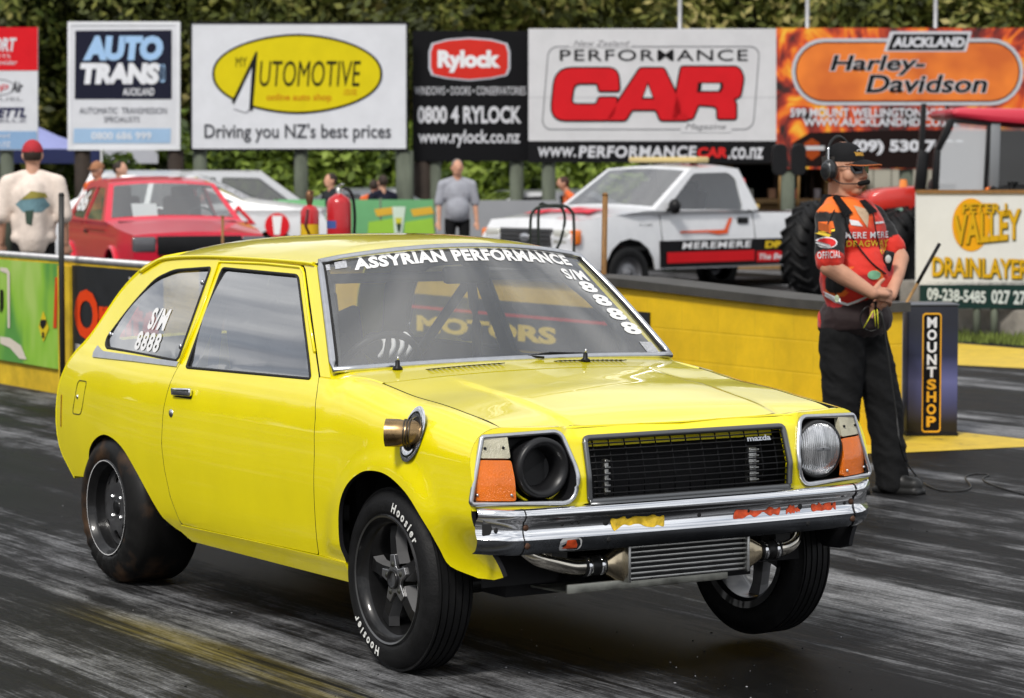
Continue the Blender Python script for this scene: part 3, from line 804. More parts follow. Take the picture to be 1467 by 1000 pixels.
PILLAR = [(-.562, .953), (-.487, .953), (-.50, .965), (-.895, 1.335), (-1.05, 1.335), (-1.68, 1.335), (-1.68, 1.324), (-.985, 1.325), (-.958, 1.311)]
SILL = [(-.300, .262), (-.292, .290), (-.294, .334), (-.488, .334), (-1.0, .326), (-1.629, .313), (-1.655, .285), (-1.58, .255)]

def zd(x): return interp(x, [-2.45, -2.35, -2.19, -1.9, -1.7, -1.26, -.89], [1.225, 1.268, 1.312, 1.328, 1.335, 1.337, 1.335])
zc = Spl([-2.5, -2.3, -2.1, -1.7, -1.26, -.98, -.80], [1.300, 1.362, 1.396, 1.418, 1.427, 1.418, 1.395])
YR = .572
def roof(x, y):
    t = min(1.0, abs(y)/YR)
    a = zd(x); return Vector((x, y, a+(zc(x)-a)*(1-t**2.7)))
def hood(x, y):
    t = min(1.0, abs(y)/YSEAM)
    crown = interp(x, [-.45, -.23, .1, .4, .57], [.03, .026, .022, .010, -.006])
    z = zt(x)+crown*(1-t*t)+.007*sstep(.430, .390, abs(y))*sstep(-.25, -.02, x)
    z -= .012*sstep(.44, .60, x)
    return Vector((x, y, z))
def cowl(x, y):
    t = min(1.0, abs(y)/YSEAM)
    return Vector((x, y, zt(x)+.026*(1-t*t)))
def screen(s, t, off=0.0):
    q = 1-s*s
    x = (-.497+.065*q)*(1-t)+(-.892+.085*q)*t
    y = s*(.724*(1-t)+.566*t)
    z = (.970+.018*q)*(1-t)+(1.338+.050*q)*t+.012*math.sin(PI*t)
    return Vector((x+off*.68, y, z+off*.73))
# ---- body shell ------------------------------------------------------------------------
mb = MB()
for sg in (-1, 1):
    th = .016 if sg < 0 else -.016
    panel(mb, FENDER, [], lambda x, u: fend(x, u, sg), .035, .02, th, 0, 1, 1)  # dark rims paint the shade inside the panel gaps
    panel(mb, QUARTER, [QWIN], lambda x, u: side(x, u, sg), .04, .03, th, 0, 1, 1)
    panel(mb, PILLAR, [], lambda x, u: side(x, u, sg), .05, .05, th*1.6, 0, 1)
    panel(mb, SILL, [], lambda x, u: side(x, u, sg, .004), .08, .012, th*2, 0, 1)
# roof
ro = [(-.89+.0, -YR)]
N_ = 14
front = [(-.892+.085*(1-(s*s))+.004, s*YR) for s in [-1+2*i/N_ for i in range(N_+1)]]
rear = [(-2.36+.16*abs(s)**2.5, s*YR) for s in [1-2*i/N_ for i in range(N_+1)]]
def roof_uv(u, s):
    xf_ = -.892+.085*(1-s*s)+.004; xr_ = -2.36+.16*abs(s)**2.5
    return roof(xr_+(xf_-xr_)*u, s*YR)
gridpanel(mb, roof_uv, [i/40 for i in range(41)], [-1+2*i/40 for i in range(41)], .02, 0, 1)
# cowl between hood and screen
cw = [(-.497+.065*(1-s*s)-.01, s*.70) for s in [1-2*i/10 for i in range(11)]]
panel(mb, [(-.236, -.662), (-.236, .662)]+[(x, y*.945) for x, y in cw], [], cowl, .04, .05, .012, 0, 1)
for sg in (-1, 1):     # bridge from cowl to the wing top and pillar foot
    def bridge(x, t, sg=sg):
        yw, zw = FP(x, .949); yc_, zc_ = .652, zt(x)
        return Vector((x, sg*(yc_+(yw+.001-yc_)*t), zc_+(zw-zc_)*t+.004*math.sin(PI*t)))
    mb.grid(bridge, [-.565+.335*i/10 for i in range(11)], [0, .25, .5, .75, 1.0], 0, True, flip=(sg < 0))
# nose: headlamp surround and header, one sheet with openings
HLO = [(.745, .834), (.802, .627), (.458, .617), (.437, .705), (.480, .843)]
HLO = roundpoly(HLO, [.01, .016, .070, .05, .03], 6)
GRO = [(-.397, .818), (-.402, .69), (-.398, .618), (.398, .618), (.402, .69), (.397, .818)]
nose = []
for i in range(15):
    u = .938-(.938-.605)*i/14
    y, z = FP(.56, max(u, .618)); nose.append((y, z if u > .62 else .605))
nose_l = [(-y, z) for y, z in nose]           # near side, top to bottom
top = [(.44, .848), (.40, .846), (0, .851), (-.40, .846), (-.44, .848)]
top = [(.60, .858), (.47, .856)]+top+[(-.47, .856), (-.60, .858)]
bot = [(-.43, .605), (-.41, .612), (.41, .612), (.43, .605)]
loop = nose_l+bot+nose[::-1]+top
panel(mb, loop, [[(-y, z) for y, z in HLO], HLO, GRO], lambda y, z: Vector((FX(y, z), y, z)), .03, .02, .018, 0, 1)
# brow between hood edge and nose
for sg in (-1, 1):
    def brow(y, t, sg=sg):
        xf = hood_front(y)+.003
        ztp = .857 if y > .46 else .848
        xb = FX(y, ztp)
        p0 = hood(xf, y); p1 = Vector((xb, y, ztp))
        p = p0.lerp(p1, t); p.z += .004*math.sin(PI*t); p.y *= sg
        return p
    hood_front = lambda y: interp(abs(y), [0, .38, .41, .47, .53, .665], [.585, .566, .552, .548, .534, .530])
    mb.grid(brow, [.0+.672*i/28 for i in range(29)], [0, .25, .5, .75, 1.0], 0, True, flip=(sg > 0))
# tail skin across the back, with hatch opening
tl = [(x, z) for x, z in tail]+[(-2.20, 1.312)]
tp = [Vector((a, b, 0)) for a, b in tl]
acc = [0]
for i in range(1, len(tp)): acc.append(acc[-1]+(tp[i]-tp[i-1]).length)
txs, tzs = Spl(acc, [p.x for p in tp]), Spl(acc, [p.y for p in tp])
def rear_skin(s, a):
    x, z = txs(a), tzs(a); q = 1-s*s
    return Vector((x-.07*q*sstep(.3, .0, abs(z-.7))-.03*q, s*(SY(x, z)-.004), z+(.045*q if z > 1.2 else .02*q)))
A1 = acc[-1]
panel(mb, [(-1, 0), (1, 0), (1, A1), (-1, A1)], [roundpoly([(-.80, .70), (.80, .70), (.80, A1-.10), (-.80, A1-.10)], .05)], rear_skin, .12, .05, .014, 0, 1)
shell = mb.build('body_shell', [YEL, DARKIN], car, recalc=False); shade(shell, 34)

# ---- dark under-structure: floor, wheel tubs, firewall ---------------------------------
mb = MB()
mb.box((-1.15, 0, .30), (2.9, 1.0, .06)); mb.box((-.95, 0, .30), (1.1, 1.44, .07))
mb.box((-2.35, 0, .62), (.95, .74, .04)); mb.box((-.42, 0, .66), (.05, 1.36, .55)); mb.box((-1.75, 0, .45), (.04, 1.2, .3))
for sg in (-1, 1):
    mb.grid(lambda a, y: Vector((.02+.40*math.cos(a), sg*y, .33+.40*math.sin(a))), [PI*i/20 for i in range(21)], [.38, .665])
    mb.box((.02, sg*.385, .55), (.80, .03, .42))
    mb.grid(lambda a, y: Vector((-2.3+.42*math.cos(a), sg*y, .28+.40*math.sin(a))), [PI*i/20 for i in range(21)], [.36, .72])
    mb.box((-2.3, sg*.37, .42), (.86, .03, .55))
mb.box((.25, 0, .60), (.5, .70, .26)); mb.box((.47, 0, .64), (.05, 1.30, .34)); mb.box((.05, 0, .36), (.7, .5, .10))
mb.box((-2.87, 0, .44), (.06, 1.2, .1))
mb.build('underbody', mat('underbody_black', (.008, .008, .009), .8, noise=.3), car)
# crossmember and arms seen below the bumper
for sg in (-1, 1):
    mb = MB()
    mb.tube([(.05, sg*.30, .28), (.03, sg*.62, .26)], .022, 8); mb.tube([(.30, sg*.36, .34), (.05, sg*.58, .27)], .016, 8)
    mb.tube([(.0, sg*.55, .28), (-.02, sg*.52, .62)], .035, 10)
    mb.box((.50, sg*.45, .46), (.10, .06, .10))
    mb.build('suspension_arm', mat('suspension_grey', (.03, .03, .03), .5, metal=.5), car)
mb = MB(); mb.tube([(-2.315, -.5, .31), (-2.315, .5, .31)], .05, 12)
mb.build('rear_axle', mat('suspension_grey', (.03, .03, .03), .5, metal=.5), car)

# ---- hood ------------------------------------------------------------------------------
hf = lambda y: hood_front(y)
ys = [-.66, -.60, -.53, -.47, -.41, -.385, -.3, -.15, 0, .15, .3, .385, .41, .47, .53, .60, .66]
ho = [(hf(y)-.002, y) for y in ys]+[(-.231+.01*(1-(y/.66)**2), y) for y in (.66, .4, 0, -.4, -.66)]
def hood_uv(u, y):
    xr_ = -.231+.01*(1-(y/.66)**2); xf_ = hf(y)-.002
    return hood(xr_+(xf_-xr_)*u, y)
ysg = sorted(set([round(-.66+1.32*i/44, 4) for i in range(45)]+[-.41, .41, -.395, .395, -.425, .425]))
mb = MB(); gridpanel(mb, hood_uv, [i/30 for i in range(31)], ysg, .016, 0, 1)  # dark rim colours in the shade round the hood edge
hoodo = mb.build('hood', [YEL, DARKIN], car, recalc=False); shade(hoodo, 40)
# fresh-air slots and washer jets on the cowl
for a, b in ((-.41, -.12), (.12, .40)):
    mb = MB(); n = 15
    for i in range(n):
        y = a+(b-a)*i/(n-1); p = cowl(-.365, y)
        mb.box(p+Vector((0, 0, .0012)), (.075, .0065, .003), Matrix.Rotation(-.12, 3, 'Y'))
    mb.build('cowl_vent', BLK, car)
for y, x in ((-.50, -.42), (.235, -.345)):
    mb = MB(); p = cowl(x, y)
    mb.lathe([(.0, 0), (.019, 0), (.017, .008), (.009, .014), (.008, .032), (.0, .034)], Matrix.Translation(p), 14)
    mb.tube([p+Vector((0, 0, .03)), p+Vector((.004, 0, .046))], .004, 6, mi=1)
    mb.build('washer_jet', [BLK, ALU], car)

# ---- doors -----------------------------------------------------------------------------
for sg in (-1, 1):
    mb = MB(); panel(mb, DOOR, [DWIN], lambda x, u: side(x, u, sg), .04, .025, .02*(-sg), 0, 1, 1)  # dark rim stands in for shade in the door gap
    d = mb.build('door', [YEL, DARKIN], car, recalc=False); shade(d, 34)
    # raised window frame fold
    mb = MB()
    lp = [side(x, u, sg, .003) for x, u in door_rear[6:]]
    lp += [side(x, u, sg, .003) for x, u in [(-1.3, 1.322), (-1.0, 1.318), (-.958, 1.298), (-.80, 1.15), (-.66, 1.03)]]
    mb.tube(lp, .006, 6); fr = mb.build('window_frame_fold', YEL, d)
    mb = MB(); mb.tube([side(x, u, sg, -.001) for x, u in DWIN], .006, 6, closed=True); mb.build('window_seal', RUB, d)
    mb = MB(); panel(mb, DWIN, [], lambda x, u: side(x, u, sg, -.010+.016*(1-((u-1.11)/.19)**2)), .08, .03, 0)
    mb.build('window_pane', GLASS, d, recalc=False); 
    # handle
    mb = MB()
    h0 = side(-1.575, .822, sg)
    mb.box(h0+Vector((0, sg*.010, .008)), (.165, .016, .030), Matrix.Rotation(R(-3), 3, 'Y'), 0, .006)
    mb.box(h0+Vector((0, sg*.0015, -.008)), (.15, .003, .02), Matrix.Rotation(R(-3), 3, 'Y'), 1)
    mb.build('door_handle', [CHR, BLK], d)
    mb = MB(); q = side(-1.665, .742, sg)
    mb.lathe([(0, .006), (.006, .006), (.008, .004), (.014, .004), (.016, 0)], Matrix.Translation(q) @ Matrix.Rotation(R(90)*(-sg), 4, 'X'), 16)
    mb.build('door_lock', TRIM, d)
# ---- quarter windows -------------------------------------------------------------------
for sg in (-1, 1):
    mb = MB(); panel(mb, QWIN, [], lambda x, u: side(x, u, sg, -.010+.014*(1-((u-1.11)/.18)**2)), .08, .03, 0)
    qw = mb.build('quarter_window', GLASS, car, recalc=False)
    mb = MB(); mb.tube([side(x, u, sg, -.001) for x, u in QWIN], .007, 6, closed=True); mb.build('window_seal', RUB, qw)
    mb = MB()
    lo = [(-1.70, .918), (-2.10, .914), (-2.50, .906), (-2.53, .905), (-2.545, .925), (-2.535, .952), (-2.47, .938), (-2.44, .934), (-2.1, .936), (-1.70, .936)]
    panel(mb, lo, [], lambda x, u: side(x, u, sg, .006), .1, .02, .006*(-sg)); st = mb.build('waist_trim', TRIM, car, recalc=False); shade(st, 40)
    for x, u in ((-1.765, 1.235), (-2.452, 1.0), (-1.745, .99)):
        mb = MB(); q = side(x, u, sg, .0)
        mb.sphere(q, (.010, .007, .012), n=10, m=6); mb.build('window_clip', TRIM, qw)
    # drip rail
    mb = MB()
    dr = [(-2.37, 1.255), (-2.28, 1.288), (-2.19, 1.313), (-2.0, 1.327), (-1.7, 1.336), (-1.26, 1.338), (-1.0, 1.336), (-.90, 1.333)]
    mb.tube([side(p.x, p.y, sg, .006) for p in smooth_loop(dr, 4, False)], .009, 8, sq=(1, .8)); mb.build('drip_rail', YEL, car)
# fuel flap on the near rear wing
mb = MB()
fl = roundpoly([(-2.53, .805), (-2.63, .803), (-2.68, .662), (-2.575, .665)], [.02, .02, .02, .03], 4)
mb.tube([side(x, u, -1, .0005) for x, u in fl], .0022, 5, closed=True); ff = mb.build('fuel_flap_seam', RUB, car)
mb = MB(); q = side(-2.625, .735, -1); mb.sphere(q, (.008, .006, .010), n=10, m=6); mb.build('fuel_lock', TRIM, car)
# lower door crease shadow gap is real: the sill stands proud below the door

# ---- screens ---------------------------------------------------------------------------
WS = [(-1, 0), (1, 0), (1, 1), (-1, 1)]
mb = MB(); panel(mb, [(-.985, .02), (.985, .02), (.98, .975), (-.98, .975)], [], lambda s, t: screen(s, t, .002), .08, .08, 0)
ws = mb.build('windscreen', GLASSW, car, recalc=False); shade(ws)
def ws_loop(e, n=16):
    a, b = 1-e, e
    pts = [screen(-a+2*a*i/n, .5*e, .006) for i in range(n)]+[screen(a, e+(1-2*e)*i/n, .006) for i in range(n)]
    pts += [screen(a-2*a*i/n, 1-e*.6, .006) for i in range(n)]+[screen(-a, 1-e-(1-2*e)*i/n, .006) for i in range(n)]
    return pts
mb = MB(); lp = ws_loop(.012)
mb.tube(lp, .013, 8, closed=True); mb.build('screen_trim', TRIM, ws)
mb = MB(); mb.tube(ws_loop(.036), .005, 6, closed=True); mb.build('screen_seal', RUB, ws)
mb = MB(); panel(mb, roundpoly([(-.80, .70), (.80, .70), (.80, A1-.10), (-.80, A1-.10)], .05), [], lambda s, a: rear_skin(s, a)+Vector((.006, 0, -.004)), .2, .1, 0)
mb.build('rear_window', GLASS, car, recalc=False)
# lettering on the glass
def on_screen(vs, off=.004): return [screen(p[0], p[1], off) for p in vs]
mb = MB()
vs, fs = text_fit('ASSYRIAN PERFORMANCE', -.785, .855, .815, .968, bold=.05, spacing=1.1)
mb.add(on_screen(vs), fs)
sm, sf = text_fit('S/M', .66, .70, .85, .81, bold=.045, spacing=1.15)
mb.add(on_screen(sm), sf)
for i in range(4):
    ev, ef = text_geo('8', .045)
    mn, mx_ = ev.min(0), ev.max(0); q = (ev-mn)/(mx_-mn)-.5
    c = Vector((.785+.026*i, .635-.128*i))
    pts = [(c.x+a[0]*.125, c.y+a[1]*.112) for a in q]
    mb.add(on_screen(pts), ef)
mb.build('screen_lettering', WHT, ws, recalc=False)
for a, b, c_, d_ in ((-.965, .895, -.93, .955), (-.90, .895, -.825, .965), (.845, .03, .93, .13)):
    mb = MB(); mb.add(on_screen([(a, b), (c_, b), (c_, d_), (a, d_)]), [(0, 1, 2, 3)]); mb.build('paper_sticker', mat('sticker_grey', (.42, .43, .46), .6, noise=.35, nscale=160), ws, recalc=False)
mb = MB()
def on_q(vs): return [side(p[0], p[1], -1, -.010+.014*(1-((p[1]-1.11)/.18)**2)+.003) for p in vs]
# the near side reads left to right towards the nose
vs, fs = text_fit('S/M', -2.10, 1.040, -1.93, 1.125, bold=.04, shear=.12, spacing=1.12); mb.add(on_q(vs), fs)
vs, fs = text_fit('8888', -2.17, .955, -1.935, 1.03, bold=.035, shear=.12, spacing=1.12); mb.add(on_q(vs), fs)
mb.build('window_lettering', WHT, car, recalc=False)

# ---- nose fittings ---------------------------------------------------------------------
AMB = mat('amber_lens', (.95, .20, .004), .14, coat=.7, noise=.12, nscale=9, bump=.6, bscale=420)
CLR = mat('clear_ribbed_lens', (.52, .49, .36), .15, coat=.5, noise=.2, nscale=20, bump=.5, bscale=260)
for sg in (-1, 1):
    loop = [Vector((FX(y, z)+.004, sg*y, z)) for y, z in HLO]
    # bright bezel
    mb = MB(); mb.tube(loop, .0085, 8, closed=True); mb.build('lamp_bezel', TRIM, car)
    # lamp bucket behind
    mb = MB()
    n = len(loop)
    cc = Vector((0, sg*.61, .73))
    lf = [Vector((p.x-.006, cc.y+(p.y-cc.y)*.975, cc.z+(p.z-cc.z)*.975)) for p in loop]
    lk = [Vector((p.x-.075+.05*sstep(.70, .80, abs(p.y)), cc.y+(p.y-cc.y)*.86, cc.z+(p.z-cc.z)*.90)) for p in loop]
    mb.add(lf+lk, [(i, (i+1) % n, n+(i+1) % n, n+i) for i in range(n)]); mb.add(lk, [tuple(range(n))])
    mb.build('lamp_bucket', BLK, car)
    # black face plate between turn lens and bucket
    mb = MB()
    def fz(y, z): return Vector((FX(y, z)-.012, sg*y, z))
    def lens(y, z): return Vector((FX(y, z)+.006-.02*sstep(.74, .80, y), sg*y, z))
    inner = lambda z: .655+.012*(z-.63)/.2
    lower = [(.793, .637), (inner(.637), .632), (inner(.76), .760), (.762, .764)]
    upper = [(.761, .770), (inner(.77), .766), (inner(.83)-.004, .836), (.742, .830)]
    mbx = MB(); panel(mbx, roundpoly(lower, .008, 3), [], lens, .02, .03, .02*(1 if sg > 0 else -1)); a = mbx.build('turn_lens', AMB, car, recalc=False); shade(a, 40)
    mbx = MB(); panel(mbx, roundpoly(upper, .008, 3), [], lens, .02, .03, .02*(1 if sg > 0 else -1)); b = mbx.build('side_lamp_lens', CLR, car, recalc=False); shade(b, 40)
    for (y, z) in ((.775, .655), (.672, .652)):
        m2 = MB(); m2.sphere(lens(y, z)+Vector((.002, 0, 0)), .005, n=8, m=5); m2.build('lens_screw', TRIM, a)
    for (y, z) in ((.742, .80), (.683, .80)):
        m2 = MB(); m2.sphere(lens(y, z)+Vector((.002, 0, 0)), .005, n=8, m=5); m2.build('lens_screw', BLK, b)
    # wrap of the lens round the corner
    hc = Vector((.600, sg*.553, .730))
    Mx = Matrix.Translation(hc) @ Matrix.Rotation(R(90), 4, 'Y') @ Matrix.Rotation(R(90), 4, 'Z')
    if sg > 0:      # the lamp still fitted
        mb = MB(); mb.lathe([(.095, -.03), (.099, .0), (.099, .012), (.092, .014)], Mx, 40); hb = mb.build('headlamp_ring', mat('lamp_ring_dark', (.05, .05, .05), .4, metal=.6), car)
        m_l = bpy.data.materials.new('headlamp_glass'); m_l.use_nodes = True
        t = m_l.node_tree; pb = t.nodes['Principled BSDF']
        pb.inputs['Metallic'].default_value = .75; pb.inputs['Roughness'].default_value = .14; pb.inputs['Coat Weight'].default_value = 1; pb.inputs['Base Color'].default_value = (.62, .63, .65, 1)
        tcn = t.nodes.new('ShaderNodeTexCoord'); mpn = t.nodes.new('ShaderNodeMapping'); mpn.inputs['Scale'].default_value = (1, 1, .12)
        wv = t.nodes.new('ShaderNodeTexWave'); wv.wave_type = 'BANDS'; wv.bands_direction = 'Y'; wv.inputs['Scale'].default_value = 42; wv.inputs['Distortion'].default_value = .6; wv.inputs['Detail'].default_value = 2
        bp = t.nodes.new('ShaderNodeBump'); bp.inputs['Strength'].default_value = .8; bp.inputs['Distance'].default_value = .006
        nzb = t.nodes.new('ShaderNodeTexNoise'); nzb.inputs['Scale'].default_value = 30
        rp = t.nodes.new('ShaderNodeValToRGB'); rp.color_ramp.elements[0].color = (.45, .46, .47, 1); rp.color_ramp.elements[1].color = (.92, .93, .95, 1)
        rp.color_ramp.elements[0].position = .35; rp.color_ramp.elements[1].position = .62
        l = t.links.new
        l(tcn.outputs['Object'], mpn.inputs['Vector']); l(tcn.outputs['Object'], wv.inputs['Vector']); l(wv.outputs['Fac'], bp.inputs['Height']); l(bp.outputs['Normal'], pb.inputs['Normal'])
        l(mpn.outputs['Vector'], nzb.inputs['Vector']); l(nzb.outputs['Fac'], rp.inputs['Fac']); l(rp.outputs['Color'], pb.inputs['Base Color'])
        mb = MB(); mb.lathe([(0, .034), (.03, .032), (.06, .026), (.08, .018), (.092, .010)], Mx, 40); hl = mb.build('headlamp', m_l, car)
        mb = MB()
        for q, (sy, sz) in enumerate(((.055, .006), (.006, .006))):
            mb.box(hc+Vector((.033, 0, .004)), (.006, sy, sz))
        mb.build('lamp_bar', TRIM, hl)
    else:           # the lamp swapped for an intake trumpet
        mb = MB()
        mb.lathe([(.060, -.06), (.063, -.01), (.075, .018), (.088, .024), (.097, .016), (.099, 0), (.093, -.015), (.09, -.06)], Mx, 44)
        mb.lathe([(0, -.058), (.062, -.058)], Mx, 30); mb.build('intake_trumpet', mat('intake_rubber', (.010, .010, .011), .38, noise=.2), car)
        mb = MB(); mb.tube([hc+Vector((-.025, .112*math.cos(a), .112*math.sin(a))) for a in [R(-150+120*i/12) for i in range(13)]], .011, 8, sq=(1, .5)); mb.build('intake_bracket', YEL, car)
        mb = MB(); mb.tube([hc+Vector((-.025, .118*math.cos(a), .112*math.sin(a))) for a in [R(-40+80*i/12) for i in range(13)]], .006, 8); mb.build('intake_clamp', ALU, car)

# grille
mb = MB()
gl = [Vector((FX(y, z)+.004, y, z)) for y, z in roundpoly(GRO, [.015, .02, .01, .01, .02, .015], 3)]
mb.tube(gl, .010, 8, closed=True)
frame = mb.build('grille_frame', mat('grille_frame_grey', (.16, .165, .17), .3, metal=.8), car)
mb = MB()
for i in range(9):
    z = .640+i*.0198
    w_ = .395
    pts = [Vector((FX(y, z)-.004, y, z)) for y in np.linspace(-w_, w_, 15)]
    mb.tube(pts, .0034, 6, sq=(1.6, .7) , up=(0, 0, 1))
for y in np.linspace(-.36, .36, 13):
    pts = [Vector((FX(y, z)-.014, y, z)) for z in (.63, .69, .75, .81)]
    mb.tube(pts, .0028, 5)
gr = mb.build('grille', BLK, car)
mb = MB()
vs, fs = text_fit('mazda', .235, .776, .335, .794, bold=.03)
mb.add([Vector((FX(y, z)+.006, y, z)) for y, z in vs], fs); mb.build('grille_badge', TRIM, car, recalc=False)
# what shows through the grille: slam panel strip, radiator pipes
mb = MB(); mb.box((.582, 0, .799), (.012, .74, .026)); mb.build('slam_panel', YEL, car)
for y, z0, z1, wd in ((-.305, .628, .745, .018), (.28, .632, .752, .034)):
    mb = MB(); mb.box((.595, y, (z0+z1)/2), (.025, wd, z1-z0), None, 0, .006)
    for i in range(6): mb.box((.606, y, z0+.012+i*(z1-z0-.02)/5), (.014, wd*1.25, .007), None, 0, .002)
    mb.build('oil_cooler_end', ALU, car)
# badge-like lower chrome strip under grille
mb = MB(); mb.tube([Vector((FX(y, .612)+.006, y, .607)) for y in np.linspace(-.40, .40, 11)], .009, 8); mb.build('grille_lower_trim', mat('grille_frame_grey', (.1, .1, .1)), car)

# ---- front bumper ----------------------------------------------------------------------
def bump_path(y):
    a = abs(y)
    return .700-.028*(a/.66)**2 if a < .66 else .672-.028*((a-.66)/.12)-.05*((a-.66)/.12)**2
prof = [(-.040, .604), (-.022, .610), (-.006, .611), (.004, .606), (.010, .597), (.011, .587), (.006, .578), (-.002, .572), (-.007, .562), (-.009, .548), (-.007, .533), (-.002, .521), (.003, .513), (.003, .502), (-.001, .488), (-.010, .473), (-.028, .463)]
def bface(z): return interp(z, [q[1] for q in prof[::-1] if q[1] < .606], [q[0] for q in prof[::-1] if q[1] < .606])
bump_m = mat('worn_chrome', (.86, .87, .89), .07, metal=1.0, noise=.10, nscale=14, rvar=.06, stretch=(1, .4, 3))
low_m = mat('bumper_lower_grey', (.15, .16, .175), .22, metal=.9, noise=.2, nscale=9, rvar=.1)
mb = MB()
ysb = list(np.linspace(-.785, .785, 41))
def bp_(y, i, sec):
    dx, z = sec[i]; a = abs(y)
    k = sstep(.70, .785, a)
    return Vector((bump_path(y)+dx, y*(1.0), z+.004*k-.0*k))
mb.grid(lambda y, i: bp_(y, int(i), prof[:13]), ysb, list(range(13)))
bumper = mb.build('front_bumper', bump_m, car); shade(bumper, 50)
mb = MB(); mb.grid(lambda y, i: bp_(y, int(i), prof[12:]), ysb, list(range(len(prof)-12)))
lowb = mb.build('bumper_lower_lip', low_m, bumper); shade(lowb, 50)
for y in (-.66, .66):
    mb = MB(); mb.tube([Vector((bump_path(y)+dx+.0012, y, z)) for dx, z in prof], .0018, 5); mb.build('bumper_seam', BLK, bumper)
    for yy, z in ((y*.985, .552), (y*.985, .495)):
        mb = MB(); mb.sphere((bump_path(yy)+bface(z), yy, z), (.006, .011, .011), n=10, m=6); mb.build('bumper_bolt', mat('rusty_bolt', (.10, .05, .03), .6, metal=.5), bumper)
for y, z, r_ in ((-.735, .545, .010), (-.52, .556, .007), (-.485, .559, .006), (-.46, .559, .006), (-.36, .553, .012), (-.355, .498, .009), (.0, .553, .008), (.2, .552, .007), (.42, .551, .011), (.56, .549, .007), (.62, .549, .007), (.45, .495, .009)):
    mb = MB(); mb.sphere((bump_path(y)+bface(z), y, z), (.003, r_, r_), n=10, m=6); mb.build('bumper_hole', RUB, bumper)
mb = MB(); mb.box((bump_path(-.755)+bface(.548), -.757, .548), (.006, .035, .035), Matrix.Rotation(R(-24), 3, 'Z')); mb.build('bumper_socket', RUB, bumper)
mb = MB()    # worn vinyl left on the bumper
rnd = random.Random(3)
def ragged(y0, y1, z0, z1, n=9):
    up = [Vector((y0+(y1-y0)*(i+rnd.uniform(-.3, .3))/n, z1-rnd.random()*.012, 0)) for i in range(n+1)]; dn = [Vector((y1-(y1-y0)*(i+rnd.uniform(-.3, .3))/n, z0+rnd.random()**2*.016, 0)) for i in range(n+1)]
    return [(p.x, min(.573, max(.522, p.y))) for p in smooth_loop(dn+up, 4)]
for (a, b, c_, d_, mi) in ((-.34, -.14, .526, .568, 0), (.14, .33, .530, .562, 1), (.36, .42, .530, .560, 1), (.47, .58, .530, .560, 1)):
    lp = ragged(a, b, c_, d_); mb = MB()
    mb.add([Vector((bump_path(y)+bface(z)+.0012, y, z)) for y, z in lp], [tuple(range(len(lp)))], 0)
    mb.build('torn_vinyl', [mat('vinyl_yellow', (.75, .50, .03), .4, noise=.4, nscale=40), mat('vinyl_red', (.65, .08, .02), .4, noise=.4, nscale=40)][mi], bumper)
mb = MB(); lp = rrect(-.535, .470, -.455, .512, .015); mb.add([Vector((bump_path(y)+bface(z)+.002, y, z)) for y, z in lp], [tuple(range(len(lp)))], 0)
lp = [( -.525, .478), (-.47, .478), (-.472, .490), (-.48, .506), (-.51, .506), (-.512, .490)]; mb.add([Vector((bump_path(y)+bface(z)+.0035, y, z)) for y, z in lp], [tuple(range(len(lp)))], 1)
mb.build('bumper_sticker', [mat('sticker_silver', (.5, .5, .5), .4), mat('vinyl_red', (1, 0, 0))], bumper)

# ---- intercooler and its pipes ---------------------------------------------------------
ic = bpy.data.objects.new('intercooler', None); col.objects.link(ic); ic.parent = car
mb = MB()
mb.box((.535, .042, .392), (.05, .475, .118))
mb.build('core', mat('core_black', (.01, .01, .01), .7), ic)
mb = MB()
for i in range(7): mb.box((.561, .042, .340+i*.0172), (.006, .475, .0075), None, 0, .001)
for y in (-.198, .282): mb.box((.555, y, .392), (.055, .010, .122), None, 0, .002)
mb.build('core_bars', ALU, ic)
for sg, y0 in ((-1, -.203), (1, .287)):
    mb = MB()
    sec = [(0, .058, .026), (.03, .052, .026), (.06, .036, .027), (.075, .030, .028)]
    vs = []; n = 16
    for d, hz, hx in sec:
        for j in range(n):
            a = 2*PI*j/n; ca, sa = math.cos(a), math.sin(a)
            k = .35+.65*(d/.075); pw = lambda v: math.copysign(abs(v)**k, v)
            vs.append((.535+hx*pw(ca), y0+sg*d, .390+hz*pw(sa)))
    mb.add(vs, [(i*n+j, i*n+(j+1) % n, (i+1)*n+(j+1) % n, (i+1)*n+j) for i in range(3) for j in range(n)], 0, True)
    t = mb.build('end_tank', mat('heated_alloy', (.62, .52, .36), .22, metal=1.0, noise=.25, nscale=9), ic)
    mb = MB(); mb.tube([(.535, y0+sg*.07, .390), (.535, y0+sg*.15, .392)], .033, 20); mb.build('hose', mat('hose_black', (.010, .010, .010), .45), ic)
    for d in (.085, .135):
        mb = MB(); mb.tube([(.535, y0+sg*(d-.008), .391), (.535, y0+sg*(d+.008), .391)], .0355, 22); mb.build('hose_clamp', CHR, ic)
    mb = MB()
    if sg < 0: pth = [(.535, y0-.14, .392), (.535, y0-.19, .394), (.53, y0-.25, .410), (.515, y0-.31, .432), (.48, y0-.35, .47), (.42, y0-.37, .52)]
    else: pth = [(.535, y0+.14, .392), (.535, y0+.18, .396), (.525, y0+.22, .415), (.50, y0+.245, .455), (.46, y0+.25, .52)]
    mb.tube(smooth_loop(pth, 5, False), .030, 18); mb.build('charge_pipe', mat('polished_pipe', (.66, .62, .54), .14, metal=1.0, noise=.12, nscale=10), ic)
mb = MB(); mb.box((.545, -.10, .3225), (.012, .64, .032), None, 0, .003); mb.box((.43, -.1, .306), (.24, .62, .006), Matrix.Rotation(R(-2), 3, 'Y'))
mb.build('undertray', mat('tray_alloy', (.42, .42, .37), .45, metal=.9, noise=.3, nscale=14, rvar=.15), car)

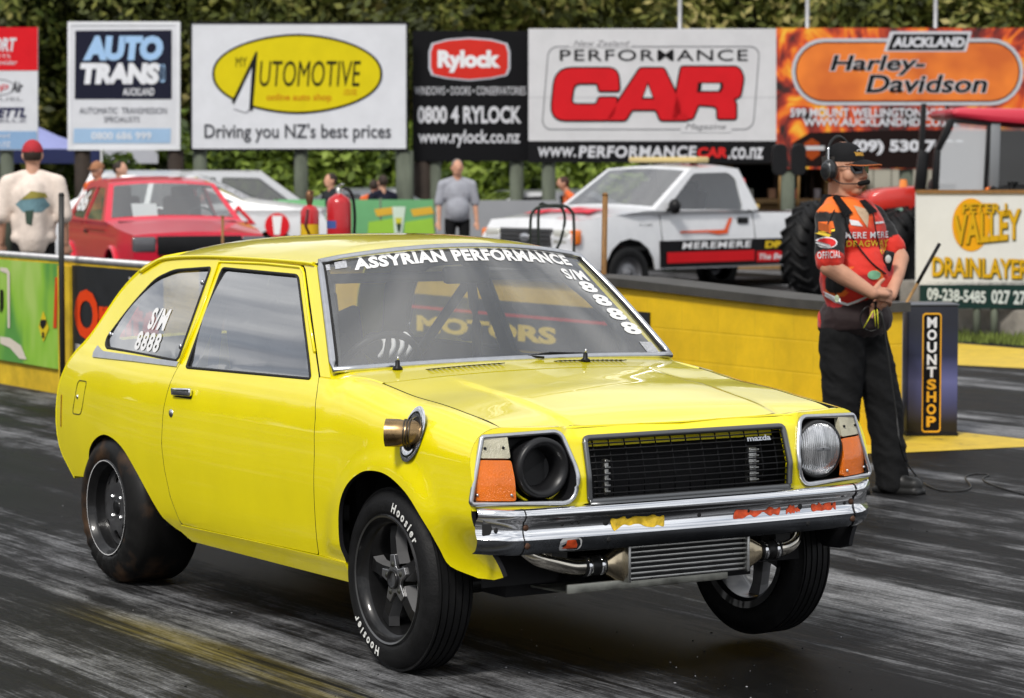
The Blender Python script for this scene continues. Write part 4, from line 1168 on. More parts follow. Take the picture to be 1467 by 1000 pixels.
# ---- fender exhaust --------------------------------------------------------------------
y_, z_ = FP(.165, .80)
c0 = Vector((.185, -y_+.0, .815))
nrm = Vector((0, -.97, .22)).normalized()
mb = MB()
axu = Vector((.28, 0, .96)).normalized(); axv = nrm.cross(axu).normalized(); axu = axv.cross(nrm).normalized()
ring = []
for rr in (1.0, .80, .62):
    ring.append([c0+axu*.096*rr*math.sin(2*PI*j/36)+axv*.066*rr*math.cos(2*PI*j/36)+nrm*(.004 if rr == 1 else (.010 if rr == .8 else .004)) for j in range(36)])
vs = sum(ring, []); n = 36
mb.add(vs, [(i*n+j, i*n+(j+1) % n, (i+1)*n+(j+1) % n, (i+1)*n+j) for i in range(2) for j in range(n)], 0, True)
fl_ = mb.build('exhaust_flange', CHR, car)
mb = MB(); mb.add([p-nrm*.001 for p in ring[2]], [tuple(range(36))]); mb.build('exhaust_hole', RUB, fl_)
ex = mat('heat_tinted_steel', (.36, .24, .12), .26, metal=1.0, noise=.4, nscale=11, rvar=.1)
pd = (c_r*-.80+Vector((0, -1, 0))*.42+Vector((0, 0, .05))).normalized()
pd = Vector((-.62, -.78, .02)).normalized()
s0 = c0+Vector((.01, .05, .005)); s1 = c0+Vector((-.005, -.03, .004)); s2 = s1+pd*.02; s3 = s1+pd*.062
mb = MB(); mb.tube([s0, s1, s2, s3], [.040, .043, .046, .046], 28, cap=False)
mb.tube([s3, s3-pd*.07], [.0425, .0425], 28, cap=False); mb.tube([s3-pd*.002, s3+pd*.001], [.0462, .0424], 28, cap=False)
mb.build('exhaust_tip', ex, car)
mb = MB()
for k in range(3): mb.tube([s1+pd*(-.022+.009*k), s1+pd*(-.017+.009*k)], .0475, 24)
mb.build('exhaust_bellows', mat('dark_steel', (.12, .10, .08), .35, metal=1.0), car)

# ---- wheels ----------------------------------------------------------------------------
def wheel_matrix(x, y, z, sg, steer=0.0):      # local +z points out of the car
    return Matrix.Translation((x, y, z)) @ Matrix.Rotation(steer, 4, 'Z') @ Matrix.Rotation(R(-90)*(1 if sg > 0 else -1), 4, 'X')
def front_wheel(x, y, z, sg, steer=0.0):
    Mw = wheel_matrix(x, y, z, sg, steer)       # y is the outer face of the tyre
    root = bpy.data.objects.new('front_wheel', None); col.objects.link(root); root.parent = car
    R_, W_ = .309, .175
    mb = MB()
    pr = [(.214, -.012), (.222, -.002), (.235, .004), (.262, .004), (.285, -.008), (.299, -.028)]
    tread = []
    hs = np.linspace(-.034, -W_+.034, 10)
    grooves = 5
    hh = []
    for i in range(grooves):
        a = -.036-(W_-.072)*i/(grooves-1)
        hh += [(R_-.001, a+.010), (R_, a+.0035), (R_-.006, a+.0028), (R_-.006, a-.0028), (R_, a-.0035)]
    pr += hh+[(R_-.001, -W_+.027), (.299, -W_+.026), (.285, -W_+.008), (.262, -W_), (.235, -W_), (.214, -W_+.012)]
    mb.lathe(pr, Mw, 72); ty = mb.build('tyre', TYRE, root); shade(ty, 50)
    # white blackletter on the sidewall, set on an arc
    mb = MB()
    for a0, word in ((R(58), 'Hoosier'), (R(238), 'Hoosier')):
        adv = 0.0
        k = .040
        ws_ = [text_geo(ch, .034, .18)[0] for ch in word]
        widths = [float(w_[:, 0].max()-w_[:, 0].min()) for w_ in ws_]
        tot = sum(widths)*k+.010*(len(word)-1)
        adv = -tot/2
        for ch, wv_, wd in zip(word, ws_, widths):
            fs = text_geo(ch, .034, .18)[1]
            x0 = wv_[:, 0].min(); pts = []
            for p in wv_:
                ang_c = (adv+(p[0]-x0)*k)/.262
                rad = .238+(p[1])*.060*(.80 if ch != 'H' else .74)
                a = a0-ang_c*(1)
                h = .0055 if rad < .266 else .0055-.5*(rad-.266)*.9
                lx = rad*math.cos(a)*(1 if True else 1); ly = rad*math.sin(a)
                # local x -> car, choose handedness so the word reads from outside
                pts.append(Mw @ Vector((lx*(-sg)*-1 if False else lx, ly, h)))
            mb.add(pts, fs); adv += wd*k+.010
    mb.build('tyre_lettering', mat('tyre_white', (.75, .75, .72), .7, noise=.3, nscale=50), ty, recalc=False)
    rim = bpy.data.objects.new('rim', None); col.objects.link(rim); rim.parent = root
    mb = MB()
    mb.lathe([(.216, -.012), (.221, -.002), (.216, .003), (.209, .000), (.206, -.012), (.198, -.030), (.188, -.036), (.182, -.060), (.178, -.15), (.19, -.165), (.214, -.168)], Mw, 64)
    rb = mb.build('barrel', RIMB, rim); shade(rb, 40)
    mb = MB(); mb.lathe([(.2095, .0012), (.2155, .0040)], Mw, 64); mb.build('lip_edge', mat('lip_edge_grey', (.2, .2, .2), .3, metal=.9), rim)
    # five straight spokes with machined faces
    mb = MB()
    for k in range(5):
        a = R(90+72*k+8); Mr = Mw @ Matrix.Rotation(a, 4, 'Z')
        sec = [(.050, .026, -.040), (.090, .021, -.036), (.140, .019, -.036), (.178, .024, -.044)]
        vs = []
        for r_, hw, h in sec:
            for sx_, dz in ((-1, 0), (1, 0), (1.15, -.040), (-1.15, -.040)):
                vs.append(Mr @ Vector((r_, sx_*hw, h+dz)))
        fs = []
        for i in range(3):
            for j in range(4): fs.append((i*4+j, i*4+(j+1) % 4, (i+1)*4+(j+1) % 4, (i+1)*4+j))
        for f in fs: pass
        mb.add(vs, fs, 0)
        for fi in range(len(mb.m)-len(fs), len(mb.m)):
            jj = (fi-(len(mb.m)-len(fs))) % 4
            mb.m[fi] = 0 if jj == 0 else 1
    mb.build('spokes', [RIMB, SPOKE], rim)
    mb = MB()
    star = []
    for k in range(10):
        rr = .084 if k % 2 == 0 else .046; a = R(36*k+90+8)
        for da in (-9, 9): star.append((rr*math.cos(a+R(da)), rr*math.sin(a+R(da))))
    mb.prism(star, .012, Mw @ Matrix.Translation((0, 0, -.040)), bev=.002); mb.build('hub_star', MACH, rim)
    mb = MB(); mb.lathe([(.033, -.027), (.033, -.020), (.026, -.019), (.022, -.034), (.0, -.034)], Mw, 28); mb.build('hub_ring', RIMB, rim)
    for k in range(5):
        a = R(72*k+90+8); Mn = Mw @ Matrix.Translation((.050*math.cos(a), .050*math.sin(a), -.028))
        mb = MB(); mb.lathe([(0, .004), (.0055, .004), (.0075, .001), (.0095, .001), (.0105, .000)], Mn, 12); mb.build('wheel_nut', mat('nut_dark', (.12, .12, .10), .35, metal=.9), rim)
    return root
def rear_wheel(x, y, z, sg):
    Mw = wheel_matrix(x, y, z, sg)
    root = bpy.data.objects.new('rear_wheel', None); col.objects.link(root); root.parent = car
    R_, W_ = .308, .30
    mb = MB()
    pr = [(.186, -.014), (.194, -.002), (.212, .007), (.245, .006), (.275, -.012), (.297, -.030), (.306, -.050), (R_, -.09), (R_, -.21), (.306, -.25), (.297, -.27), (.275, -.288), (.245, -.30), (.2, -.30), (.186, -.285)]
    n = 96; vs = []; fs = []
    for i, (r_, h) in enumerate(pr):
        for j in range(n):
            a = 2*PI*j/n
            p = Mw @ Vector((r_*math.cos(a), r_*math.sin(a), 0))
            wz = p.z-z
            low = sstep(.05, -.30, wz)
            wr = .007*math.sin(a*26+r_*30)*low*sstep(.19, .22, r_)*sstep(.305, .26, r_) if h > -.05 else 0
            q = Mw @ Vector((r_*math.cos(a), r_*math.sin(a), h+wr))
            q.z = max(q.z, .0005)                                # the slick lies flat on the track
            vs.append(q)
    for i in range(len(pr)-1):
        for j in range(n): fs.append((i*n+j, i*n+(j+1) % n, (i+1)*n+(j+1) % n, (i+1)*n+j))
    mb.add(vs, fs, 0, True)
    sm_ = bpy.data.materials.get('slick_rubber') or None
    if sm_ is None:
        sm_ = mat('slick_rubber', (.016, .015, .014), .5, noise=.3, nscale=12, rvar=.15, spec=.3)
        t = sm_.node_tree; b = t.nodes['Principled BSDF']
        tcn = t.nodes.new('ShaderNodeTexCoord'); n1 = t.nodes.new('ShaderNodeTexNoise'); n1.inputs['Scale'].default_value = 6.5; n1.inputs['Detail'].default_value = 5
        rp = t.nodes.new('ShaderNodeValToRGB')
        rp.color_ramp.elements[0].position = .50; rp.color_ramp.elements[0].color = (.0085, .0082, .008, 1)
        rp.color_ramp.elements[1].position = .74; rp.color_ramp.elements[1].color = (.10, .055, .028, 1)
        t.links.new(tcn.outputs['Object'], n1.inputs['Vector']); t.links.new(n1.outputs['Fac'], rp.inputs['Fac']); t.links.new(rp.outputs['Color'], b.inputs['Base Color'])
    ty = mb.build('tyre', sm_, root); shade(ty, 60)
    rim = bpy.data.objects.new('rim', None); col.objects.link(rim); rim.parent = root
    mb = MB()
    mb.lathe([(.188, -.014), (.196, -.001), (.190, .004), (.184, -.002), (.178, -.018), (.168, -.026), (.164, -.064), (.158, -.073)], Mw, 64)
    b_ = mb.build('barrel', RIMB, rim); shade(b_, 40)
    mb = MB(); mb.lathe([(.1892, .0043), (.1918, .0046)], Mw, 72, arc=2*PI); mb.build('white_pinstripe', WHT, rim)
    # dished centre with eight oval windows
    NP = 8
    bm = bmesh.new()
    outer = [bm.verts.new((.160*math.cos(2*PI*i/64), .160*math.sin(2*PI*i/64), 0)) for i in range(64)]
    eds = [bm.edges.new((outer[i], outer[(i+1) % 64])) for i in range(64)]
    for k in range(NP):
        a = 2*PI*k/NP
        hole = [(r_*math.cos(a)-t_*math.sin(a), r_*math.sin(a)+t_*math.cos(a)) for r_, t_ in roundpoly([(.094, -.017), (.139, -.030), (.139, .030), (.094, .017)], .014, 4)]
        hv = [bm.verts.new((p[0], p[1], 0)) for p in hole]
        eds += [bm.edges.new((hv[i], hv[(i+1) % len(hv)])) for i in range(len(hv))]
    bmesh.ops.triangle_fill(bm, use_beauty=True, edges=eds)
    dead = []
    for f in bm.faces:
        c_ = f.calc_center_median()
        for k in range(NP):
            a = 2*PI*k/NP; r_ = c_.x*math.cos(a)+c_.y*math.sin(a); t_ = -c_.x*math.sin(a)+c_.y*math.cos(a)
            if .094 < r_ < .139 and abs(t_) < .017+.013*(r_-.094)/.045: dead.append(f); break
    bmesh.ops.delete(bm, geom=dead, context='FACES_ONLY')
    for i in range(1, 14):
        for ax in (0, 1):
            no = Vector((0, 0, 0)); no[ax] = 1; co = Vector((0, 0, 0)); co[ax] = -.16+.32*i/14
            bmesh.ops.bisect_plane(bm, geom=bm.verts[:]+bm.edges[:]+bm.faces[:], dist=1e-6, plane_co=co, plane_no=no)
    for v in bm.verts:
        r_ = v.co.length
        v.co.z = -.072+.022*sstep(.155, .10, r_)-.006*sstep(.08, .06, r_)
    r2 = bmesh.ops.solidify(bm, geom=bm.faces[:], thickness=.010)
    mb = MB(); mb.bm(bm, Mw, 0, True); ctr = mb.build('centre', mat('satin_rim_centre', (.045, .045, .047), .35, coat=.4, noise=.2, nscale=12), rim); shade(ctr, 40)
    mb = MB(); mb.lathe([(.032, -.07), (.032, -.045), (.026, -.040), (.0, -.040)], Mw, 24); mb.build('hub_cap', RIMB, rim)
    for k in range(4):
        a = R(90*k+45); Mn = Mw @ Matrix.Translation((.055*math.cos(a), .055*math.sin(a), -.054))
        mb = MB(); mb.lathe([(0, .016), (.006, .016), (.0085, .012), (.0095, .0)], Mn, 6, smooth=False); mb.build('wheel_nut', TRIM, rim)
    mb = MB(); mb.lathe([(.0, -.15), (.155, -.15)], Mw, 30); mb.lathe([(.158, -.085), (.160, -.27), (.186, -.285)], Mw, 48); mb.build('brake_drum', mat('underbody_black', (0, 0, 0)), rim)
    return root
front_wheel(-.02, -.770, .309, -1)
front_wheel(.115, .752, .335, 1, R(5))
rear_wheel(-2.325, -.778, .308, -1)
rear_wheel(-2.315, .752, .308, 1)

# ---- inside: dash, seats, cage, wheel --------------------------------------------------
mb = MB(); mb.box((-.62, 0, .86), (.28, 1.30, .16), None, 0, .04); mb.box((-.72, -.33, .93), (.16, .40, .07), None, 0, .03); mb.build('dashboard', DARKIN, car)
mb = MB()
for sg in (-1, 1):
    mb.tube(smooth_loop([(-1.72, sg*.60, .35), (-1.70, sg*.595, .95), (-1.66, sg*.53, 1.27), (-1.60, sg*.47, 1.315)], 5, False), .021, 10)
    mb.tube(smooth_loop([(-1.62, sg*.48, 1.305), (-1.1, sg*.50, 1.30), (-.93, sg*.515, 1.27), (-.66, sg*.62, 1.0), (-.62, sg*.63, .4)], 5, False), .021, 10)
    mb.tube([(-1.68, sg*.55, 1.23), (-2.45, sg*.48, .55)], .021, 10)
mb.tube([(-1.62, -.48, 1.31), (-1.62, .48, 1.31)], .021, 10); mb.tube([(-.94, -.51, 1.275), (-.94, .51, 1.275)], .019, 10)
mb.tube([(-1.66, -.53, 1.27), (-1.72, .58, .45)], .021, 10); mb.tube([(-1.70, -.58, .85), (-1.70, .58, .85)], .021, 10)
mb.build('roll_cage', mat('cage_grey', (.05, .052, .055), .4), car)
for sg in (-1,):
    mb = MB()
    mb.box((-1.30, sg*.33, .50), (.48, .46, .16), None, 0, .05); mb.box((-1.56, sg*.33, .86), (.13, .46, .74), Matrix.Rotation(R(-14), 3, 'Y'), 0, .05)
    for k in (-1, 1): mb.box((-1.50, sg*.33+k*.22, .92), (.22, .05, .42), Matrix.Rotation(R(-14), 3, 'Y'), 0, .02)
    mb.build('race_seat', mat('seat_black', (.012, .012, .013), .8), car)
mb = MB(); Ms = Matrix.Translation((-.86, -.33, .93)) @ Matrix.Rotation(R(-62), 4, 'Y')
mb.tube([Ms @ Vector((.165*math.cos(a), .165*math.sin(a), 0)) for a in [2*PI*i/32 for i in range(32)]], .014, 8, closed=True)
for a in (0, 120, 240): mb.tube([Ms @ Vector((0, 0, -.03)), Ms @ Vector((.16*math.cos(R(a)), .16*math.sin(R(a)), 0))], .012, 6)
mb.tube([Ms @ Vector((0, 0, -.03)), Ms @ Vector((0, 0, -.25))], .02, 8); mb.build('steering_wheel', BLK, car)
mb = MB(); mb.box((-.79, .0, 1.285), (.03, .20, .065), Matrix.Rotation(R(-10), 3, 'Y'), 0, .015); mb.tube([(-.79, 0, 1.30), (-.82, 0, 1.37)], .008, 6); mb.build('rear_view_mirror', BLK, car)
# one short wiper parked at the foot of the screen
mb = MB(); mb.tube([screen(.02, .012, .010), screen(.20, .028, .016), screen(.40, .022, .012)], .0045, 6); mb.tube([screen(.06, .016, .012), cowl(-.41, .10)+Vector((0, 0, .008))], .005, 6); mb.build('wiper', BLK, car)
# tail lamps and rear bumper
for sg in (-1, 1):
    mb = MB()
    mb.grid(lambda u, z: Vector((-2.892-.03*(1-u), sg*(SY(-2.93, z)-.02-.22*(1-u)), z)), [0, .3, .6, .85, 1.0], [.595, .64, .69, .73])
    mb.grid(lambda u, z: Vector((-2.892+.072*u, sg*(SY(-2.93+.06*u, z)+.006-.012*(1-u)), z)), [0, .5, 1.0], [.595, .64, .69, .73])
    mb.build('tail_lamp', mat('tail_lamp_red', (.45, .015, .01), .2, coat=.6, noise=.2), car)
mb = MB()
for yy in np.linspace(-.70, .70, 2): pass
rb_prof = [(.0, .52), (-.03, .515), (-.045, .49), (-.04, .44), (-.01, .43)]
mb.grid(lambda y, i: Vector((-2.87+rb_prof[int(i)][0]+.10*sstep(.62, .745, abs(y)), y, rb_prof[int(i)][1])), list(np.linspace(-.745, .745, 25)), [0, 1, 2, 3, 4])
mb.build('rear_bumper', GUN, car)
# number-plate height tow bracket by the near rear corner
mb = MB(); mb.box((-2.82, -.60, .40), (.06, .08, .07), None, 0, .01); mb.build('tow_bracket', BLK, car)
# ================================================================ advertising boards on posts
WHITEP = (214, 216, 221)
class Board:
    def __init__(s, name, label, cat, D, ref, group=None, thick=.06):
        s.D = D; s.n = -VIEW_H; s.thick = thick
        p = s.P(ref, 300, 0); p.z = 0
        s.root = empty(name, p, label, cat, group); s.parts = {}
    def P(s, px, py, layer=0.0):
        r = ray(px, py); q = CAM+r*(s.D/r.dot(VIEW_H))
        return q+s.n*layer
    def mbof(s, part, m):
        k = (part, m.name) if not part.endswith('_mark') else (part, m.name+str(len(s.parts)))
        if k not in s.parts: s.parts[k] = (MB(), m)
        return s.parts[k][0]
    def panel(s, x0, y0, x1, y1, m, part='panel', back=0.0):
        mb = s.mbof(part, m)
        f = [s.P(a, b, 0) for a, b in ((x0, y1), (x1, y1), (x1, y0), (x0, y0))]
        g = [p-s.n*s.thick for p in f]
        mb.add(f+g, [(0, 1, 2, 3), (7, 6, 5, 4), (0, 4, 5, 1), (1, 5, 6, 2), (2, 6, 7, 3), (3, 7, 4, 0)])
    def poly(s, pts, m, part, layer=1):
        s.mbof(part, m).add([s.P(a, b, layer*.006) for a, b in pts], [tuple(range(len(pts)))])
    def ring(s, a, b, m, part, layer=1):
        n = len(a)
        s.mbof(part, m).add([s.P(p[0], p[1], layer*.006) for p in a]+[s.P(p[0], p[1], layer*.006) for p in b], [(i, (i+1) % n, n+(i+1) % n, n+i) for i in range(n)])
    def text(s, t, x0, y0, x1, y1, m, part='lettering', layer=2, bold=0.0, shear=0.0, spacing=1.0, slope=0.0):
        vs, fs = text_fit(t, x0, 0, x1, 1, bold, shear, spacing)
        s.mbof(part, m).add([s.P(a, y1-(y1-y0)*b+slope*(a-x0), layer*.006) for a, b in vs], fs)
    def post(s, px, y_top, w, m, back=.09, name='post'):
        a = s.P(px, y_top, -s.thick-back); b = Vector((a.x, a.y, 0))
        mb = MB(); mb.tube([b, b.lerp(a, .5)+Vector((.004, .003, 0)), a], w/2, 10)
        mb.build(name, m, s.root, world=True)
    def frame(s, x0, y0, x1, y1, w, m, part='frame'):
        for (a, b, c_, d_) in ((x0, y0, x1, y0+w), (x0, y1-w, x1, y1), (x0, y0+w, x0+w, y1-w), (x1-w, y0+w, x1, y1-w)):
            mb = s.mbof(part, m)
            f = [s.P(p, q, .012) for p, q in ((a, d_), (c_, d_), (c_, b), (a, b))]; g = [p-s.n*(s.thick+.02) for p in f]
            mb.add(f+g, [(0, 1, 2, 3), (7, 6, 5, 4), (0, 4, 5, 1), (1, 5, 6, 2), (2, 6, 7, 3), (3, 7, 4, 0)])
    def done(s):
        for (part, _), (mb, m) in s.parts.items(): mb.build(part, m, s.root, world=True, recalc=(part in ('panel', 'frame')))
GRP = 'advertising boards along the far side'
POSTG = mat('post_green_grey', (.10, .115, .085), .8, noise=.35, nscale=5, stretch=(1, 1, .3))
POSTB = mat('post_dark_brown', (.030, .020, .014), .8, noise=.3, nscale=5)
K = cmat(22, 22, 24); Wt = cmat(*WHITEP); RED = cmat(208, 30, 38)

b = Board('billboard', 'narrow red and white board cut off by the photo edge above the blue gazebo', 'billboard', 44, 20, GRP)
b.panel(-90, 39, 54, 215, Wt); b.poly([(-90, 39), (54, 39), (54, 101), (-90, 101)], cmat(214, 28, 38), 'red_band'); b.poly([(-90, 188), (53, 188), (53, 214), (-90, 214)], cmat(140, 172, 208), 'blue_band')
b.text('MOTOR SPORT', -88, 54, 24, 74, Wt, shear=.2, bold=.04); b.text('PARTS', -20, 78, 15, 83, Wt); b.text('speed provider', -40, 86, 25, 95, Wt, shear=.25)
b.ring(ell(-2, 125, 24, 12), ell(-2, 125, 22, 10.5), cmat(150, 150, 155), 'emblem'); b.text('stop', -30, 120, 12, 131, cmat(215, 60, 70), 'red_lettering', shear=.2); b.text('Air', 16, 116, 33, 132, cmat(70, 70, 75), 'grey_lettering', shear=.3, bold=.02)
b.text('FAST FUEL', -60, 139, 33, 144, cmat(150, 150, 155), 'grey_lettering'); b.text('HAMMETTL', -60, 154, 38, 168, cmat(40, 42, 80), 'navy_lettering', shear=.3, bold=.04); b.text('FUEL CELLZ', -60, 170, 38, 175, cmat(110, 110, 125), 'grey_lettering')
b.text('0800 speed', -40, 191, 14, 199, Wt); b.text('www.co.nz', -40, 203, 15, 211, Wt)
b.post(7, 215, .22, POSTG); b.post(-70, 215, .22, POSTG); b.done()

b = Board('billboard', 'white framed square board with navy block and pale blue italic lettering', 'billboard', 44, 177, GRP)
b.panel(97, 31, 258, 215, Wt); b.frame(97, 31, 258, 215, 5, cmat(226, 228, 232))
b.poly([(108, 44), (246, 43), (246, 142), (107, 142)], cmat(28, 30, 48), 'navy_block')
LB = cmat(160, 195, 232)
b.text('AUTO', 119, 51, 234, 87, LB, 'blue_lettering', bold=.075, shear=.12); b.text('TRANS', 115, 90, 229, 121, cmat(225, 227, 232), 'white_lettering', bold=.07, shear=.12)
b.text('LTD', 229, 118, 237, 92, LB, 'blue_lettering'); b.text('AUCKLAND', 176, 126, 221, 137, cmat(225, 227, 232), 'white_lettering', bold=.02, shear=.12, spacing=1.1)
G6 = cmat(96, 98, 108)
b.text('AUTOMATIC  TRANSMISSION', 114, 154, 239, 163, G6, 'grey_lettering'); b.text('SPECIALISTS', 149, 167, 200, 175, G6, 'grey_lettering')
b.poly([(106, 184), (245, 184), (244, 205), (105, 205)], cmat(160, 190, 220), 'blue_band'); b.text('0800 686 999', 131, 189, 217, 200, cmat(222, 226, 232), 'white_lettering', bold=.02)
b.post(116, 215, .26, POSTB); b.post(250, 215, .26, POSTB); b.done()

b = Board('billboard', 'wide white board with yellow oval and slogan below in a thin black frame', 'billboard', 43.6, 428, GRP)
b.panel(273, 31, 584, 216, Wt); b.frame(272, 31, 585, 216, 3, K)
def lens_oval(cx, cy, rx, ry, n=60):
    out = []
    for i in range(n):
        a = 2*PI*i/n; c_, s_ = math.cos(a), math.sin(a)
        out.append((cx+rx*math.copysign(abs(c_)**1.12, c_), cy+ry*math.copysign(abs(s_)**.92, s_)))
    return out
b.poly(lens_oval(426, 106, 122, 57.5), K, 'oval_edge', 1); b.poly(lens_oval(426, 106, 118.5, 54), cmat(214, 196, 18), 'yellow_oval', 2)
b.poly([(366.5, 74), (369, 74), (362, 158), (356, 157), (361, 100), (337, 150), (332, 146)], K, 'big_letter', 3)
b.poly([(361, 97), (357, 157), (352, 161), (334, 155), (337, 147)], Wt, 'letter_gap', 3.5)
b.text('MY', 338, 82, 354, 96, cmat(60, 56, 10), 'small_lettering', 3); b.text('UTOMOTIVE', 372, 87, 517, 124, cmat(34, 32, 14), 'black_lettering', 3, shear=.16, bold=.0)
b.text('online auto shop', 382, 134, 475, 147, cmat(196, 120, 20), 'orange_lettering', 3, bold=.01); b.text('.co.nz', 492, 128, 511, 136, cmat(190, 120, 20), 'orange_lettering', 3)
b.text("Driving you NZ's best prices", 293, 177, 560, 204, cmat(62, 64, 70), 'slogan', 2, bold=.012)
b.post(285, 216, .22, POSTG); b.post(430, 216, .22, POSTG); b.post(579, 216, .28, POSTG); b.done()

b = Board('billboard', 'black board with red rounded badge and white phone number beside the oval board', 'billboard', 44, 672, GRP)
b.panel(591, 44, 757, 231, cmat(18, 18, 20, .35))
bad = [(614, 74), (618, 62), (640, 56), (672, 53.5), (705, 56), (727, 62), (731, 74), (731, 98), (727, 108), (705, 113), (672, 116), (640, 113), (618, 108), (614, 98)]
sh = lambda pts, k: [((x-672.5)*k+672.5, (y-85)*(k-.02)+85) for x, y in pts]
b.poly(bad, cmat(190, 192, 200), 'badge_edge', 1); b.poly(sh(bad, .94), cmat(205, 48, 38), 'badge', 2)
b.text('Rylock', 627, 72, 717, 104, cmat(228, 228, 230), 'badge_lettering', 3, bold=.06)
W2 = cmat(206, 207, 212)
b.text('WINDOWS • DOORS • CONSERVATORIES', 594, 124, 753, 136, W2, 'small_lettering'); b.text('0800 4 RYLOCK', 598, 152, 747, 177, W2, 'phone_lettering', bold=.035); b.text('www.rylock.co.nz', 599, 186, 745, 211, W2, 'web_lettering', bold=.02)
b.post(605, 231, .30, POSTB); b.post(622, 231, .22, POSTG); b.post(740, 231, .22, POSTG); b.done()

b = Board('billboard', 'large white board with big red outlined lettering and black web strip below', 'billboard', 43.5, 934, GRP)
b.panel(757, 41, 1112, 202, cmat(206, 206, 208)); b.panel(757, 202, 1112, 233, cmat(20, 20, 22), 'web_strip')
b.poly([(757, 139), (1112, 139), (1112, 140), (757, 140)], cmat(178, 178, 181), 'sheet_joint', .4)
def skew(pts): return [(x+(130-y)*.08, y) for x, y in pts]
o1, o2 = skew(rrect(780, 66, 1084, 186, 14)), skew(rrect(781.5, 67.5, 1082.5, 184.5, 13))
b.ring(o1, o2, cmat(130, 130, 134), 'outline', 1)
b.poly([(815, 58), (905, 58), (905, 68), (815, 68)], cmat(206, 206, 208), 'outline_gap', 1.4); b.poly([(975, 178), (1048, 178), (1048, 190), (975, 190)], cmat(206, 206, 208), 'outline_gap', 1.4)
b.text('New Zealand', 822, 58, 902, 66, cmat(120, 120, 124), 'script', 2, shear=.3); b.text('Magazine', 982, 177, 1040, 188, cmat(110, 110, 114), 'script', 2, shear=.3)
b.text('PERFORMANCE', 802, 71, 1071, 87, K, 'black_lettering', 2, bold=.004, spacing=1.12)
# the three big letters, drawn as they stand: square-shouldered and wide
Cc = roundpoly([(796, 98), (885, 98), (887, 130), (858, 130), (857, 119), (822, 119), (817, 150), (855, 150), (858, 140), (884, 140), (880, 172), (789, 172)], [24, 18, 4, 3, 6, 10, 10, 6, 3, 4, 20, 22], 5)
Ac = roundpoly([(917, 98), (951, 98), (986, 172), (946, 172), (940, 157), (905, 157), (896, 172), (868, 172)], 3, 2)
Ah = [(919, 142), (928, 117), (937, 142)]
Rc = roundpoly([(976, 96), (1058, 96), (1065, 110), (1060, 138), (1050, 142), (1054, 148), (1054, 170), (1028, 170), (1028, 152), (1000, 150), (992, 170), (962, 170)], [3, 14, 10, 10, 6, 6, 3, 3, 8, 3, 3, 3], 4)
Rh = [(998, 132), (1000, 118), (1035, 118), (1036, 125), (1032, 132)]
def grow(pts, d):
    n = len(pts); out = []
    ar = sum(pts[i][0]*pts[(i+1) % n][1]-pts[(i+1) % n][0]*pts[i][1] for i in range(n))
    sg = 1 if ar > 0 else -1
    for i in range(n):
        a, c_, e = pts[i-1], pts[i], pts[(i+1) % n]
        t = Vector((e[0]-a[0], e[1]-a[1])); t = t.normalized() if t.length > 1e-6 else Vector((1, 0))
        out.append((c_[0]+t.y*d*sg, c_[1]-t.x*d*sg))
    return out
for pts in (Cc, Ac, Rc):
    b.poly(grow(pts, 2.4), K, 'letter_edge', 2); b.poly(pts, cmat(206, 28, 36), 'big_lettering', 3)
for pts in (Ah, Rh):
    b.poly(grow(pts, 0), K, 'letter_edge', 4); c0 = (sum(p[0] for p in pts)/len(pts), sum(p[1] for p in pts)/len(pts))
    b.poly([(c0[0]+(p[0]-c0[0])*.72, c0[1]+(p[1]-c0[1])*.72) for p in pts], cmat(206, 206, 208), 'letter_hole', 5)
b.text('www.', 771, 211, 825, 225, W2, 'web_lettering', 2, shear=.1, bold=.01); b.text('PERFORMANCE', 829, 209, 998, 226, W2, 'web_lettering', 2, shear=.1, bold=.035, spacing=1.12)
b.text('CAR', 999, 211, 1042, 226, cmat(208, 40, 40), 'red_lettering', 2, shear=.1, bold=.05); b.text('.co.nz', 1043, 211, 1094, 228, W2, 'web_lettering', 2, shear=.1, bold=.02)
b.post(786, 233, .22, POSTG); b.post(960, 233, .22, POSTG); b.done()

FL, t_, b_, n_, l_ = node_mat('flame_print')
tcn = n_('ShaderNodeTexCoord'); mpn = n_('ShaderNodeMapping'); mpn.inputs['Rotation'].default_value = (.3, .2, .5); mpn.inputs['Scale'].default_value = (1, 1, .8)
n1 = n_('ShaderNodeTexNoise'); n1.inputs['Scale'].default_value = 1.15; n1.inputs['Detail'].default_value = 3; n1.inputs['Roughness'].default_value = .55; n1.inputs['Distortion'].default_value = 2.6
rp = ramp(n_, [(.34, (.012, .004, .003)), (.44, (.30, .02, .008)), (.52, (.72, .09, .008)), (.60, (.85, .28, .01)), (.70, (.88, .58, .05))])
l_(tcn.outputs['Object'], mpn.inputs['Vector']); l_(mpn.outputs['Vector'], n1.inputs['Vector']); l_(n1.outputs['Fac'], rp.inputs['Fac']); l_(rp.outputs['Color'], b_.inputs['Base Color']); b_.inputs['Roughness'].default_value = .5
b = Board('billboard', 'flame printed board with orange rounded name plate above the tractor', 'billboard', 43.5, 1290, GRP)
b.panel(1112, 40, 1560, 242, FL)
b.poly([(1135, 205), (1160, 190), (1290, 186), (1560, 188), (1560, 242), (1300, 241), (1135, 238)], cmat(26, 14, 12), 'dark_area', 1)
b.poly(rrect(1134, 55, 1466, 151, 47), cmat(190, 190, 195), 'plate_edge', 2); b.poly(rrect(1139, 60, 1461, 146, 42), K, 'plate_line', 2.4)
OR, t_, b_, n_, l_ = node_mat('orange_print')
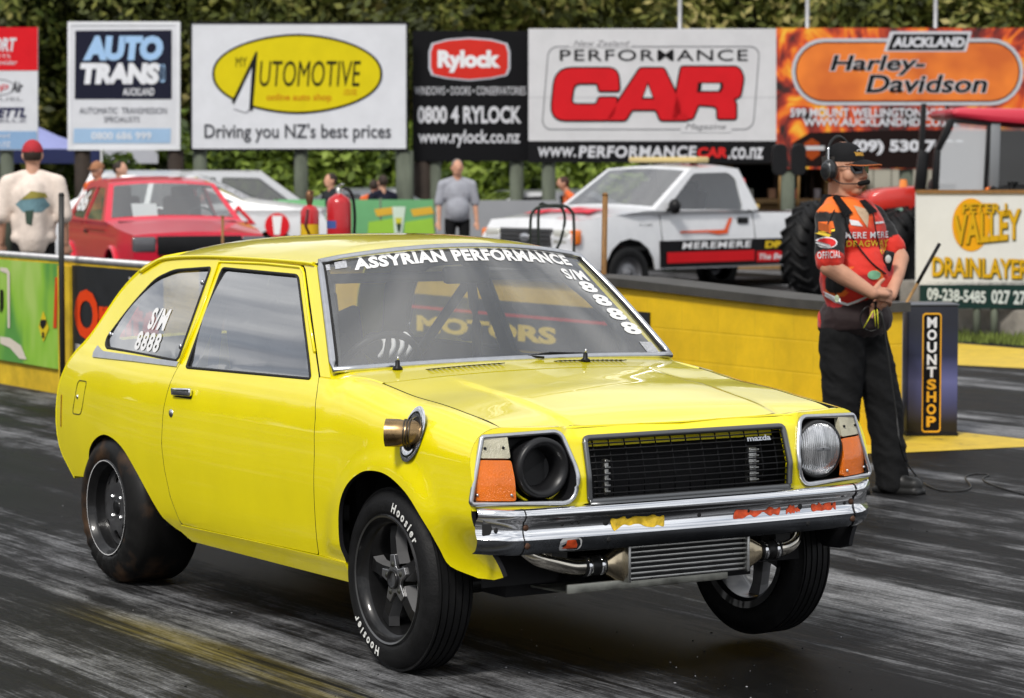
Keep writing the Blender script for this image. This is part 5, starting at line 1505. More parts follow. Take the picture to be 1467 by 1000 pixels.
tcn = n_('ShaderNodeTexCoord'); n1 = n_('ShaderNodeTexNoise'); n1.inputs['Scale'].default_value = 1.6; rp = ramp(n_, [(.35, (.60, .12, .012)), (.65, (.85, .22, .02))]); l_(tcn.outputs['Object'], n1.inputs['Vector']); l_(n1.outputs['Fac'], rp.inputs['Fac']); l_(rp.outputs['Color'], b_.inputs['Base Color'])
b.poly(rrect(1141, 62, 1459, 144, 40), OR, 'name_plate', 2.8)
b.poly([(1275, 45), (1392, 45), (1384, 74), (1266, 74)], cmat(200, 200, 205), 'tab_edge', 3); b.poly([(1280, 49), (1387, 49), (1380, 72), (1271, 72)], K, 'name_tab', 3.4)
b.text('AUCKLAND', 1278, 53, 1382, 68, W2, 'tab_lettering', 4, bold=.05, shear=.15)
for (t__, x0, y0, x1, y1) in (('Harley-', 1189, 79, 1325, 108), ('Davidson', 1240, 107, 1414, 133)):
    b.text(t__, x0-1.5, y0-.8, x1+1.5, y1+1.2, cmat(205, 205, 208), 'lettering_edge', 3.2, bold=.055, shear=.2); b.text(t__, x0, y0, x1, y1, K, 'name_lettering', 4, bold=.022, shear=.2)
b.text('599 MOUNT WELLINGTON HIGHWAY', 1132, 155, 1400, 168, W2, 'address_lettering', 3, bold=.03); b.text('WWW.AUCKLANDHD.CO.NZ', 1150, 169, 1375, 181, W2, 'address_lettering', 3, bold=.03)
b.text('(09) 530 7600', 1220, 200, 1382, 222, W2, 'phone_lettering', 3, bold=.05)
b.poly([(1152, 205), (1163, 198), (1174, 205), (1174, 222), (1163, 230), (1152, 222)], cmat(150, 62, 20), 'shield', 3); b.poly([(1146, 209), (1181, 209), (1181, 215), (1146, 215)], cmat(190, 190, 192), 'shield_bar', 4)
b.post(1130, 242, .22, POSTG); b.post(1300, 242, .22, POSTG); b.done()

# drainlayer board on the far kerb
dD = depth_of(on_plane(1420, 484, 2, 0))
b = Board('billboard', 'white hand painted board with yellow lettering over a dark green phone strip, right edge', 'billboard', dD-.2, 1400, None, .04)
b.panel(1312, 276, 1560, 408, cmat(216, 217, 214)); b.panel(1318, 404, 1560, 442, cmat(26, 52, 48), 'phone_strip')
b.poly(ell(1391, 322, 27, 38), cmat(226, 160, 24), 'yellow_disc', 1)
YL_, GN_ = cmat(205, 160, 26), cmat(62, 74, 20)
def wtext(t, x0, y0, x1, y1, sl):
    b.text(t, x0+1.5, y0+1.5, x1+1.5, y1+1.5, GN_, 'lettering_shade', 2, bold=.04, slope=sl); b.text(t, x0, y0, x1, y1, YL_, 'lettering', 3, bold=.03, slope=sl)
wtext('PETER J.', 1378, 291, 1447, 310, .0); wtext('VALLEY', 1366, 308, 1462, 352, -.10); wtext('DRAINLAYERS', 1335, 367, 1484, 396, .03)
b.text('09-238-5485', 1328, 412, 1412, 430, cmat(205, 212, 208), 'phone_lettering', 2, bold=.03, slope=.06); b.text('027 2755', 1420, 415, 1486, 435, cmat(205, 212, 208), 'phone_lettering', 2, bold=.03, slope=.04)
for px in (1322, 1400, 1425, 1540): b.post(px, 430, .07, POSTG, -.0)
b.mbof('top_rail', WOODM).add([b.P(x, y, l) for x, y in ((1312, 272), (1560, 272), (1560, 277), (1312, 277)) for l in (0.02, -.05)], [(0, 2, 4, 6), (1, 7, 5, 3), (0, 1, 3, 2), (4, 5, 7, 6)])
b.done()
# thin steel poles standing above the boards
for i, px in enumerate((973, 1155, 1338)):
    p = at_depth(px, 236, 46); g0 = Vector((p.x, p.y, 0)); top_ = at_depth(px, -30, 46)
    o_ = empty('steel_pole', g0, ('slim grey pole rising above the big white lettered board', 'slim grey pole above the left end of the flame board', 'slim grey pole above the right part of the flame board')[i], 'pole', 'slim poles behind the boards')
    mb = MB(); mb.tube([(0, 0, 0), (0, 0, top_.z)], .035, 10); mb.build('shaft', mat('galvanised', (.42, .42, .43), .45, metal=.7), o_)
    mb = MB(); mb.lathe([(.055, 0), (.055, .06), (.0, .09)], Matrix.Translation((0, 0, top_.z)), 10); mb.build('pole_cap', mat('galvanised', (.4, .4, .4)), o_)
# ================================================================ hill, trees and shrubs beyond the boards
hm, t_, b_, n_, l_ = node_mat('hill_grass')
tcn = n_('ShaderNodeTexCoord'); n1 = n_('ShaderNodeTexNoise'); n1.inputs['Scale'].default_value = .6; n1.inputs['Detail'].default_value = 8
rp = ramp(n_, [(.35, (.018, .03, .008)), (.55, (.06, .08, .018)), (.7, (.16, .15, .05))]); l_(tcn.outputs['Object'], n1.inputs['Vector']); l_(n1.outputs['Fac'], rp.inputs['Fac']); l_(rp.outputs['Color'], b_.inputs['Base Color']); b_.inputs['Roughness'].default_value = .95
def place(px, d): p = at_depth(px, 240, d); return Vector((p.x, p.y, 0))
rg = random.Random(11)
mb = MB()
def hillf(u, v):
    d = 46+v*60; p = CAM+VIEW_H*d+c_r*((u-.5)*120)
    return Vector((p.x, p.y, .012+max(0, v*60-6)*.33+.5*math.sin(u*9)*v))
mb.grid(hillf, [i/30 for i in range(31)], [j/24 for j in range(25)])
h_ = mb.build('hill', hm); h_['kind'] = 'structure'
def leaf_material(name, stops):
    m, t, b, n, l = node_mat(name)
    ge = n('ShaderNodeNewGeometry'); oi = n('ShaderNodeObjectInfo')
    mxn = n('ShaderNodeMath'); mxn.operation = 'MULTIPLY_ADD'; mxn.inputs[1].default_value = .75
    l(ge.outputs['Random Per Island'], mxn.inputs[0])
    sc_ = n('ShaderNodeMath'); sc_.operation = 'MULTIPLY'; sc_.inputs[1].default_value = .25; l(oi.outputs['Random'], sc_.inputs[0]); l(sc_.outputs[0], mxn.inputs[2])
    tcw = n('ShaderNodeNewGeometry'); nw = n('ShaderNodeTexNoise'); nw.inputs['Scale'].default_value = .55; nw.inputs['Detail'].default_value = 3
    l(tcw.outputs['Position'], nw.inputs['Vector']); mw_ = n('ShaderNodeMath'); mw_.operation = 'MULTIPLY_ADD'; mw_.inputs[1].default_value = 2.4; mw_.inputs[2].default_value = -1.2; l(nw.outputs['Fac'], mw_.inputs[0])
    ad = n('ShaderNodeMath'); ad.operation = 'ADD'; ad.use_clamp = True; l(mxn.outputs[0], ad.inputs[0]); l(mw_.outputs[0], ad.inputs[1])
    r = ramp(n, stops); l(ad.outputs[0], r.inputs['Fac']); l(r.outputs['Color'], b.inputs['Base Color'])
    b.inputs['Roughness'].default_value = .55; b.inputs['Specular IOR Level'].default_value = .3
    tr = n('ShaderNodeBsdfTranslucent'); l(r.outputs['Color'], tr.inputs['Color'])
    ms_ = n('ShaderNodeMixShader'); ms_.inputs['Fac'].default_value = .25
    out = [x for x in t.nodes if x.type == 'OUTPUT_MATERIAL'][0]
    l(b.outputs[0], ms_.inputs[1]); l(tr.outputs[0], ms_.inputs[2]); l(ms_.outputs[0], out.inputs['Surface'])
    return m
LEAF_D = leaf_material('leaf_dark', [(0, (.014, .022, .005)), (.4, (.042, .066, .013)), (.75, (.12, .155, .03)), (1, (.27, .29, .075))])
LEAF_Y = leaf_material('leaf_yellowing', [(0, (.028, .034, .006)), (.4, (.085, .105, .018)), (.75, (.22, .22, .045)), (1, (.45, .38, .14))])
LEAF_B = leaf_material('leaf_bright', [(0, (.040, .070, .010)), (.5, (.15, .22, .025)), (1, (.32, .42, .07))])
BARK = mat('bark', (.045, .036, .028), .9, noise=.4, nscale=6, stretch=(1, 1, .2), bump=.6, bscale=14)
def crown_mesh(name, seed, rx, rz, nleaf, size, m, nclump=26):
    r_ = random.Random(seed); mb = MB()
    cl = []
    for i in range(nclump):
        while True:
            p = Vector((r_.uniform(-1, 1), r_.uniform(-1, 1), r_.uniform(-1, 1)))
            if p.length < 1: break
        if i % 2: p = p.normalized()*r_.uniform(.7, 1.0)
        cl.append((Vector((p.x*rx*.78, p.y*rx*.78, p.z*rz*.78)), r_.uniform(.16, .46)*rx))
    vs = []; fs = []
    for i in range(nleaf):
        c, cr_ = cl[r_.randrange(nclump)]
        v = Vector((r_.gauss(0, 1), r_.gauss(0, 1), r_.gauss(0, 1))).normalized()*cr_*(r_.random()**.35)
        p = c+v
        nrm = (v.normalized()+Vector((r_.uniform(-.6, .6), r_.uniform(-.6, .6), r_.uniform(-.2, .9)))).normalized()
        s_, u_, _ = frame_from(nrm); a = r_.uniform(0, 2*PI); e1 = s_*math.cos(a)+u_*math.sin(a); e2 = u_*math.cos(a)-s_*math.sin(a)
        k = size*r_.uniform(.6, 1.4); o_ = len(vs)
        vs += [p-e1*k, p-e2*k*.5, p+e1*k, p+e2*k*.5]; fs.append((o_, o_+1, o_+2, o_+3))
    mb.add(vs, fs)
    o = mb.build(name, m, None, recalc=False)
    me = o.data; bpy.data.objects.remove(o)
    return me
CR = [crown_mesh('crown', 1, 3.1, 4.2, 22000, .095, LEAF_D, 30), crown_mesh('crown', 2, 3.4, 3.8, 22000, .10, LEAF_Y, 32), crown_mesh('crown', 3, 2.7, 4.6, 20000, .09, LEAF_D, 28)]
SH = [crown_mesh('foliage', 4, 1.25, 1.0, 5000, .085, LEAF_B, 24), crown_mesh('foliage', 5, 1.1, 1.15, 5000, .08, LEAF_D, 24)]
def trunk_mesh(seed, h):
    r_ = random.Random(seed); mb = MB()
    pts = [Vector((r_.uniform(-.1, .1)*i, r_.uniform(-.1, .1)*i, h*i/5)) for i in range(6)]
    mb.tube(smooth_loop(pts, 3, False), list(np.linspace(.26, .10, 16)), 10)
    for k in range(7):
        z = h*r_.uniform(.45, .9); a = r_.uniform(0, 2*PI); q = pts[0].lerp(pts[-1], z/h)
        mb.tube([q, q+Vector((math.cos(a)*.8, math.sin(a)*.8, .7)), q+Vector((math.cos(a)*1.8, math.sin(a)*1.8, 1.9))], [.09, .06, .025], 7)
    o = mb.build('trunk', BARK); me = o.data; bpy.data.objects.remove(o); return me
TR = [trunk_mesh(1, 6.5), trunk_mesh(2, 6.0), trunk_mesh(3, 7.2)]
tlabels = {}
names_ = ['far left above the red and white board', 'above the left edge of the navy block board', 'above the right edge of the navy block board', 'above the left half of the oval board', 'above the right half of the oval board', 'above the black board with the red badge',
          'above the left half of the big red lettered board', 'above the right half of the big red lettered board', 'above the left half of the flame board', 'above the middle of the flame board', 'above the right end of the flame board', 'beyond the right edge of the flame board', 'furthest right behind the tractor roof']
txs_ = [10, 150, 265, 370, 500, 640, 800, 960, 1120, 1280, 1430, 1570, 1690]
kind_ = [0, 1, 2, 1, 0, 1, 1, 0, 1, 0, 1, 0, 2]
def tree(px, d, k, lab, s=1.0, dz=0.0):
    p = place(px, d)
    adj = ['dark leafy', 'yellowing leafy', 'dense dark'][k]
    o_ = empty('tree', p, '%s tree rising %s' % (adj, lab), 'tree', 'trees on the bank behind the boards', rg.uniform(0, 6.28)); o_.scale = (s, s, s)
    o_.location.z = -.1+dz
    t = link('trunk', TR[k], o_); c = link('crown', CR[k], o_); c.location = (0, 0, (4.9, 4.6, 5.2)[k])
    return o_
for px, k, nm in zip(txs_, kind_, names_): tree(px+rg.uniform(-10, 10), 53+rg.uniform(-2, 3), k, nm, rg.uniform(.92, 1.12))
back_ = [('behind the gap left of the navy block board', 75, 1), ('further back over the navy block board', 205, 1), ('further back over the oval board', 440, 0), ('behind the dark gap beside the oval board', 575, 2), ('further back over the black badge board', 720, 1),
         ('further back over the big red lettered board', 880, 2), ('behind the join of the white and flame boards', 1050, 1), ('further back over the flame board', 1210, 0), ('further back near the right edge of the photo', 1380, 1), ('at the far right edge behind the others', 1500, 0), ('at the far left edge behind the others', -60, 2)]
for nm, px, k in back_: tree(px, 62+rg.uniform(-2, 3), k, nm, rg.uniform(1.15, 1.4), 2.2)
# shrubs in the gap under the boards
sl_ = [(225, 47, 0, 'bright green shrub between the posts of the navy block board'), (335, 48, 1, 'dark shrub behind the pale wagon roof'), (470, 48.5, 1, 'dark shrub under the oval board behind the fire extinguisher'), (540, 48, 0, 'bright green shrub under the right end of the oval board'), (700, 47, 0, 'bright green shrub behind the man in the grey shirt'), (655, 49, 1, 'dark green shrub left of the grey shirted man, under the badge board'), (760, 48, 0, 'bright green shrub under the left end of the big white board'), (850, 48.5, 0, 'bright green shrub behind the pickup windscreen'), (610, 48, 0, 'bright green shrub at the dark post of the badge board'), (400, 47.5, 0, 'bright green shrub behind the post under the oval board')]
for px, d, k, lab in sl_:
    p = place(px, d); o_ = empty('shrub', p, lab, 'shrub', 'shrubs under the boards', rg.uniform(0, 6))
    s = rg.uniform(1.1, 1.4); o_.scale = (s, s, s*.95)
    f = link('foliage', SH[k], o_); f.location = (0, 0, .95)
    mb = MB()
    for q in range(4): mb.tube([(0, 0, 0), (.15*math.cos(q*1.6), .15*math.sin(q*1.6), .4), (.4*math.cos(q*1.6), .4*math.sin(q*1.6), .9)], [.03, .022, .01], 6)
    mb.build('stems', BARK, o_)
# near shrub at the left edge

# unseen trees added on the near side to darken reflections in glass and paint
r_ = random.Random(77); mb = MB(); vs = []; fs = []
for k in range(26):
    cx, cy = -95+k*3.6+r_.uniform(-1.5, 1.5), -24-r_.uniform(0, 5)-k*.15; hgt = r_.uniform(7.5, 12.0)
    for i in range(620):
        v = Vector((r_.gauss(0, 1), r_.gauss(0, 1), r_.gauss(0, 1))).normalized()*(r_.random()**.3)
        q = Vector((cx+v.x*3.2, cy+v.y*2.6, hgt*.52+v.z*hgt*.5)); e1 = Vector((r_.uniform(-1, 1), r_.uniform(-1, 1), r_.uniform(-1, 1))).normalized()*.42; e2 = e1.cross(Vector((r_.uniform(-1, 1), r_.uniform(-1, 1), r_.uniform(-1, 1)))).normalized()*.3
        o_ = len(vs); vs += [q-e1, q-e2, q+e1, q+e2]; fs.append((o_, o_+1, o_+2, o_+3))
LEAF_W = leaf_material('leaf_mirrored_dark', [(0, (.010, .016, .006)), (.6, (.026, .036, .012)), (1, (.05, .06, .02))])  # darker leaf colour for the added trees, keeps their reflection dark
mb.add(vs, fs); o_ = mb.build('added_trees', LEAF_W, recalc=False); tag(o_, 'dark trees added out of view on the near side, to be mirrored in the car glass', 'added_trees', None, 'stuff')
# ================================================================ vehicles behind the barriers
CARGL = glass_mat('tinted_car_glass', (.55, .58, .58), 1.5, haze=.06)
PALEGL = glass_mat('pale_car_glass', (.80, .83, .83), 1.5, haze=.08)  # haze makes these panes paler
BLACKIN = mat('seat_black', (.012, .012, .013), .8)
def lerp_profile(pts, x): return interp(x, [p[0] for p in pts], [p[1] for p in pts])
def vehicle(name, loc, yaw, label, spec, cat='car', group=None):
    """x forward from the middle, z up.  spec: half width, side outline with arches, window openings, roof line segments"""
    root = empty(name, loc, label, cat, group, yaw)
    W_ = spec['w']; zb = spec['belt']; tum = spec['tumble']; paint = spec['paint']; floor = spec['floor']
    def hy(x, z):
        y = W_-.10*max(0, (.45-z))**1.0*.6
        if z > zb: y -= (z-zb)*tum
        else: y -= .05*((z-.55)/.5)**2
        L2 = spec['L']/2
        y -= .07*sstep(L2-.55, L2, abs(x))
        return y
    top = spec['top']                      # (x, z, kind) front to rear: kind of the stretch that FOLLOWS the point
    # side outline: over the top, down the tail, along the sill with arches cut out, up the nose
    out = [(x, z) for x, z, k in top]
    bottom = [(top[-1][0]+.01, floor+.10)]
    for wx in (spec['wheels'][1], spec['wheels'][0]):
        ra = spec['wr']+spec.get('archgap', .06)
        bottom.append((wx-ra-.02, floor))
        for i in range(9):
            a = PI-PI*i/8; bottom.append((wx+ra*math.cos(a), max(floor, spec['wr']+ra*math.sin(a))))
        bottom.append((wx+ra+.02, floor))
    bottom.append((spec['L']/2-.03, floor+.08))
    outline = out+bottom
    mb = MB()
    for sg in (-1, 1):
        panel(mb, outline, spec['windows'], lambda x, z: Vector((x, sg*hy(x, z), z)), .12, .06, .03*(-1 if sg > 0 else 1), 0, 1)
    glass = []
    for i in range(len(top)-1):
        (x0, z0, k), (x1, z1, _) = top[i], top[i+1]
        def skin(t, s):
            x = x0+(x1-x0)*t; z = z0+(z1-z0)*t; q = 1-s*s
            nx, nz = (z1-z0), -(x1-x0); l_ = math.hypot(nx, nz) or 1; nx, nz = -nx/l_*-1, nz/l_
            if nz < 0 and abs(nx) < .3: nx, nz = -nx, -nz
            return Vector((x, s*hy(x, z), z))+Vector((-(z1-z0)/l_*-1 if False else 0, 0, .035*q*(1 if k in ('roof', 'paint', 'glass') else 0)))
        ts = [0, .25, .5, .75, 1]; ss = [-1+2*j/10 for j in range(11)]
        if k == 'glass':
            mg = MB(); mg.grid(lambda t, s: skin(.06+.88*t, s*.90)+Vector((0, 0, .004)), ts, ss); glass.append(mg)
        if k != 'glass': mb.grid(skin, ts, ss, 2 if k == 'black' else 0, True)
        else:
            for sl in (-1, 1): mb.grid(lambda t, q: skin(t, sl*(.90+.10*q)), ts, [0, 1], 0, True)
            mb.grid(lambda t, s: skin(t*.06, s), [0, 1], ss, 0, True); mb.grid(lambda t, s: skin(.94+t*.06, s), [0, 1], ss, 0, True)
    o = mb.build('body', [paint, DARKIN, BLK], root, recalc=False); shade(o, 30)
    for g_, nm in zip(glass, ('windscreen', 'rear_window')):
        g_.build(nm, spec.get('glassmat', CARGL), root)
    for k, wn in enumerate(spec['windows']):
        for sg in (-1, 1):
            mg = MB(); panel(mg, wn, [], lambda x, z: Vector((x, sg*(hy(x, z)-.012), z)), .3, .2, 0); mg.build('side_window', spec.get('glassmat', CARGL), root, recalc=False)
    for wx in spec['wheels']:
        for sg in (-1, 1):
            Mw = Matrix.Translation((wx, sg*(W_-.02), spec['wr'])) @ Matrix.Rotation(R(-90)*sg, 4, 'X')
            wroot = bpy.data.objects.new('wheel', None); col.objects.link(wroot); wroot.parent = root
            r_ = spec['wr']
            m2 = MB(); m2.lathe([(r_*.62, -.01), (r_*.8, .008), (r_*.95, -.005), (r_, -.04), (r_, -.17), (r_*.9, -.2), (r_*.6, -.2)], Mw, 28); m2.build('tyre', TYRE, wroot)
            m2 = MB(); m2.lathe([(r_*.64, -.008), (r_*.58, -.02), (r_*.52, -.06), (r_*.2, -.045), (r_*.17, -.02), (0, -.02)], Mw, 28)
            m2.build('rim', spec.get('rim', ALU), wroot)
    xc = sum(p_[0] for w_ in spec['windows'] for p_ in w_)/sum(len(w_) for w_ in spec['windows'])
    for sg in (-1, 1):
        mb = MB(); mb.box((xc+.05, sg*W_*.45, zb-.08), (.14, W_*.55, .75), Matrix.Rotation(R(-12), 3, 'Y'), 0, .04); mb.box((xc-.02, sg*W_*.45, zb+.33), (.09, .24, .16), None, 0, .03); mb.build('seat', BLACKIN, root)
    mb = MB(); mb.box((spec['wheels'][0]-.35, 0, zb-.04), (.3, W_*1.7, .14), None, 0, .03); mb.tube([Vector((spec['wheels'][0]-.62, W_*.45+.17*math.cos(a), zb+.02+.15*math.sin(a))) for a in [2*PI*i/18 for i in range(18)]], .016, 6, closed=True); mb.build('dashboard', BLACKIN, root)
    mb = MB(); mb.box((0, 0, floor+.14), (spec['L']*.82, W_*1.5, .22)); mb.build('underbody', mat('underbody_black', (0, 0, 0)), root)
    return root, hy
def nose_box(root, name, x, y, z, sx, sy, sz, m, bev=.01):
    mb = MB(); mb.box((x, y, z), (sx, sy, sz), None, 0, bev); return mb.build(name, m, root)

LAMPG = mat('lamp_glass_pale', (.55, .55, .50), .15, coat=.6, metal=.3)
# ---- red two-door saloon ------------------------------------------------------------------
REDP = mat('red_paint', (.66, .012, .040), .3, coat=.7, noise=.05)
spec = dict(w=.79, L=4.0, belt=.90, tumble=.42, paint=REDP, floor=.22, wr=.29, wheels=(1.22, -1.20), rim=mat('rim_dark', (.04, .04, .042), .4, metal=.6), archgap=.07,
            glassmat=PALEGL,
            top=[(1.98, .42, 'paint'), (2.0, .66, 'paint'), (1.96, .80, 'paint'), (.78, .93, 'glass'), (.22, 1.33, 'roof'), (-.3, 1.385, 'roof'), (-.85, 1.35, 'glass'), (-1.32, .98, 'paint'), (-1.95, .93, 'paint'), (-1.99, .75, 'paint'), (-1.97, .45, 'paint')],
            windows=[roundpoly([(.62, .935), (.16, 1.285), (-.28, 1.30), (-.32, .935)], .03), roundpoly([(-.40, .935), (-.37, 1.30), (-.80, 1.27), (-1.12, .96)], .03)])
pr = at_depth(226, 300, 31.6); pr.z = .13
rc, hy = vehicle('saloon_car', pr, R(-11.7), 'red two door saloon with racing numbers parked behind the low poster wall', spec)
for sg in (-1, 1):
    mb = MB(); mb.box((1.985, sg*.60, .70), (.05, .26, .17), None, 0, .03); mb.build('headlight', mat('smoked_lamp', (.10, .10, .11), .15, coat=.6), rc)
    mb = MB(); panel(mb, [(-.30, .50), (.86, .50), (.86, .512), (-.30, .512)], [], lambda x, z: Vector((x, sg*(hy(x, z)+.003), z+.32)), .2, 0, 0); mb.build('body_line', mat('red_shadowline', (.16, .005, .012), .4), rc, recalc=False)
    mb = MB(); mb.box((-.22, sg*(hy(0, .8)+.012), .80), (.15, .02, .025), None, 0, .005); mb.build('door_handle', BLK, rc)
    mb = MB()
    mb.tube([Vector((1.22+.36*math.cos(a), sg*(hy(1.2, .5)+.012), .29+.36*math.sin(a))) for a in [R(5+170*i/14) for i in range(15)]], .028, 8)
    mb.tube([Vector((-1.20+.36*math.cos(a), sg*(hy(1.2, .5)+.012), .29+.36*math.sin(a))) for a in [R(5+170*i/14) for i in range(15)]], .028, 8); mb.build('arch_flare', REDP, rc)
nose_box(rc, 'grille', 2.0, 0, .69, .04, .92, .20, BLK); nose_box(rc, 'air_dam', 1.98, 0, .34, .10, 1.5, .22, BLK); nose_box(rc, 'front_bumper', 2.03, 0, .47, .06, 1.5, .06, TRIM)
mb = MB()
for i, ch in enumerate('86'):
    pass
vs, fs = text_fit('86', -1.02, 1.02, -.50, 1.26, bold=.03)
mb.add([Vector((x, -(hy(x, z)+.002), z)) for x, z in vs], fs); mb.build('racing_number', WHT, rc, recalc=False)
mb = MB(); mb.box((.45, -.25, 1.02), (.02, .28, .22), Matrix.Rotation(R(-35), 3, 'Y')); mb.build('paper_sheet', WHT, rc)
# ---- white hatchback with stickers ---------------------------------------------------------
WHP = mat('white_paint', (.70, .71, .73), .3, coat=.7, noise=.04)
spec2 = dict(w=.83, L=4.1, belt=.92, tumble=.40, paint=WHP, floor=.22, wr=.30, wheels=(1.25, -1.25), rim=ALU,
             top=[(2.0, .40, 'paint'), (2.05, .62, 'paint'), (1.90, .92, 'paint'), (.85, 1.04, 'glass'), (.05, 1.38, 'roof'), (-.9, 1.40, 'glass'), (-1.75, .98, 'paint'), (-2.0, .90, 'paint'), (-2.02, .45, 'paint')],
             windows=[roundpoly([(.72, 1.03), (.02, 1.31), (-.45, 1.34), (-.50, .96)], .04), roundpoly([(-.58, .96), (-.52, 1.34), (-1.0, 1.32), (-1.55, 1.0)], .04)])
pw = at_depth(280, 300, 39.3); pw.z = .12
wc, hy2 = vehicle('hatchback_car', pw, R(54), 'white hatchback with round red and white door emblem behind the red saloon', spec2)
mb = MB()
def dw(pts, off=.018): return [Vector((x, -(hy2(x, z)+off), z)) for x, z in pts]
cv_, cf_ = conform(ell(1.30, .72, .17, .17), .05); mb.add(dw(cv_), cf_); rr_ = mb.build('round_emblem', cmat(210, 30, 40), wc, recalc=False)
mb = MB(); mb.add(dw([(1.26, .59), (1.34, .59), (1.37, .85), (1.23, .85)], .026), [(0, 1, 2, 3)]); mb.build('emblem_stripe', WHT, wc, recalc=False)
mb = MB(); a_, c_ = [(.50, .74), (1.00, .74), (.76, 1.0)], [(.59, .775), (.91, .775), (.757, .94)]
mb.add(dw(a_)+dw(c_), [(0, 1, 4, 3), (1, 2, 5, 4), (2, 0, 3, 5)]); mb.build('triangle_emblem', cmat(205, 40, 50), wc, recalc=False)
for sg in (-1, 1): nose_box(wc, 'headlight', 1.98, sg*.58, .68, .06, .34, .14, LAMPG)
nose_box(wc, 'front_bumper', 2.02, 0, .45, .08, 1.5, .16, WHP, .03); nose_box(wc, 'grille', 2.03, 0, .64, .03, .7, .07, BLK)
# ---- pale wagons further back ---------------------------------------------------------------
SILV = mat('pale_silver_paint', (.50, .51, .53), .32, coat=.6, metal=.2)
spec3 = dict(w=.86, L=4.7, belt=1.0, tumble=.35, paint=SILV, floor=.26, wr=.33, wheels=(1.4, -1.4), rim=ALU,
             top=[(2.3, .45, 'paint'), (2.35, .70, 'paint'), (2.2, .90, 'paint'), (1.15, 1.05, 'glass'), (.45, 1.56, 'roof'), (-2.05, 1.56, 'glass'), (-2.32, 1.02, 'paint'), (-2.34, .5, 'paint')],
             windows=[roundpoly([(.98, 1.04), (.40, 1.48), (-.15, 1.49), (-.18, 1.04)], .04), roundpoly([(-.26, 1.04), (-.23, 1.49), (-1.1, 1.49), (-1.12, 1.04)], .04), roundpoly([(-1.2, 1.04), (-1.18, 1.49), (-2.0, 1.48), (-2.15, 1.06)], .04)])
p3 = at_depth(330, 300, 41.5); p3.z = 0
sv, h3 = vehicle('estate_car', p3, YAW-PI/2+R(8), 'pale silver estate car parked under the oval board, behind the white hatchback', spec3)
nose_box(sv, 'front_bumper', 2.34, 0, .5, .1, 1.6, .2, SILV, .03)
for sg in (-1, 1): nose_box(sv, 'headlight', 2.27, sg*.62, .78, .06, .34, .16, LAMPG)
spec4 = dict(spec3); spec4['paint'] = mat('dull_white_paint', (.62, .64, .66), .35, coat=.5)
spec4['top'] = [(2.3, .45, 'paint'), (2.35, .70, 'paint'), (2.2, .88, 'paint'), (1.05, 1.0, 'glass'), (.30, 1.38, 'roof'), (-.9, 1.40, 'glass'), (-1.7, 1.05, 'paint'), (-2.3, 1.0, 'paint'), (-2.34, .5, 'paint')]
spec4['windows'] = [roundpoly([(.90, 1.03), (.28, 1.31), (-.25, 1.33), (-.28, 1.03)], .04), roundpoly([(-.36, 1.03), (-.33, 1.33), (-.9, 1.32), (-1.4, 1.06)], .04)]
p4 = at_depth(515, 300, 45.0); p4.z = -.12
s4, h4 = vehicle('saloon_car', p4, YAW+PI/2-R(14), 'dull white saloon parked under the right end of the oval board', spec4)
nose_box(s4, 'front_bumper', 2.34, 0, .5, .1, 1.6, .2, spec4['paint'], .03)
p5 = at_depth(752, 300, 45); p5.z = -.15
s5, h5 = vehicle('saloon_car', p5, YAW+PI/2+R(18), 'white saloon half hidden behind the pickup bonnet, under the big white board', dict(spec4, paint=WHP))
nose_box(s5, 'front_bumper', 2.34, 0, .5, .1, 1.6, .2, WHP, .03)

# ---- white pickup ---------------------------------------------------------------------------
spec6 = dict(w=.97, L=5.5, belt=1.18, tumble=.26, paint=WHP, floor=.42, wr=.37, wheels=(1.75, -1.70), rim=mat('steel_rim', (.22, .22, .23), .4, metal=.8), archgap=.10,
             glassmat=PALEGL,
             top=[(2.72, .55, 'paint'), (2.76, .85, 'paint'), (2.62, 1.08, 'paint'), (1.30, 1.22, 'glass'), (.50, 1.76, 'roof'), (-.10, 1.80, 'roof'), (-.42, 1.76, 'paint'), (-.66, 1.24, 'paint'), (-.69, 1.16, 'black'), (-3.05, 1.14, 'paint'), (-3.08, .62, 'paint')],
             windows=[roundpoly([(1.08, 1.22), (.46, 1.70), (-.20, 1.71), (-.34, 1.62), (-.38, 1.20)], .06)])
# the nose sits at the photograph's left, the flank runs to the right
hd = Vector((-.03, -1.0, 0)).normalized()
pc = at_depth(966, 330, 38.6); pc.z = -.14
yawp = math.atan2(hd.y, hd.x)+R(11)
pk, hy6 = vehicle('pickup_truck', pc, yawp, 'white single cab pickup with black and red lower stripes and a roof beacon bar', spec6, 'pickup truck')
# heading -Y: the flank seen is local +y? decide by the side facing the camera
toc = (CAM-pc); toc.z = 0
sgv = 1 if (Matrix.Rotation(yawp, 3, 'Z') @ Vector((0, 1, 0))).dot(toc) > 0 else -1
def flank(pts, off=.004): return [Vector((x, sgv*(hy6(x, z)+off), z)) for x, z in pts]
def flank_text(mb, t, xl, z0, xr, z1, off=.026, **k):      # xl is the end seen at the left
    vs, fs = text_fit(t, 0, 0, 1, 1, **k)
    mb.add(flank([(xl+(xr-xl)*a, z0+(z1-z0)*b) for a, b in vs], off), fs)
def band(x0, x1, z0, z1, n=14): return [(x0+(x1-x0)*i/n, z0) for i in range(n+1)]+[(x1-(x1-x0)*i/n, z1) for i in range(n+1)]
def addband(mb, x0, x1, z0, z1, off):
    n = 14
    for i in range(n):
        a, c_ = x0+(x1-x0)*i/n, x0+(x1-x0)*(i+1)/n
        mb.add(flank([(a, z0), (c_, z0), (c_, z1), (a, z1)], off), [(0, 1, 2, 3)])
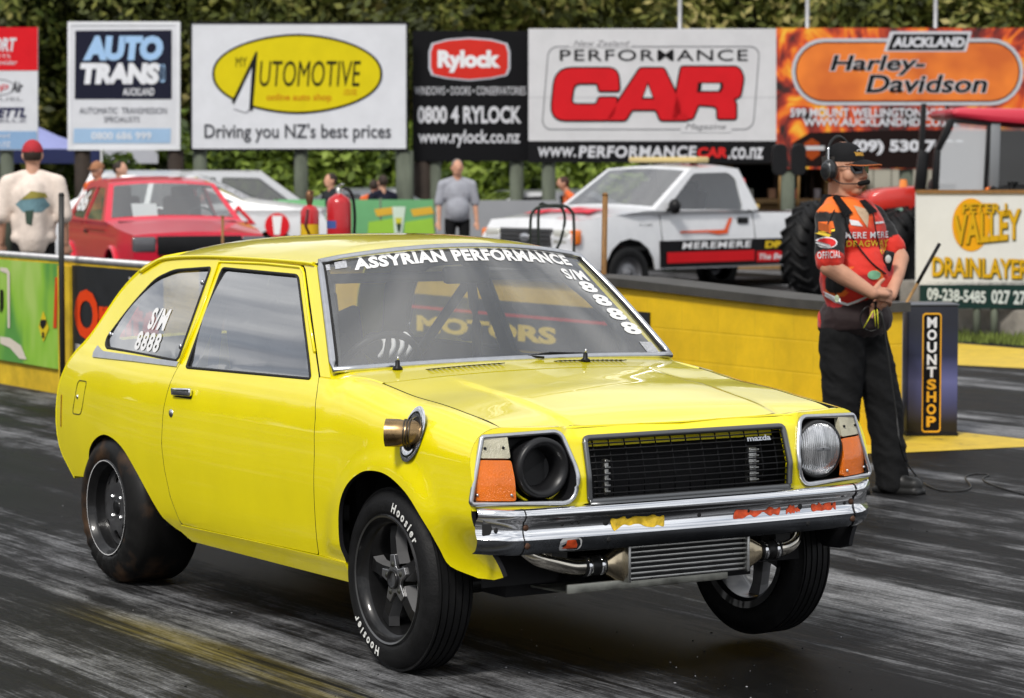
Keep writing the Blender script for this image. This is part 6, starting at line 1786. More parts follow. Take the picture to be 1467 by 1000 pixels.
mb = MB(); addband(mb, 1.22, -1.17, .44, .80, .014); addband(mb, -2.24, -3.02, .44, .80, .014); mb.build('black_stripe', cmat(18, 18, 20, .4), pk, recalc=False)
mb = MB(); addband(mb, 1.10, -.58, .50, .645, .020); mb.build('red_stripe', cmat(206, 24, 32, .4), pk, recalc=False)
mb = MB(); addband(mb, -.62, -1.16, .48, .625, .020); addband(mb, -2.24, -2.6, .48, .62, .020); mb.build('red_stripe', cmat(206, 24, 32, .4), pk, recalc=False)
mb = MB(); flank_text(mb, 'MEREMERE', .82, .685, -.52, .775, bold=.03, shear=.15, spacing=1.15); flank_text(mb, 'The Best Place To Race', -.66, .51, -2.2, .59, shear=.25, bold=.02); mb.build('white_lettering', cmat(228, 228, 230), pk, recalc=False)
mb = MB(); flank_text(mb, 'DRAGWAY', -.78, .665, -2.1, .765, bold=.06, shear=.1); mb.build('yellow_lettering', cmat(214, 180, 40), pk, recalc=False)
mb = MB(); mb.add(flank([(.82, .90), (.82, .925), (-.02, .935), (-.14, 1.09), (-.20, 1.09), (-.16, 1.03), (-.10, .95), (-.08, .885), (.1, .87), (.3, .90)], .018), [tuple(range(10))]); mb.build('orange_emblem', cmat(222, 92, 50), pk, recalc=False)
mb = MB(); mb.add(flank([(-1.32, .80), (-1.50, .86), (-1.60, 1.11), (-1.66, 1.11), (-1.76, .86), (-1.94, .80)], .018), [(0, 1, 2, 3, 4, 5)]); mb.build('track_emblem', cmat(24, 30, 24), pk, recalc=False)
mb = MB(); mb.add(flank([(-1.60, .805), (-1.625, 1.09), (-1.64, 1.09), (-1.67, .805)], .022), [(0, 1, 2, 3)]); mb.build('track_line', cmat(205, 195, 40), pk, recalc=False)
for dx in (-.20, .20):
    mb = MB(); mb.add(flank(ell(-1.63+dx, .90, .035, .035, 14), .024), [tuple(range(14))]); mb.build('red_dot', cmat(205, 40, 45), pk, recalc=False)
    mb = MB()
    for q in range(4): mb.add(flank(ell(-1.63+dx*(.9-.13*q), .95+.045*q, .013, .013, 8), .024), [tuple(range(8))])
    mb.build('amber_dots', cmat(120, 130, 120), pk, recalc=False)
mb = MB(); mb.box((-.40, sgv*(hy6(-.4, .98)+.004), 1.055), (.20, .03, .085), None, 0, .012); mb.build('door_handle', BLK, pk)
for xx in (1.16, -.62):
    mb = MB(); mb.tube([flank([(xx, z)], .002)[0] for z in (.50, .8, 1.14)], .008, 5); mb.build('door_seam', RUB, pk)
mb = MB(); q = flank([(1.02, 1.26)], .10)[0]; mb.sphere(q, (.08, .09, .105), n=14, m=10); mb.tube([q, flank([(1.08, 1.20)], 0)[0]], .025, 6); mb.build('door_mirror', BLK, pk)
mb = MB(); flank_text(mb, 'F-150', 1.55, 1.0, 1.32, 1.03, off=.006); mb.build('wing_badge', GUN, pk, recalc=False)
# face of the pickup
nose_box(pk, 'grille', 2.74, 0, .86, .05, 1.02, .24, mat('grille_grey', (.05, .05, .052), .4))
for k in range(4): nose_box(pk, 'grille_bar', 2.772, 0, .775+.056*k, .012, 1.0, .016, GUN, .003)
mb = MB(); mb.lathe([(0, .01), (.05, .008), (.055, 0)], Matrix.Translation((2.775, 0, .86)) @ Matrix.Rotation(R(90), 4, 'Y') @ Matrix.Scale(1.8, 4, (0, 1, 0)), 20); mb.build('grille_badge', TRIM, pk)
for sg in (-1, 1):
    nose_box(pk, 'headlight', 2.72, sg*.68, .87, .07, .30, .20, LAMPG, .03); nose_box(pk, 'indicator', 2.66, sg*.885, .87, .12, .13, .20, AMB, .03)
nose_box(pk, 'front_bumper', 2.78, 0, .60, .12, 1.9, .18, mat('bumper_white', (.55, .55, .57), .35), .03)
mb = MB()
for q in ((2.0, .35, .25, .5), (1.9, -.1, .3, .3), (2.1, -.4, .25, .35)): mb.add([Vector((q[0]+dx*q[2], q[1]+dy*q[3], 1.085+(2.62-(q[0]+dx*q[2]))*.106+.050)) for dx, dy in ((-1, -.4), (-.2, -.6), (1, -.3), (.6, .2), (.9, .6), (-.3, .3), (-.9, .5))], [tuple(range(7))])
mb.build('bonnet_emblem', cmat(215, 60, 75), pk, recalc=False)
# beacon bar
bb = bpy.data.objects.new('beacon_bar', None); col.objects.link(bb); bb.parent = pk
mb = MB(); mb.box((.12, 0, 1.885), (.26, 1.35, .075), None, 0, .025); mb.build('lens_cover', mat('beacon_straw', (.62, .48, .20), .3, coat=.4), bb)
mb = MB()
for yy in (-.5, .5): mb.box((.12, yy, 1.84), (.1, .05, .05))
mb.build('feet', BLK, bb)
# tools standing in the bed
def bed(x, y, z): return pk.matrix_basis @ Vector((x, y, z))
pk_m = Matrix.Translation(pk.location) @ Matrix.Rotation(yawp, 4, 'Z')
def bed(x, y, z): return pk_m @ Vector((x, y, z))
for px, lab, dy in ((1117, 'black headed broom standing in the pickup bed, left one of two', .55), (1144, 'black headed broom standing in the pickup bed beside the official, right one of two', .35)):
    tp = at_depth(px, 206, 40.2); g0 = Vector((tp.x, tp.y, 1.05))
    o_ = empty('broom', g0, lab, 'broom', 'brooms in the pickup bed')
    ht = tp.z-g0.z
    mb = MB(); mb.tube([(0, 0, 0), (.01, 0, ht*.5), (0, 0, ht-.3)], .018, 8); mb.build('handle', mat('broom_wood', (.35, .20, .07), .6, noise=.3), o_)
    mb = MB(); Mh = Matrix.Rotation(YAW-PI/2, 4, 'Z')
    mb.prism(rrect(-.11, ht-.46, .11, ht, .09), .07, Mh @ Matrix.Translation((0, .035, 0)) @ Matrix.Rotation(R(90), 4, 'X'), bev=.012)
    mb.build('head', BLK, o_)
g0 = bed(-1.15, .2, 1.12)
o_ = empty('hand_winch', g0, 'red lever tool lying in the pickup bed behind the cab', 'tool')
mb = MB(); mb.box((0, 0, .06), (.35, .2, .12), None, 0, .02); mb.tube([(.05, 0, .1), (-.1, .1, .25), (-.28, .2, .48)], [.04, .03, .045], 8); mb.build('body', mat('tool_red', (.5, .02, .03), .4), o_)
mb = MB(); mb.tube([(0, 0, .1), (.3, .05, .12)], .03, 8); mb.build('handle', mat('tool_yellow', (.6, .4, .1), .5), o_)

# ---- red tractor behind the drainlayer board -------------------------------------------------
TD = 31.5
def tp(px, py, d=TD): return at_depth(px, py, d)
t0 = tp(1300, 300); t0.z = 0
TR_ = empty('tractor', t0, 'red tractor with a glazed cab standing behind the white drainlayer board', 'tractor', None, YAW-PI/2)
sct = TD/FPX
def tl_(px, py, dd=0.0):        # photo-plane offsets at the tractor, as its own local x (right), y (away), z (up)
    p = at_depth(px, py, TD); return Vector(((px-1300)*sct, dd, p.z))
TRED = mat('tractor_red', (.60, .030, .020), .35, coat=.5, noise=.08); TROOF = mat('tractor_roof_red', (.62, .03, .06), .4, coat=.3)
def slab(name, pts, d0, d1, m, bev=.02, parent=None):
    mb = MB(); q = [tl_(a, b) for a, b in pts]
    bm = bmesh.new(); vs = [bm.verts.new((p.x, d0, p.z)) for p in q]; f = bm.faces.new(vs)
    r_ = bmesh.ops.extrude_face_region(bm, geom=[f])
    for e in r_['geom']:
        if isinstance(e, bmesh.types.BMVert): e.co.y = d1
    bmesh.ops.recalc_face_normals(bm, faces=bm.faces[:])
    if bev: bmesh.ops.bevel(bm, geom=bm.edges[:], offset=bev, segments=2, profile=.5, affect='EDGES')
    mb.bm(bm, None, 0, True); o = mb.build(name, m, parent or TR_); shade(o, 40); return o
slab('roof', [(1345, 160), (1356, 156), (1470, 158), (1600, 164), (1600, 186), (1470, 182), (1400, 176), (1350, 170)], -.75, .95, TROOF, .05)
slab('bonnet', [(1236, 290), (1242, 276), (1262, 270), (1312, 266), (1312, 302), (1270, 300), (1240, 304)], -.30, .55, TRED, .05)
slab('bonnet_side', [(1300, 300), (1312, 300), (1312, 345), (1302, 330)], -.28, .5, TRED, .02)
PIL = mat('cab_grey', (.23, .24, .25), .4, metal=.3)
for pts, d0 in (([(1403, 178), (1417, 178), (1415, 275), (1401, 275)], -.70), ([(1345, 172), (1356, 172), (1334, 215), (1326, 215)], -.68), ([(1326, 215), (1333, 215), (1330, 275), (1322, 275)], -.68), ([(1590, 180), (1602, 180), (1602, 300), (1590, 300)], -.7)):
    slab('cab_pillar', pts, d0, d0+.12, BLK if pts[0][0] < 1390 else PIL, .01)
for pts in ([(1322, 270), (1420, 270), (1420, 300), (1322, 300)],): slab('door_frame', [(1398, 178), (1403, 178), (1399, 275), (1394, 275)], -.70, -.64, BLK, .006); slab('door_frame', [(1352, 172), (1404, 177), (1404, 182), (1352, 177)], -.70, -.64, BLK, .006); slab('cab_sill', pts, -.66, .8, BLK, .02)
slab('cab_back', [(1322, 272), (1600, 284), (1600, 300), (1322, 290)], .80, .86, mat('cab_inside', (.05, .055, .06), .6), 0)
mb = MB(); q = [tl_(a, b, -.66) for a, b in ((1357, 174), (1403, 178), (1402, 272), (1332, 272), (1334, 216))]; mb.add(q, [tuple(range(5))]); mb.build('door_glass', glass_mat('cab_glass', (.85, .88, .88), 1.0, haze=.52), TR_, recalc=False)  # strong diffuse haze imitates the pale reflection on this pane
slab('cab_dark_backing', [(1412, 186), (1600, 188), (1600, 290), (1412, 276)], .55, .62, mat('cab_inside', (.03, .035, .04), .6), 0)  # dark sheet added behind the rear pane to make it read dark
mb = MB(); q = [tl_(a, b, -.66) for a, b in ((1416, 184), (1590, 186), (1590, 290), (1415, 272))]; mb.add(q, [tuple(range(4))]); mb.build('rear_side_glass', glass_mat('cab_glass_dark', (.30, .34, .35), .8), TR_, recalc=False)
mb = MB(); mb.box(tl_(1360, 268, 0), (.45, .45, .22), None, 0, .08); mb.box(tl_(1372, 235, .2), (.40, .12, .5), None, 0, .05); mb.build('driver_seat', BLK, TR_)
slab('engine', [(1245, 300), (1312, 300), (1312, 372), (1262, 372)], -.22, .42, mat('engine_dark', (.02, .02, .022), .5), .02)
mb = MB(); mb.sphere(tl_(1286, 322, -.36), (.17, .16, .20), n=18, m=12); mb.tube([tl_(1278, 310, -.36), tl_(1300, 345, -.36)], [.12, .10], 14); mb.build('tank', mat('teal_tank', (.16, .34, .27), .4, noise=.15), TR_)
slab('exhaust_stack', [(1309, 150), (1316, 150), (1312, 272), (1303, 272)], -.55, -.47, BLK, .008)
slab('stack_cover', [(1306, 214), (1320, 218), (1316, 272), (1300, 272)], -.56, -.45, BLK, .02)
mb = MB(); mb.lathe([(0, .09), (.04, .085), (.05, 0), (.06, 0), (.06, -.03)], Matrix.Translation(tl_(1292, 268, -.1)), 14); mb.build('beacon', mat('beacon_orange', (.75, .22, .03), .3, coat=.5), TR_)
mb = MB(); mb.lathe([(0, .04), (.04, .03), (.045, 0)], Matrix.Translation(tl_(1401, 272, -.72)), 12); mb.build('marker_lamp', AMB, TR_)
def lug_wheel(cx, cy, dd, rad, wid, turn, name='wheel'):
    c = tl_(cx, cy, dd); Mw = Matrix.Translation(c) @ Matrix.Rotation(turn, 4, 'Z') @ Matrix.Rotation(R(90), 4, 'X')
    wr_ = bpy.data.objects.new(name, None); col.objects.link(wr_); wr_.parent = TR_
    mb = MB(); mb.lathe([(rad*.5, wid*.42), (rad*.62, wid*.5), (rad*.85, wid*.5), (rad*.96, wid*.40), (rad*.97, 0), (rad*.96, -wid*.40), (rad*.85, -wid*.5), (rad*.5, -wid*.42)], Mw, 44)
    n = 20
    for k in range(n*2):
        a = 2*PI*k/(n*2); sd_ = 1 if k % 2 else -1
        p0 = Mw @ Vector((rad*.985*math.cos(a), rad*.985*math.sin(a), 0)); p1 = Mw @ Vector((rad*.97*math.cos(a+.26), rad*.97*math.sin(a+.26), sd_*wid*.48)); p2 = Mw @ Vector((rad*.82*math.cos(a+.30), rad*.82*math.sin(a+.30), sd_*wid*.52))
        mb.tube([p0, p1, p2], .026, 5)
    mb.build('tyre', TYRE, wr_)
    mb = MB(); mb.lathe([(rad*.52, wid*.40), (rad*.46, wid*.30), (rad*.15, wid*.22), (0, wid*.24)], Mw, 28); mb.build('rim', mat('tractor_rim', (.03, .03, .03), .6), wr_)
lug_wheel(1166, 356, -.45, .54, .30, R(48)); lug_wheel(1296, 372, -.35, .60, .40, R(48)); lug_wheel(1440, 368, -.5, .86, .5, R(6)); lug_wheel(1440, 368, .9, .86, .5, R(6))
mb = MB(); mb.tube([tl_(1160, 372, -.4), tl_(1300, 376, -.3)], .07, 8); mb.tube([tl_(1290, 352, .1), tl_(1440, 362, .1)], .12, 8); mb.build('chassis', mat('engine_dark', (0, 0, 0)), TR_)
# ================================================================ people
SKIN = mat('skin', (.58, .32, .22), .5, noise=.10, nscale=12, spec=.4)
SKIN_T = mat('skin_tanned', (.56, .29, .19), .5, noise=.10, nscale=12, spec=.4)
def cloth(name, c, rough=.85): return mat(name, c, rough, noise=.14, nscale=9, bump=.5, bscale=22, spec=.2)
BLACKC = cloth('black_cloth', (.008, .008, .009))
def figure(loc, H, face, label, shirt, trousers, hair=(.03, .02, .015), cap=None, skin=SKIN, arms='down', lean=0.0, group=None, sleeves=.45, voxel=.016, belly=0.0, loose=0.0):
    """a standing person; face = direction looked at, as an angle in the ground plane"""
    root = empty('person', loc, label, 'person', group, face-PI/2)      # local +y is forward, +x the person's right
    k = H/1.75
    V = lambda x, y, z: Vector((x, y+lean*max(0, z-.9), z))*k
    def head(mb, g=1.0):
        mb.sphere(V(0, .01, 1.635), (.078*k*g, .098*k*g, .115*k*g), n=16, m=12)
        mb.sphere(V(0, .035, 1.575), (.060*k*g, .065*k*g, .062*k*g), n=14, m=8)
    hx = .20
    if arms == 'down': A = [[V(s*.205, -.01, 1.40), V(s*.255, -.02, 1.13), V(s*.265, .05, .90)] for s in (-1, 1)]
    elif arms == 'hips': A = [[V(s*.205, -.01, 1.40), V(s*.30, -.05, 1.15), V(s*.20, .10, 1.0)] for s in (-1, 1)]
    else: A = [[V(s*.205, -.01, 1.40), V(s*.25, .02, 1.15), V(s*.12, .27, 1.10)] for s in (-1, 1)]
    mb = MB(); head(mb)
    mb.sphere(V(0, .108, 1.615), (.014*k, .022*k, .024*k), n=8, m=6)
    for s in (-1, 1): mb.sphere(V(s*.080, .0, 1.625), (.014*k, .022*k, .032*k), n=8, m=6)
    mb.sphere(V(0, .098, 1.572), (.024*k, .012*k, .010*k), n=8, m=6); mb.sphere(V(0, .092, 1.655), (.05*k, .018*k, .014*k), n=8, m=6)
    capsule(mb, V(0, -.01, 1.42), V(0, .0, 1.56), .062*k, .056*k)
    mb.sphere(V(0, 0, 1.20), (.15*k, .10*k, .28*k)); mb.sphere(V(0, 0, .95), (.15*k, .10*k, .14*k))
    for (a, b, c_) in A:
        capsule(mb, a, b, .050*k, .040*k, 10, 4); capsule(mb, b, c_, .040*k, .028*k, 10, 4)
        d = (c_-b).normalized(); sx, up_, _ = frame_from(d, (0, 1, 0))
        capsule(mb, c_, c_+d*.075*k, .030*k, .034*k, 8, 3, (1, .6))
        for f in range(4):
            o_ = sx*(f-1.5)*.017*k; capsule(mb, c_+d*.08*k+o_, c_+d*(.145-.012*abs(f-1.4))*k+o_*1.1+up_*.012*k, .010*k, .008*k, 6, 2)
        capsule(mb, c_+d*.03*k+sx*.03*k, c_+d*.085*k+sx*.052*k+up_*.01*k, .012*k, .009*k, 6, 2)
    for s in (-1, 1):
        capsule(mb, V(s*.10, 0, .92), V(s*.105, .01, .50), .075*k, .055*k, 10, 4); capsule(mb, V(s*.105, .01, .50), V(s*.11, -.02, .07), .053*k, .036*k, 10, 4)
    me = blob(mb, voxel*.8, 3); me.materials.append(skin); link('body', me, root)
    mb = MB()
    L_ = loose
    mb.sphere(V(0, 0, 1.28), ((.195+L_*.6)*k, (.125+L_*.4)*k, .20*k)); mb.sphere(V(0, .015+belly*.5, 1.06), ((.175+L_)*k, (.125+belly+L_*.4)*k, .20*k)); mb.sphere(V(0, 0, .96-L_*.8), ((.178+L_)*k, (.125+belly*.6+L_*.4)*k, .10*k))
    if L_: capsule(mb, V(0, 0, 1.30), V(0, 0, .93), (.165+L_)*k, (.168+L_)*k, 20, 3, (1.12, .74))
    for s, (a, b, c_) in zip((-1, 1), A):
        capsule(mb, V(s*.05, -.01, 1.465), a, .055*k, .070*k, 10, 4); e = a.lerp(b, min(1, sleeves*2)); capsule(mb, a, e, (.070+L_*.2)*k, (.068+L_*.45)*k, 10, 4)
        if sleeves > .5: capsule(mb, b, b.lerp(c_, sleeves*2-1), .060*k, .048*k, 10, 4)
    me = blob(mb, voxel, 4 if not loose else 16); me.materials.append(shirt); so2 = link('shirt', me, root)
    mb = MB(); mb.sphere(V(0, 0, .94), (.168*k, .120*k, .12*k))
    for s in (-1, 1):
        capsule(mb, V(s*.095, 0, .90), V(s*.105, .01, .50), .088*k, .070*k, 10, 4); capsule(mb, V(s*.105, .01, .50), V(s*.11, -.02, .09), .070*k, .058*k, 10, 4)
    me = blob(mb, voxel, 4); me.materials.append(trousers); link('trousers', me, root)
    for s in (-1, 1):
        mb = MB(); capsule(mb, V(s*.11, -.05, .045), V(s*.12, .14, .035), .045*k, .040*k, 10, 4); me = blob(mb, .014, 2); me.materials.append(BLACKC); link('shoe', me, root)
    if cap:
        mb = MB()
        mb.grid(lambda a, b: V(0, .005, 1.655)+Vector((.088*math.cos(a)*math.cos(b), .108*math.sin(a)*math.cos(b), .105*math.sin(b)))*k, [2*PI*i/24 for i in range(25)], [PI/2*j/8 for j in range(9)])
        mb.grid(lambda a, r_: V(0, .07+.085*r_*math.sin(a), 1.665-.02*r_)+Vector((.080*math.cos(a)*(.9+.1*r_), .0, 0))*k, [PI*i/14 for i in range(15)], [0, .5, 1])
        mb.build('cap', cap, root)
    mb = MB()
    hs_ = .93 if cap else 1.0; mb.sphere(V(0, -.012, 1.652-(.012 if cap else 0)), (.084*k*hs_, .100*k*hs_, .108*k*hs_), n=18, m=12)
    bm = bmesh.new(); bmv = [bm.verts.new(v) for v in mb.v]
    for f in mb.f:
        try: bm.faces.new([bmv[i] for i in dict.fromkeys(f)])
        except Exception: pass
    bmesh.ops.bisect_plane(bm, geom=bm.verts[:]+bm.edges[:]+bm.faces[:], plane_co=V(0, .045, 1.66), plane_no=Vector((0, 1, -.75)).normalized(), clear_outer=True)
    bmesh.ops.bisect_plane(bm, geom=bm.verts[:]+bm.edges[:]+bm.faces[:], plane_co=V(0, 0, 1.585), plane_no=Vector((0, 0, -1)), clear_outer=True)
    m2 = MB(); m2.bm(bm, None, 0, True); m2.build('hair', mat('hair_%d' % int(hair[0]*1000), hair, .7, noise=.3), root, recalc=False)
    return root, so2
def gpos(px, d, z=0.0):
    p = at_depth(px, 260, d); return Vector((p.x, p.y, z))
toward_cam = YAW+PI
# man in the cap, seen from behind, left edge
prt = cloth('peach_tshirt', (.78, .67, .59))
r1, sh1 = figure(gpos(47, 25.0), 1.90, YAW+R(6), 'man from behind in pale peach T-shirt and red cap, at the left edge', prt, BLACKC, cap=mat('red_cap', (.42, .02, .03), .8), sleeves=.5, hair=(.03, .018, .012), belly=.02, loose=.018)
bv = bvh_of(sh1)
def back_decal(root, sh, pts, name, m, d=(0, 1, 0), off=.004, fs=None):
    bvv = bvh_of(sh)
    if fs is None: pts, fs = conform(pts, .03)
    q = decal([Vector((x, -1.0 if d[1] > 0 else 1.0, z)) for x, z in pts], bvv, d, off)
    mb = MB(); mb.add(q, fs or [tuple(range(len(q)))]); return mb.build(name, m, sh, recalc=False)
back_decal(r1, sh1, [(-.15, 1.33), (-.05, 1.41), (.10, 1.40), (.16, 1.32), (.09, 1.26), (-.08, 1.26)], 'back_print', cloth('print_teal', (.16, .28, .32)))
back_decal(r1, sh1, [(-.10, 1.37), (0, 1.45), (.12, 1.43), (.14, 1.39), (0, 1.38)], 'back_print', cloth('print_olive', (.30, .26, .06)), off=.007)
back_decal(r1, sh1, [(-.06, 1.27), (.02, 1.28), (0, 1.14), (-.05, 1.16)], 'back_print', cloth('print_dark', (.05, .08, .06)), off=.007)
# man in grey shirt
r2, sh2 = figure(gpos(655, 38.5), 1.75, toward_cam+R(10), 'man in grey T-shirt standing with arms at his sides between two board posts', cloth('grey_tshirt', (.33, .34, .38)), BLACKC, hair=(.16, .14, .13), skin=SKIN_T, belly=.03)
# orange hi-vis figure and others behind the cars
r3, sh3 = figure(gpos(140, 38.0), 1.72, toward_cam-R(40), 'person in orange and black hi-vis top and cap behind the red saloon', cloth('hivis_orange', (.72, .14, .04)), BLACKC, cap=mat('tan_cap', (.35, .16, .08), .8), sleeves=.9)
r4, sh4 = figure(gpos(172, 39.5), 1.72, toward_cam+R(70), 'dark haired person in black top beside the orange hi-vis one', cloth('black_tshirt', (.02, .022, .026)), BLACKC, sleeves=.9)
r5, sh5 = figure(gpos(548, 40.5), 1.52, YAW+R(30), 'person with dark hair and dark navy top behind the green banner', cloth('navy_tshirt', (.014, .015, .028)), BLACKC, arms='front')
r6, sh6 = figure(gpos(536, 41.2), 1.45, YAW-R(20), 'person in orange top half hidden beside the navy one behind the green banner', cloth('hivis_orange', (0, 0, 0)), BLACKC, arms='front')
r7, sh7 = figure(gpos(474, 40.0), 1.55, toward_cam-R(60), 'person with dark hair seen just above the big red extinguisher', cloth('black_tshirt', (0, 0, 0)), BLACKC, arms='front', skin=SKIN_T)
r8, sh8 = figure(gpos(828, 41.0), 1.50, toward_cam-R(80), 'person in orange top bending behind the pickup windscreen', cloth('hivis_orange', (0, 0, 0)), BLACKC, arms='front', lean=.35, hair=(.05, .02, .012), skin=SKIN_T)

# ---- the start-line official ------------------------------------------------------------------
OD = 14.30
s_ = OD/FPX
o0 = at_depth(1222, 500, OD); o0.z = 0
off = empty('person', o0, 'official in red and black race shirt, black cap, dark glasses and headset with hands clasped', 'person', None, YAW-PI/2)
def O(px, py, dy=0.0):
    p = at_depth(px, py, OD); k = (OD+dy)/OD
    zc_ = CAM.z+(p.z-CAM.z)*k
    return Vector(((px-1222)*s_*k+(k-1)*((1222-IW/2)*s_), dy, zc_))
fdir = Vector((math.sin(R(48)), -math.cos(R(48)), 0)); ldir = Vector((math.cos(R(48)), math.sin(R(48)), 0))    # facing, his left
Rf = Matrix((ldir, -fdir, Vector((0, 0, 1)))).transposed()     # local x = his left, y = back
hface = Vector((math.sin(R(47)), -math.cos(R(47)), 0)); hleft = Vector((math.cos(R(47)), math.sin(R(47)), 0))
Rh_ = Matrix((hleft, -hface, Vector((0, 0, 1)))).transposed()
HC = O(1208, 241)                                             # middle of the head
HK = 1.13
def Hd(x, y, z): return HC+(hleft*x+hface*y+Vector((0, 0, z)))*HK
mb = MB()
mb.sphere(Hd(0, -.008, .022), (0.0881, 0.1107, 0.1107), Rh_, n=24, m=16)          # skull
mb.sphere(Hd(0, .030, -.040), (0.0746, 0.0791, 0.0960), Rh_, n=20, m=14)          # jaw
mb.sphere(Hd(0, .062, -.100), (0.0339, 0.0339, 0.0271), Rh_, n=12, m=8)           # chin
for s in (-1, 1):
    mb.sphere(Hd(s*.046, .058, -.030), (0.0339, 0.0339, 0.0384), Rh_, n=12, m=8)  # cheeks
    mb.sphere(Hd(s*.030, .086, .014), (0.0294, 0.0136, 0.0136), Rh_, n=10, m=6)   # brow
    mb.sphere(Hd(s*.082, -.002, -.012), (0.0136, 0.0271, 0.0384), Rh_, n=10, m=8) # ears
    mb.sphere(Hd(s*.015, .104, -.040), (0.0113, 0.0136, 0.0102), Rh_, n=8, m=6)   # nostrils
capsule(mb, Hd(0, .094, .006), Hd(0, .116, -.034), .010, .014, 10, 4)        # nose
capsule(mb, Hd(-.020, .096, -.066), Hd(.020, .096, -.066), .008, .008, 8, 3); capsule(mb, Hd(-.018, .094, -.079), Hd(.018, .094, -.079), .009, .009, 8, 3)
NB = O(1206, 288)+Vector((0, .02, 0))
capsule(mb, NB-Vector((0, 0, .03)), Hd(0, -.015, -.05), .078, .070, 16, 4)
mb.sphere(NB-Vector((0, 0, .16)), (.13, .09, .16), Rf)
TC = Vector((O(1220, 350).x, 0, 0))
# arms
SR, SL = TC+ldir*-.195+Vector((0, 0, O(1170, 312).z)), TC+ldir*.19+Vector((0, 0, O(1265, 316).z))
ER = O(1187, 382, -.28); EL = O(1288, 370, .06)
WR = O(1249, 420, -.29); WL = O(1276, 423, -.17)
capsule(mb, SR, ER, .058, .050, 14, 4); capsule(mb, ER, ER.lerp(WR, .35), .050, .049, 14, 4); capsule(mb, ER.lerp(WR, .3), WR, .050, .031, 14, 4)
capsule(mb, SL, EL, .056, .048, 14, 4); capsule(mb, EL, EL.lerp(WL, .4), .047, .045, 14, 4); capsule(mb, EL.lerp(WL, .35), WL, .046, .030, 14, 4)
# right hand laid over the left wrist, fingers closing round it
dR = (WL-WR).normalized(); palm = WR+dR*.055+Vector((0, -.012, .0))
capsule(mb, WR, palm+dR*.03, .031, .040, 12, 4, (1, .62))
up = Vector((0, 0, 1)); outw = Vector((.15, -1, 0)).normalized()
for i in range(4):
    b0 = palm+dR*.050+up*(.030-.020*i)+outw*.012; k1 = b0+dR*.038+outw*.004-up*.004; k2 = k1+dR*.020-outw*.022-up*.010; k3 = k2-outw*.018-up*.012-dR*.006
    r0 = (.0098, .0102, .0098, .0088)[i]
    capsule(mb, palm+up*(.024-.016*i), b0, .013, r0, 8, 3); capsule(mb, b0, k1, r0, r0*.95, 8, 3); capsule(mb, k1, k2, r0*.95, r0*.9, 8, 3); capsule(mb, k2, k3, r0*.9, r0*.8, 8, 3)
t0_ = WR+dR*.028+up*.030; t1_ = t0_+dR*.040+up*.032; t2_ = t1_+dR*.030+up*.016
capsule(mb, t0_, t1_, .014, .0115, 8, 3); capsule(mb, t1_, t2_, .0115, .009, 8, 3)
# left hand below, curled round the cable
dL = (Vector((-.75, -.25, -.35))).normalized(); pL = WL+dL*.05-up*.018
capsule(mb, WL, pL, .030, .036, 12, 4, (1, .7))
for i in range(4):
    b0 = pL+dL*.030+up*(.020-.018*i); k1 = b0+dL*.032; k2 = k1+outw*.012+dL*.016-up*.006; k3 = k2+outw*.018-dL*.006
    capsule(mb, pL, b0, .014, .0098, 8, 3); capsule(mb, b0, k1, .0098, .0092, 8, 3); capsule(mb, k1, k2, .0092, .0088, 8, 3); capsule(mb, k2, k3, .0088, .0075, 8, 3)
capsule(mb, pL+up*.01, pL+dL*.05+up*.032, .013, .009, 8, 3)
# legs inside the trousers
LF = O(1280, 672, -.02); RF = O(1200, 690, -.05)
hipL, hipR = TC+ldir*.10+up*.90, TC+ldir*-.10+up*.90
LF.z = .09; RF.z = .09
kneeL = hipL.lerp(LF, .52)+fdir*.03; kneeR = hipR.lerp(RF, .52)+fdir*.02
for h_, k_, f_ in ((hipL, kneeL, LF), (hipR, kneeR, RF)): capsule(mb, h_, k_, .08, .055, 12, 4); capsule(mb, k_, f_, .055, .04, 12, 4)
mb.sphere(TC+up*1.05, (.15, .12, .22), Rf)
me = blob(mb, .0055, 3, .5); me.materials.append(SKIN_T); body = link('body', me, off)
# shirt
mb = MB()
zc1, zb1, zh1 = O(1220, 335).z, O(1220, 400).z, O(1220, 455).z
mb.sphere(TC+up*zc1, (.212, .150, .20), Rf, n=24, m=16); mb.sphere(TC+up*zb1+fdir*.035, (.212, .185, .21), Rf, n=24, m=16); mb.sphere(TC+up*zh1+fdir*.02, (.215, .180, .13), Rf, n=24, m=14)
mb.sphere(TC+up*(O(1220, 466).z)+fdir*.015, (.214, .180, .05), Rf, n=24, m=10)
capsule(mb, NB+ldir*-.05-up*.03, SR, .070, .080, 14, 4); capsule(mb, NB+ldir*.05-up*.03, SL, .070, .078, 14, 4); capsule(mb, NB-up*.09, NB-up*.045, .110, .080, 16, 3)
seR, seL = SR.lerp(ER, .86), SL.lerp(EL, .72)
capsule(mb, SR, seR, .079, .074, 16, 3); capsule(mb, SL, seL, .074, .068, 16, 3)
for (p, q, r_) in ((TC+ldir*.1+fdir*.17+up*1.0, TC+ldir*-.12+fdir*.15+up*1.14, .012), (TC+ldir*-.02+fdir*.19+up*.93, TC+ldir*-.16+fdir*.11+up*1.02, .012), (TC+ldir*.05+fdir*.14+up*1.22, TC+ldir*.15+fdir*.07+up*1.34, .012), (TC+ldir*-.10+fdir*.12+up*1.22, TC+ldir*-.17+fdir*.03+up*1.36, .010)):
    capsule(mb, p, q, r_, r_*.6, 8, 3)                       # folds in the cloth
me = crumple(blob(mb, .0085, 4, .5), .006, 9, 13, 4.0)
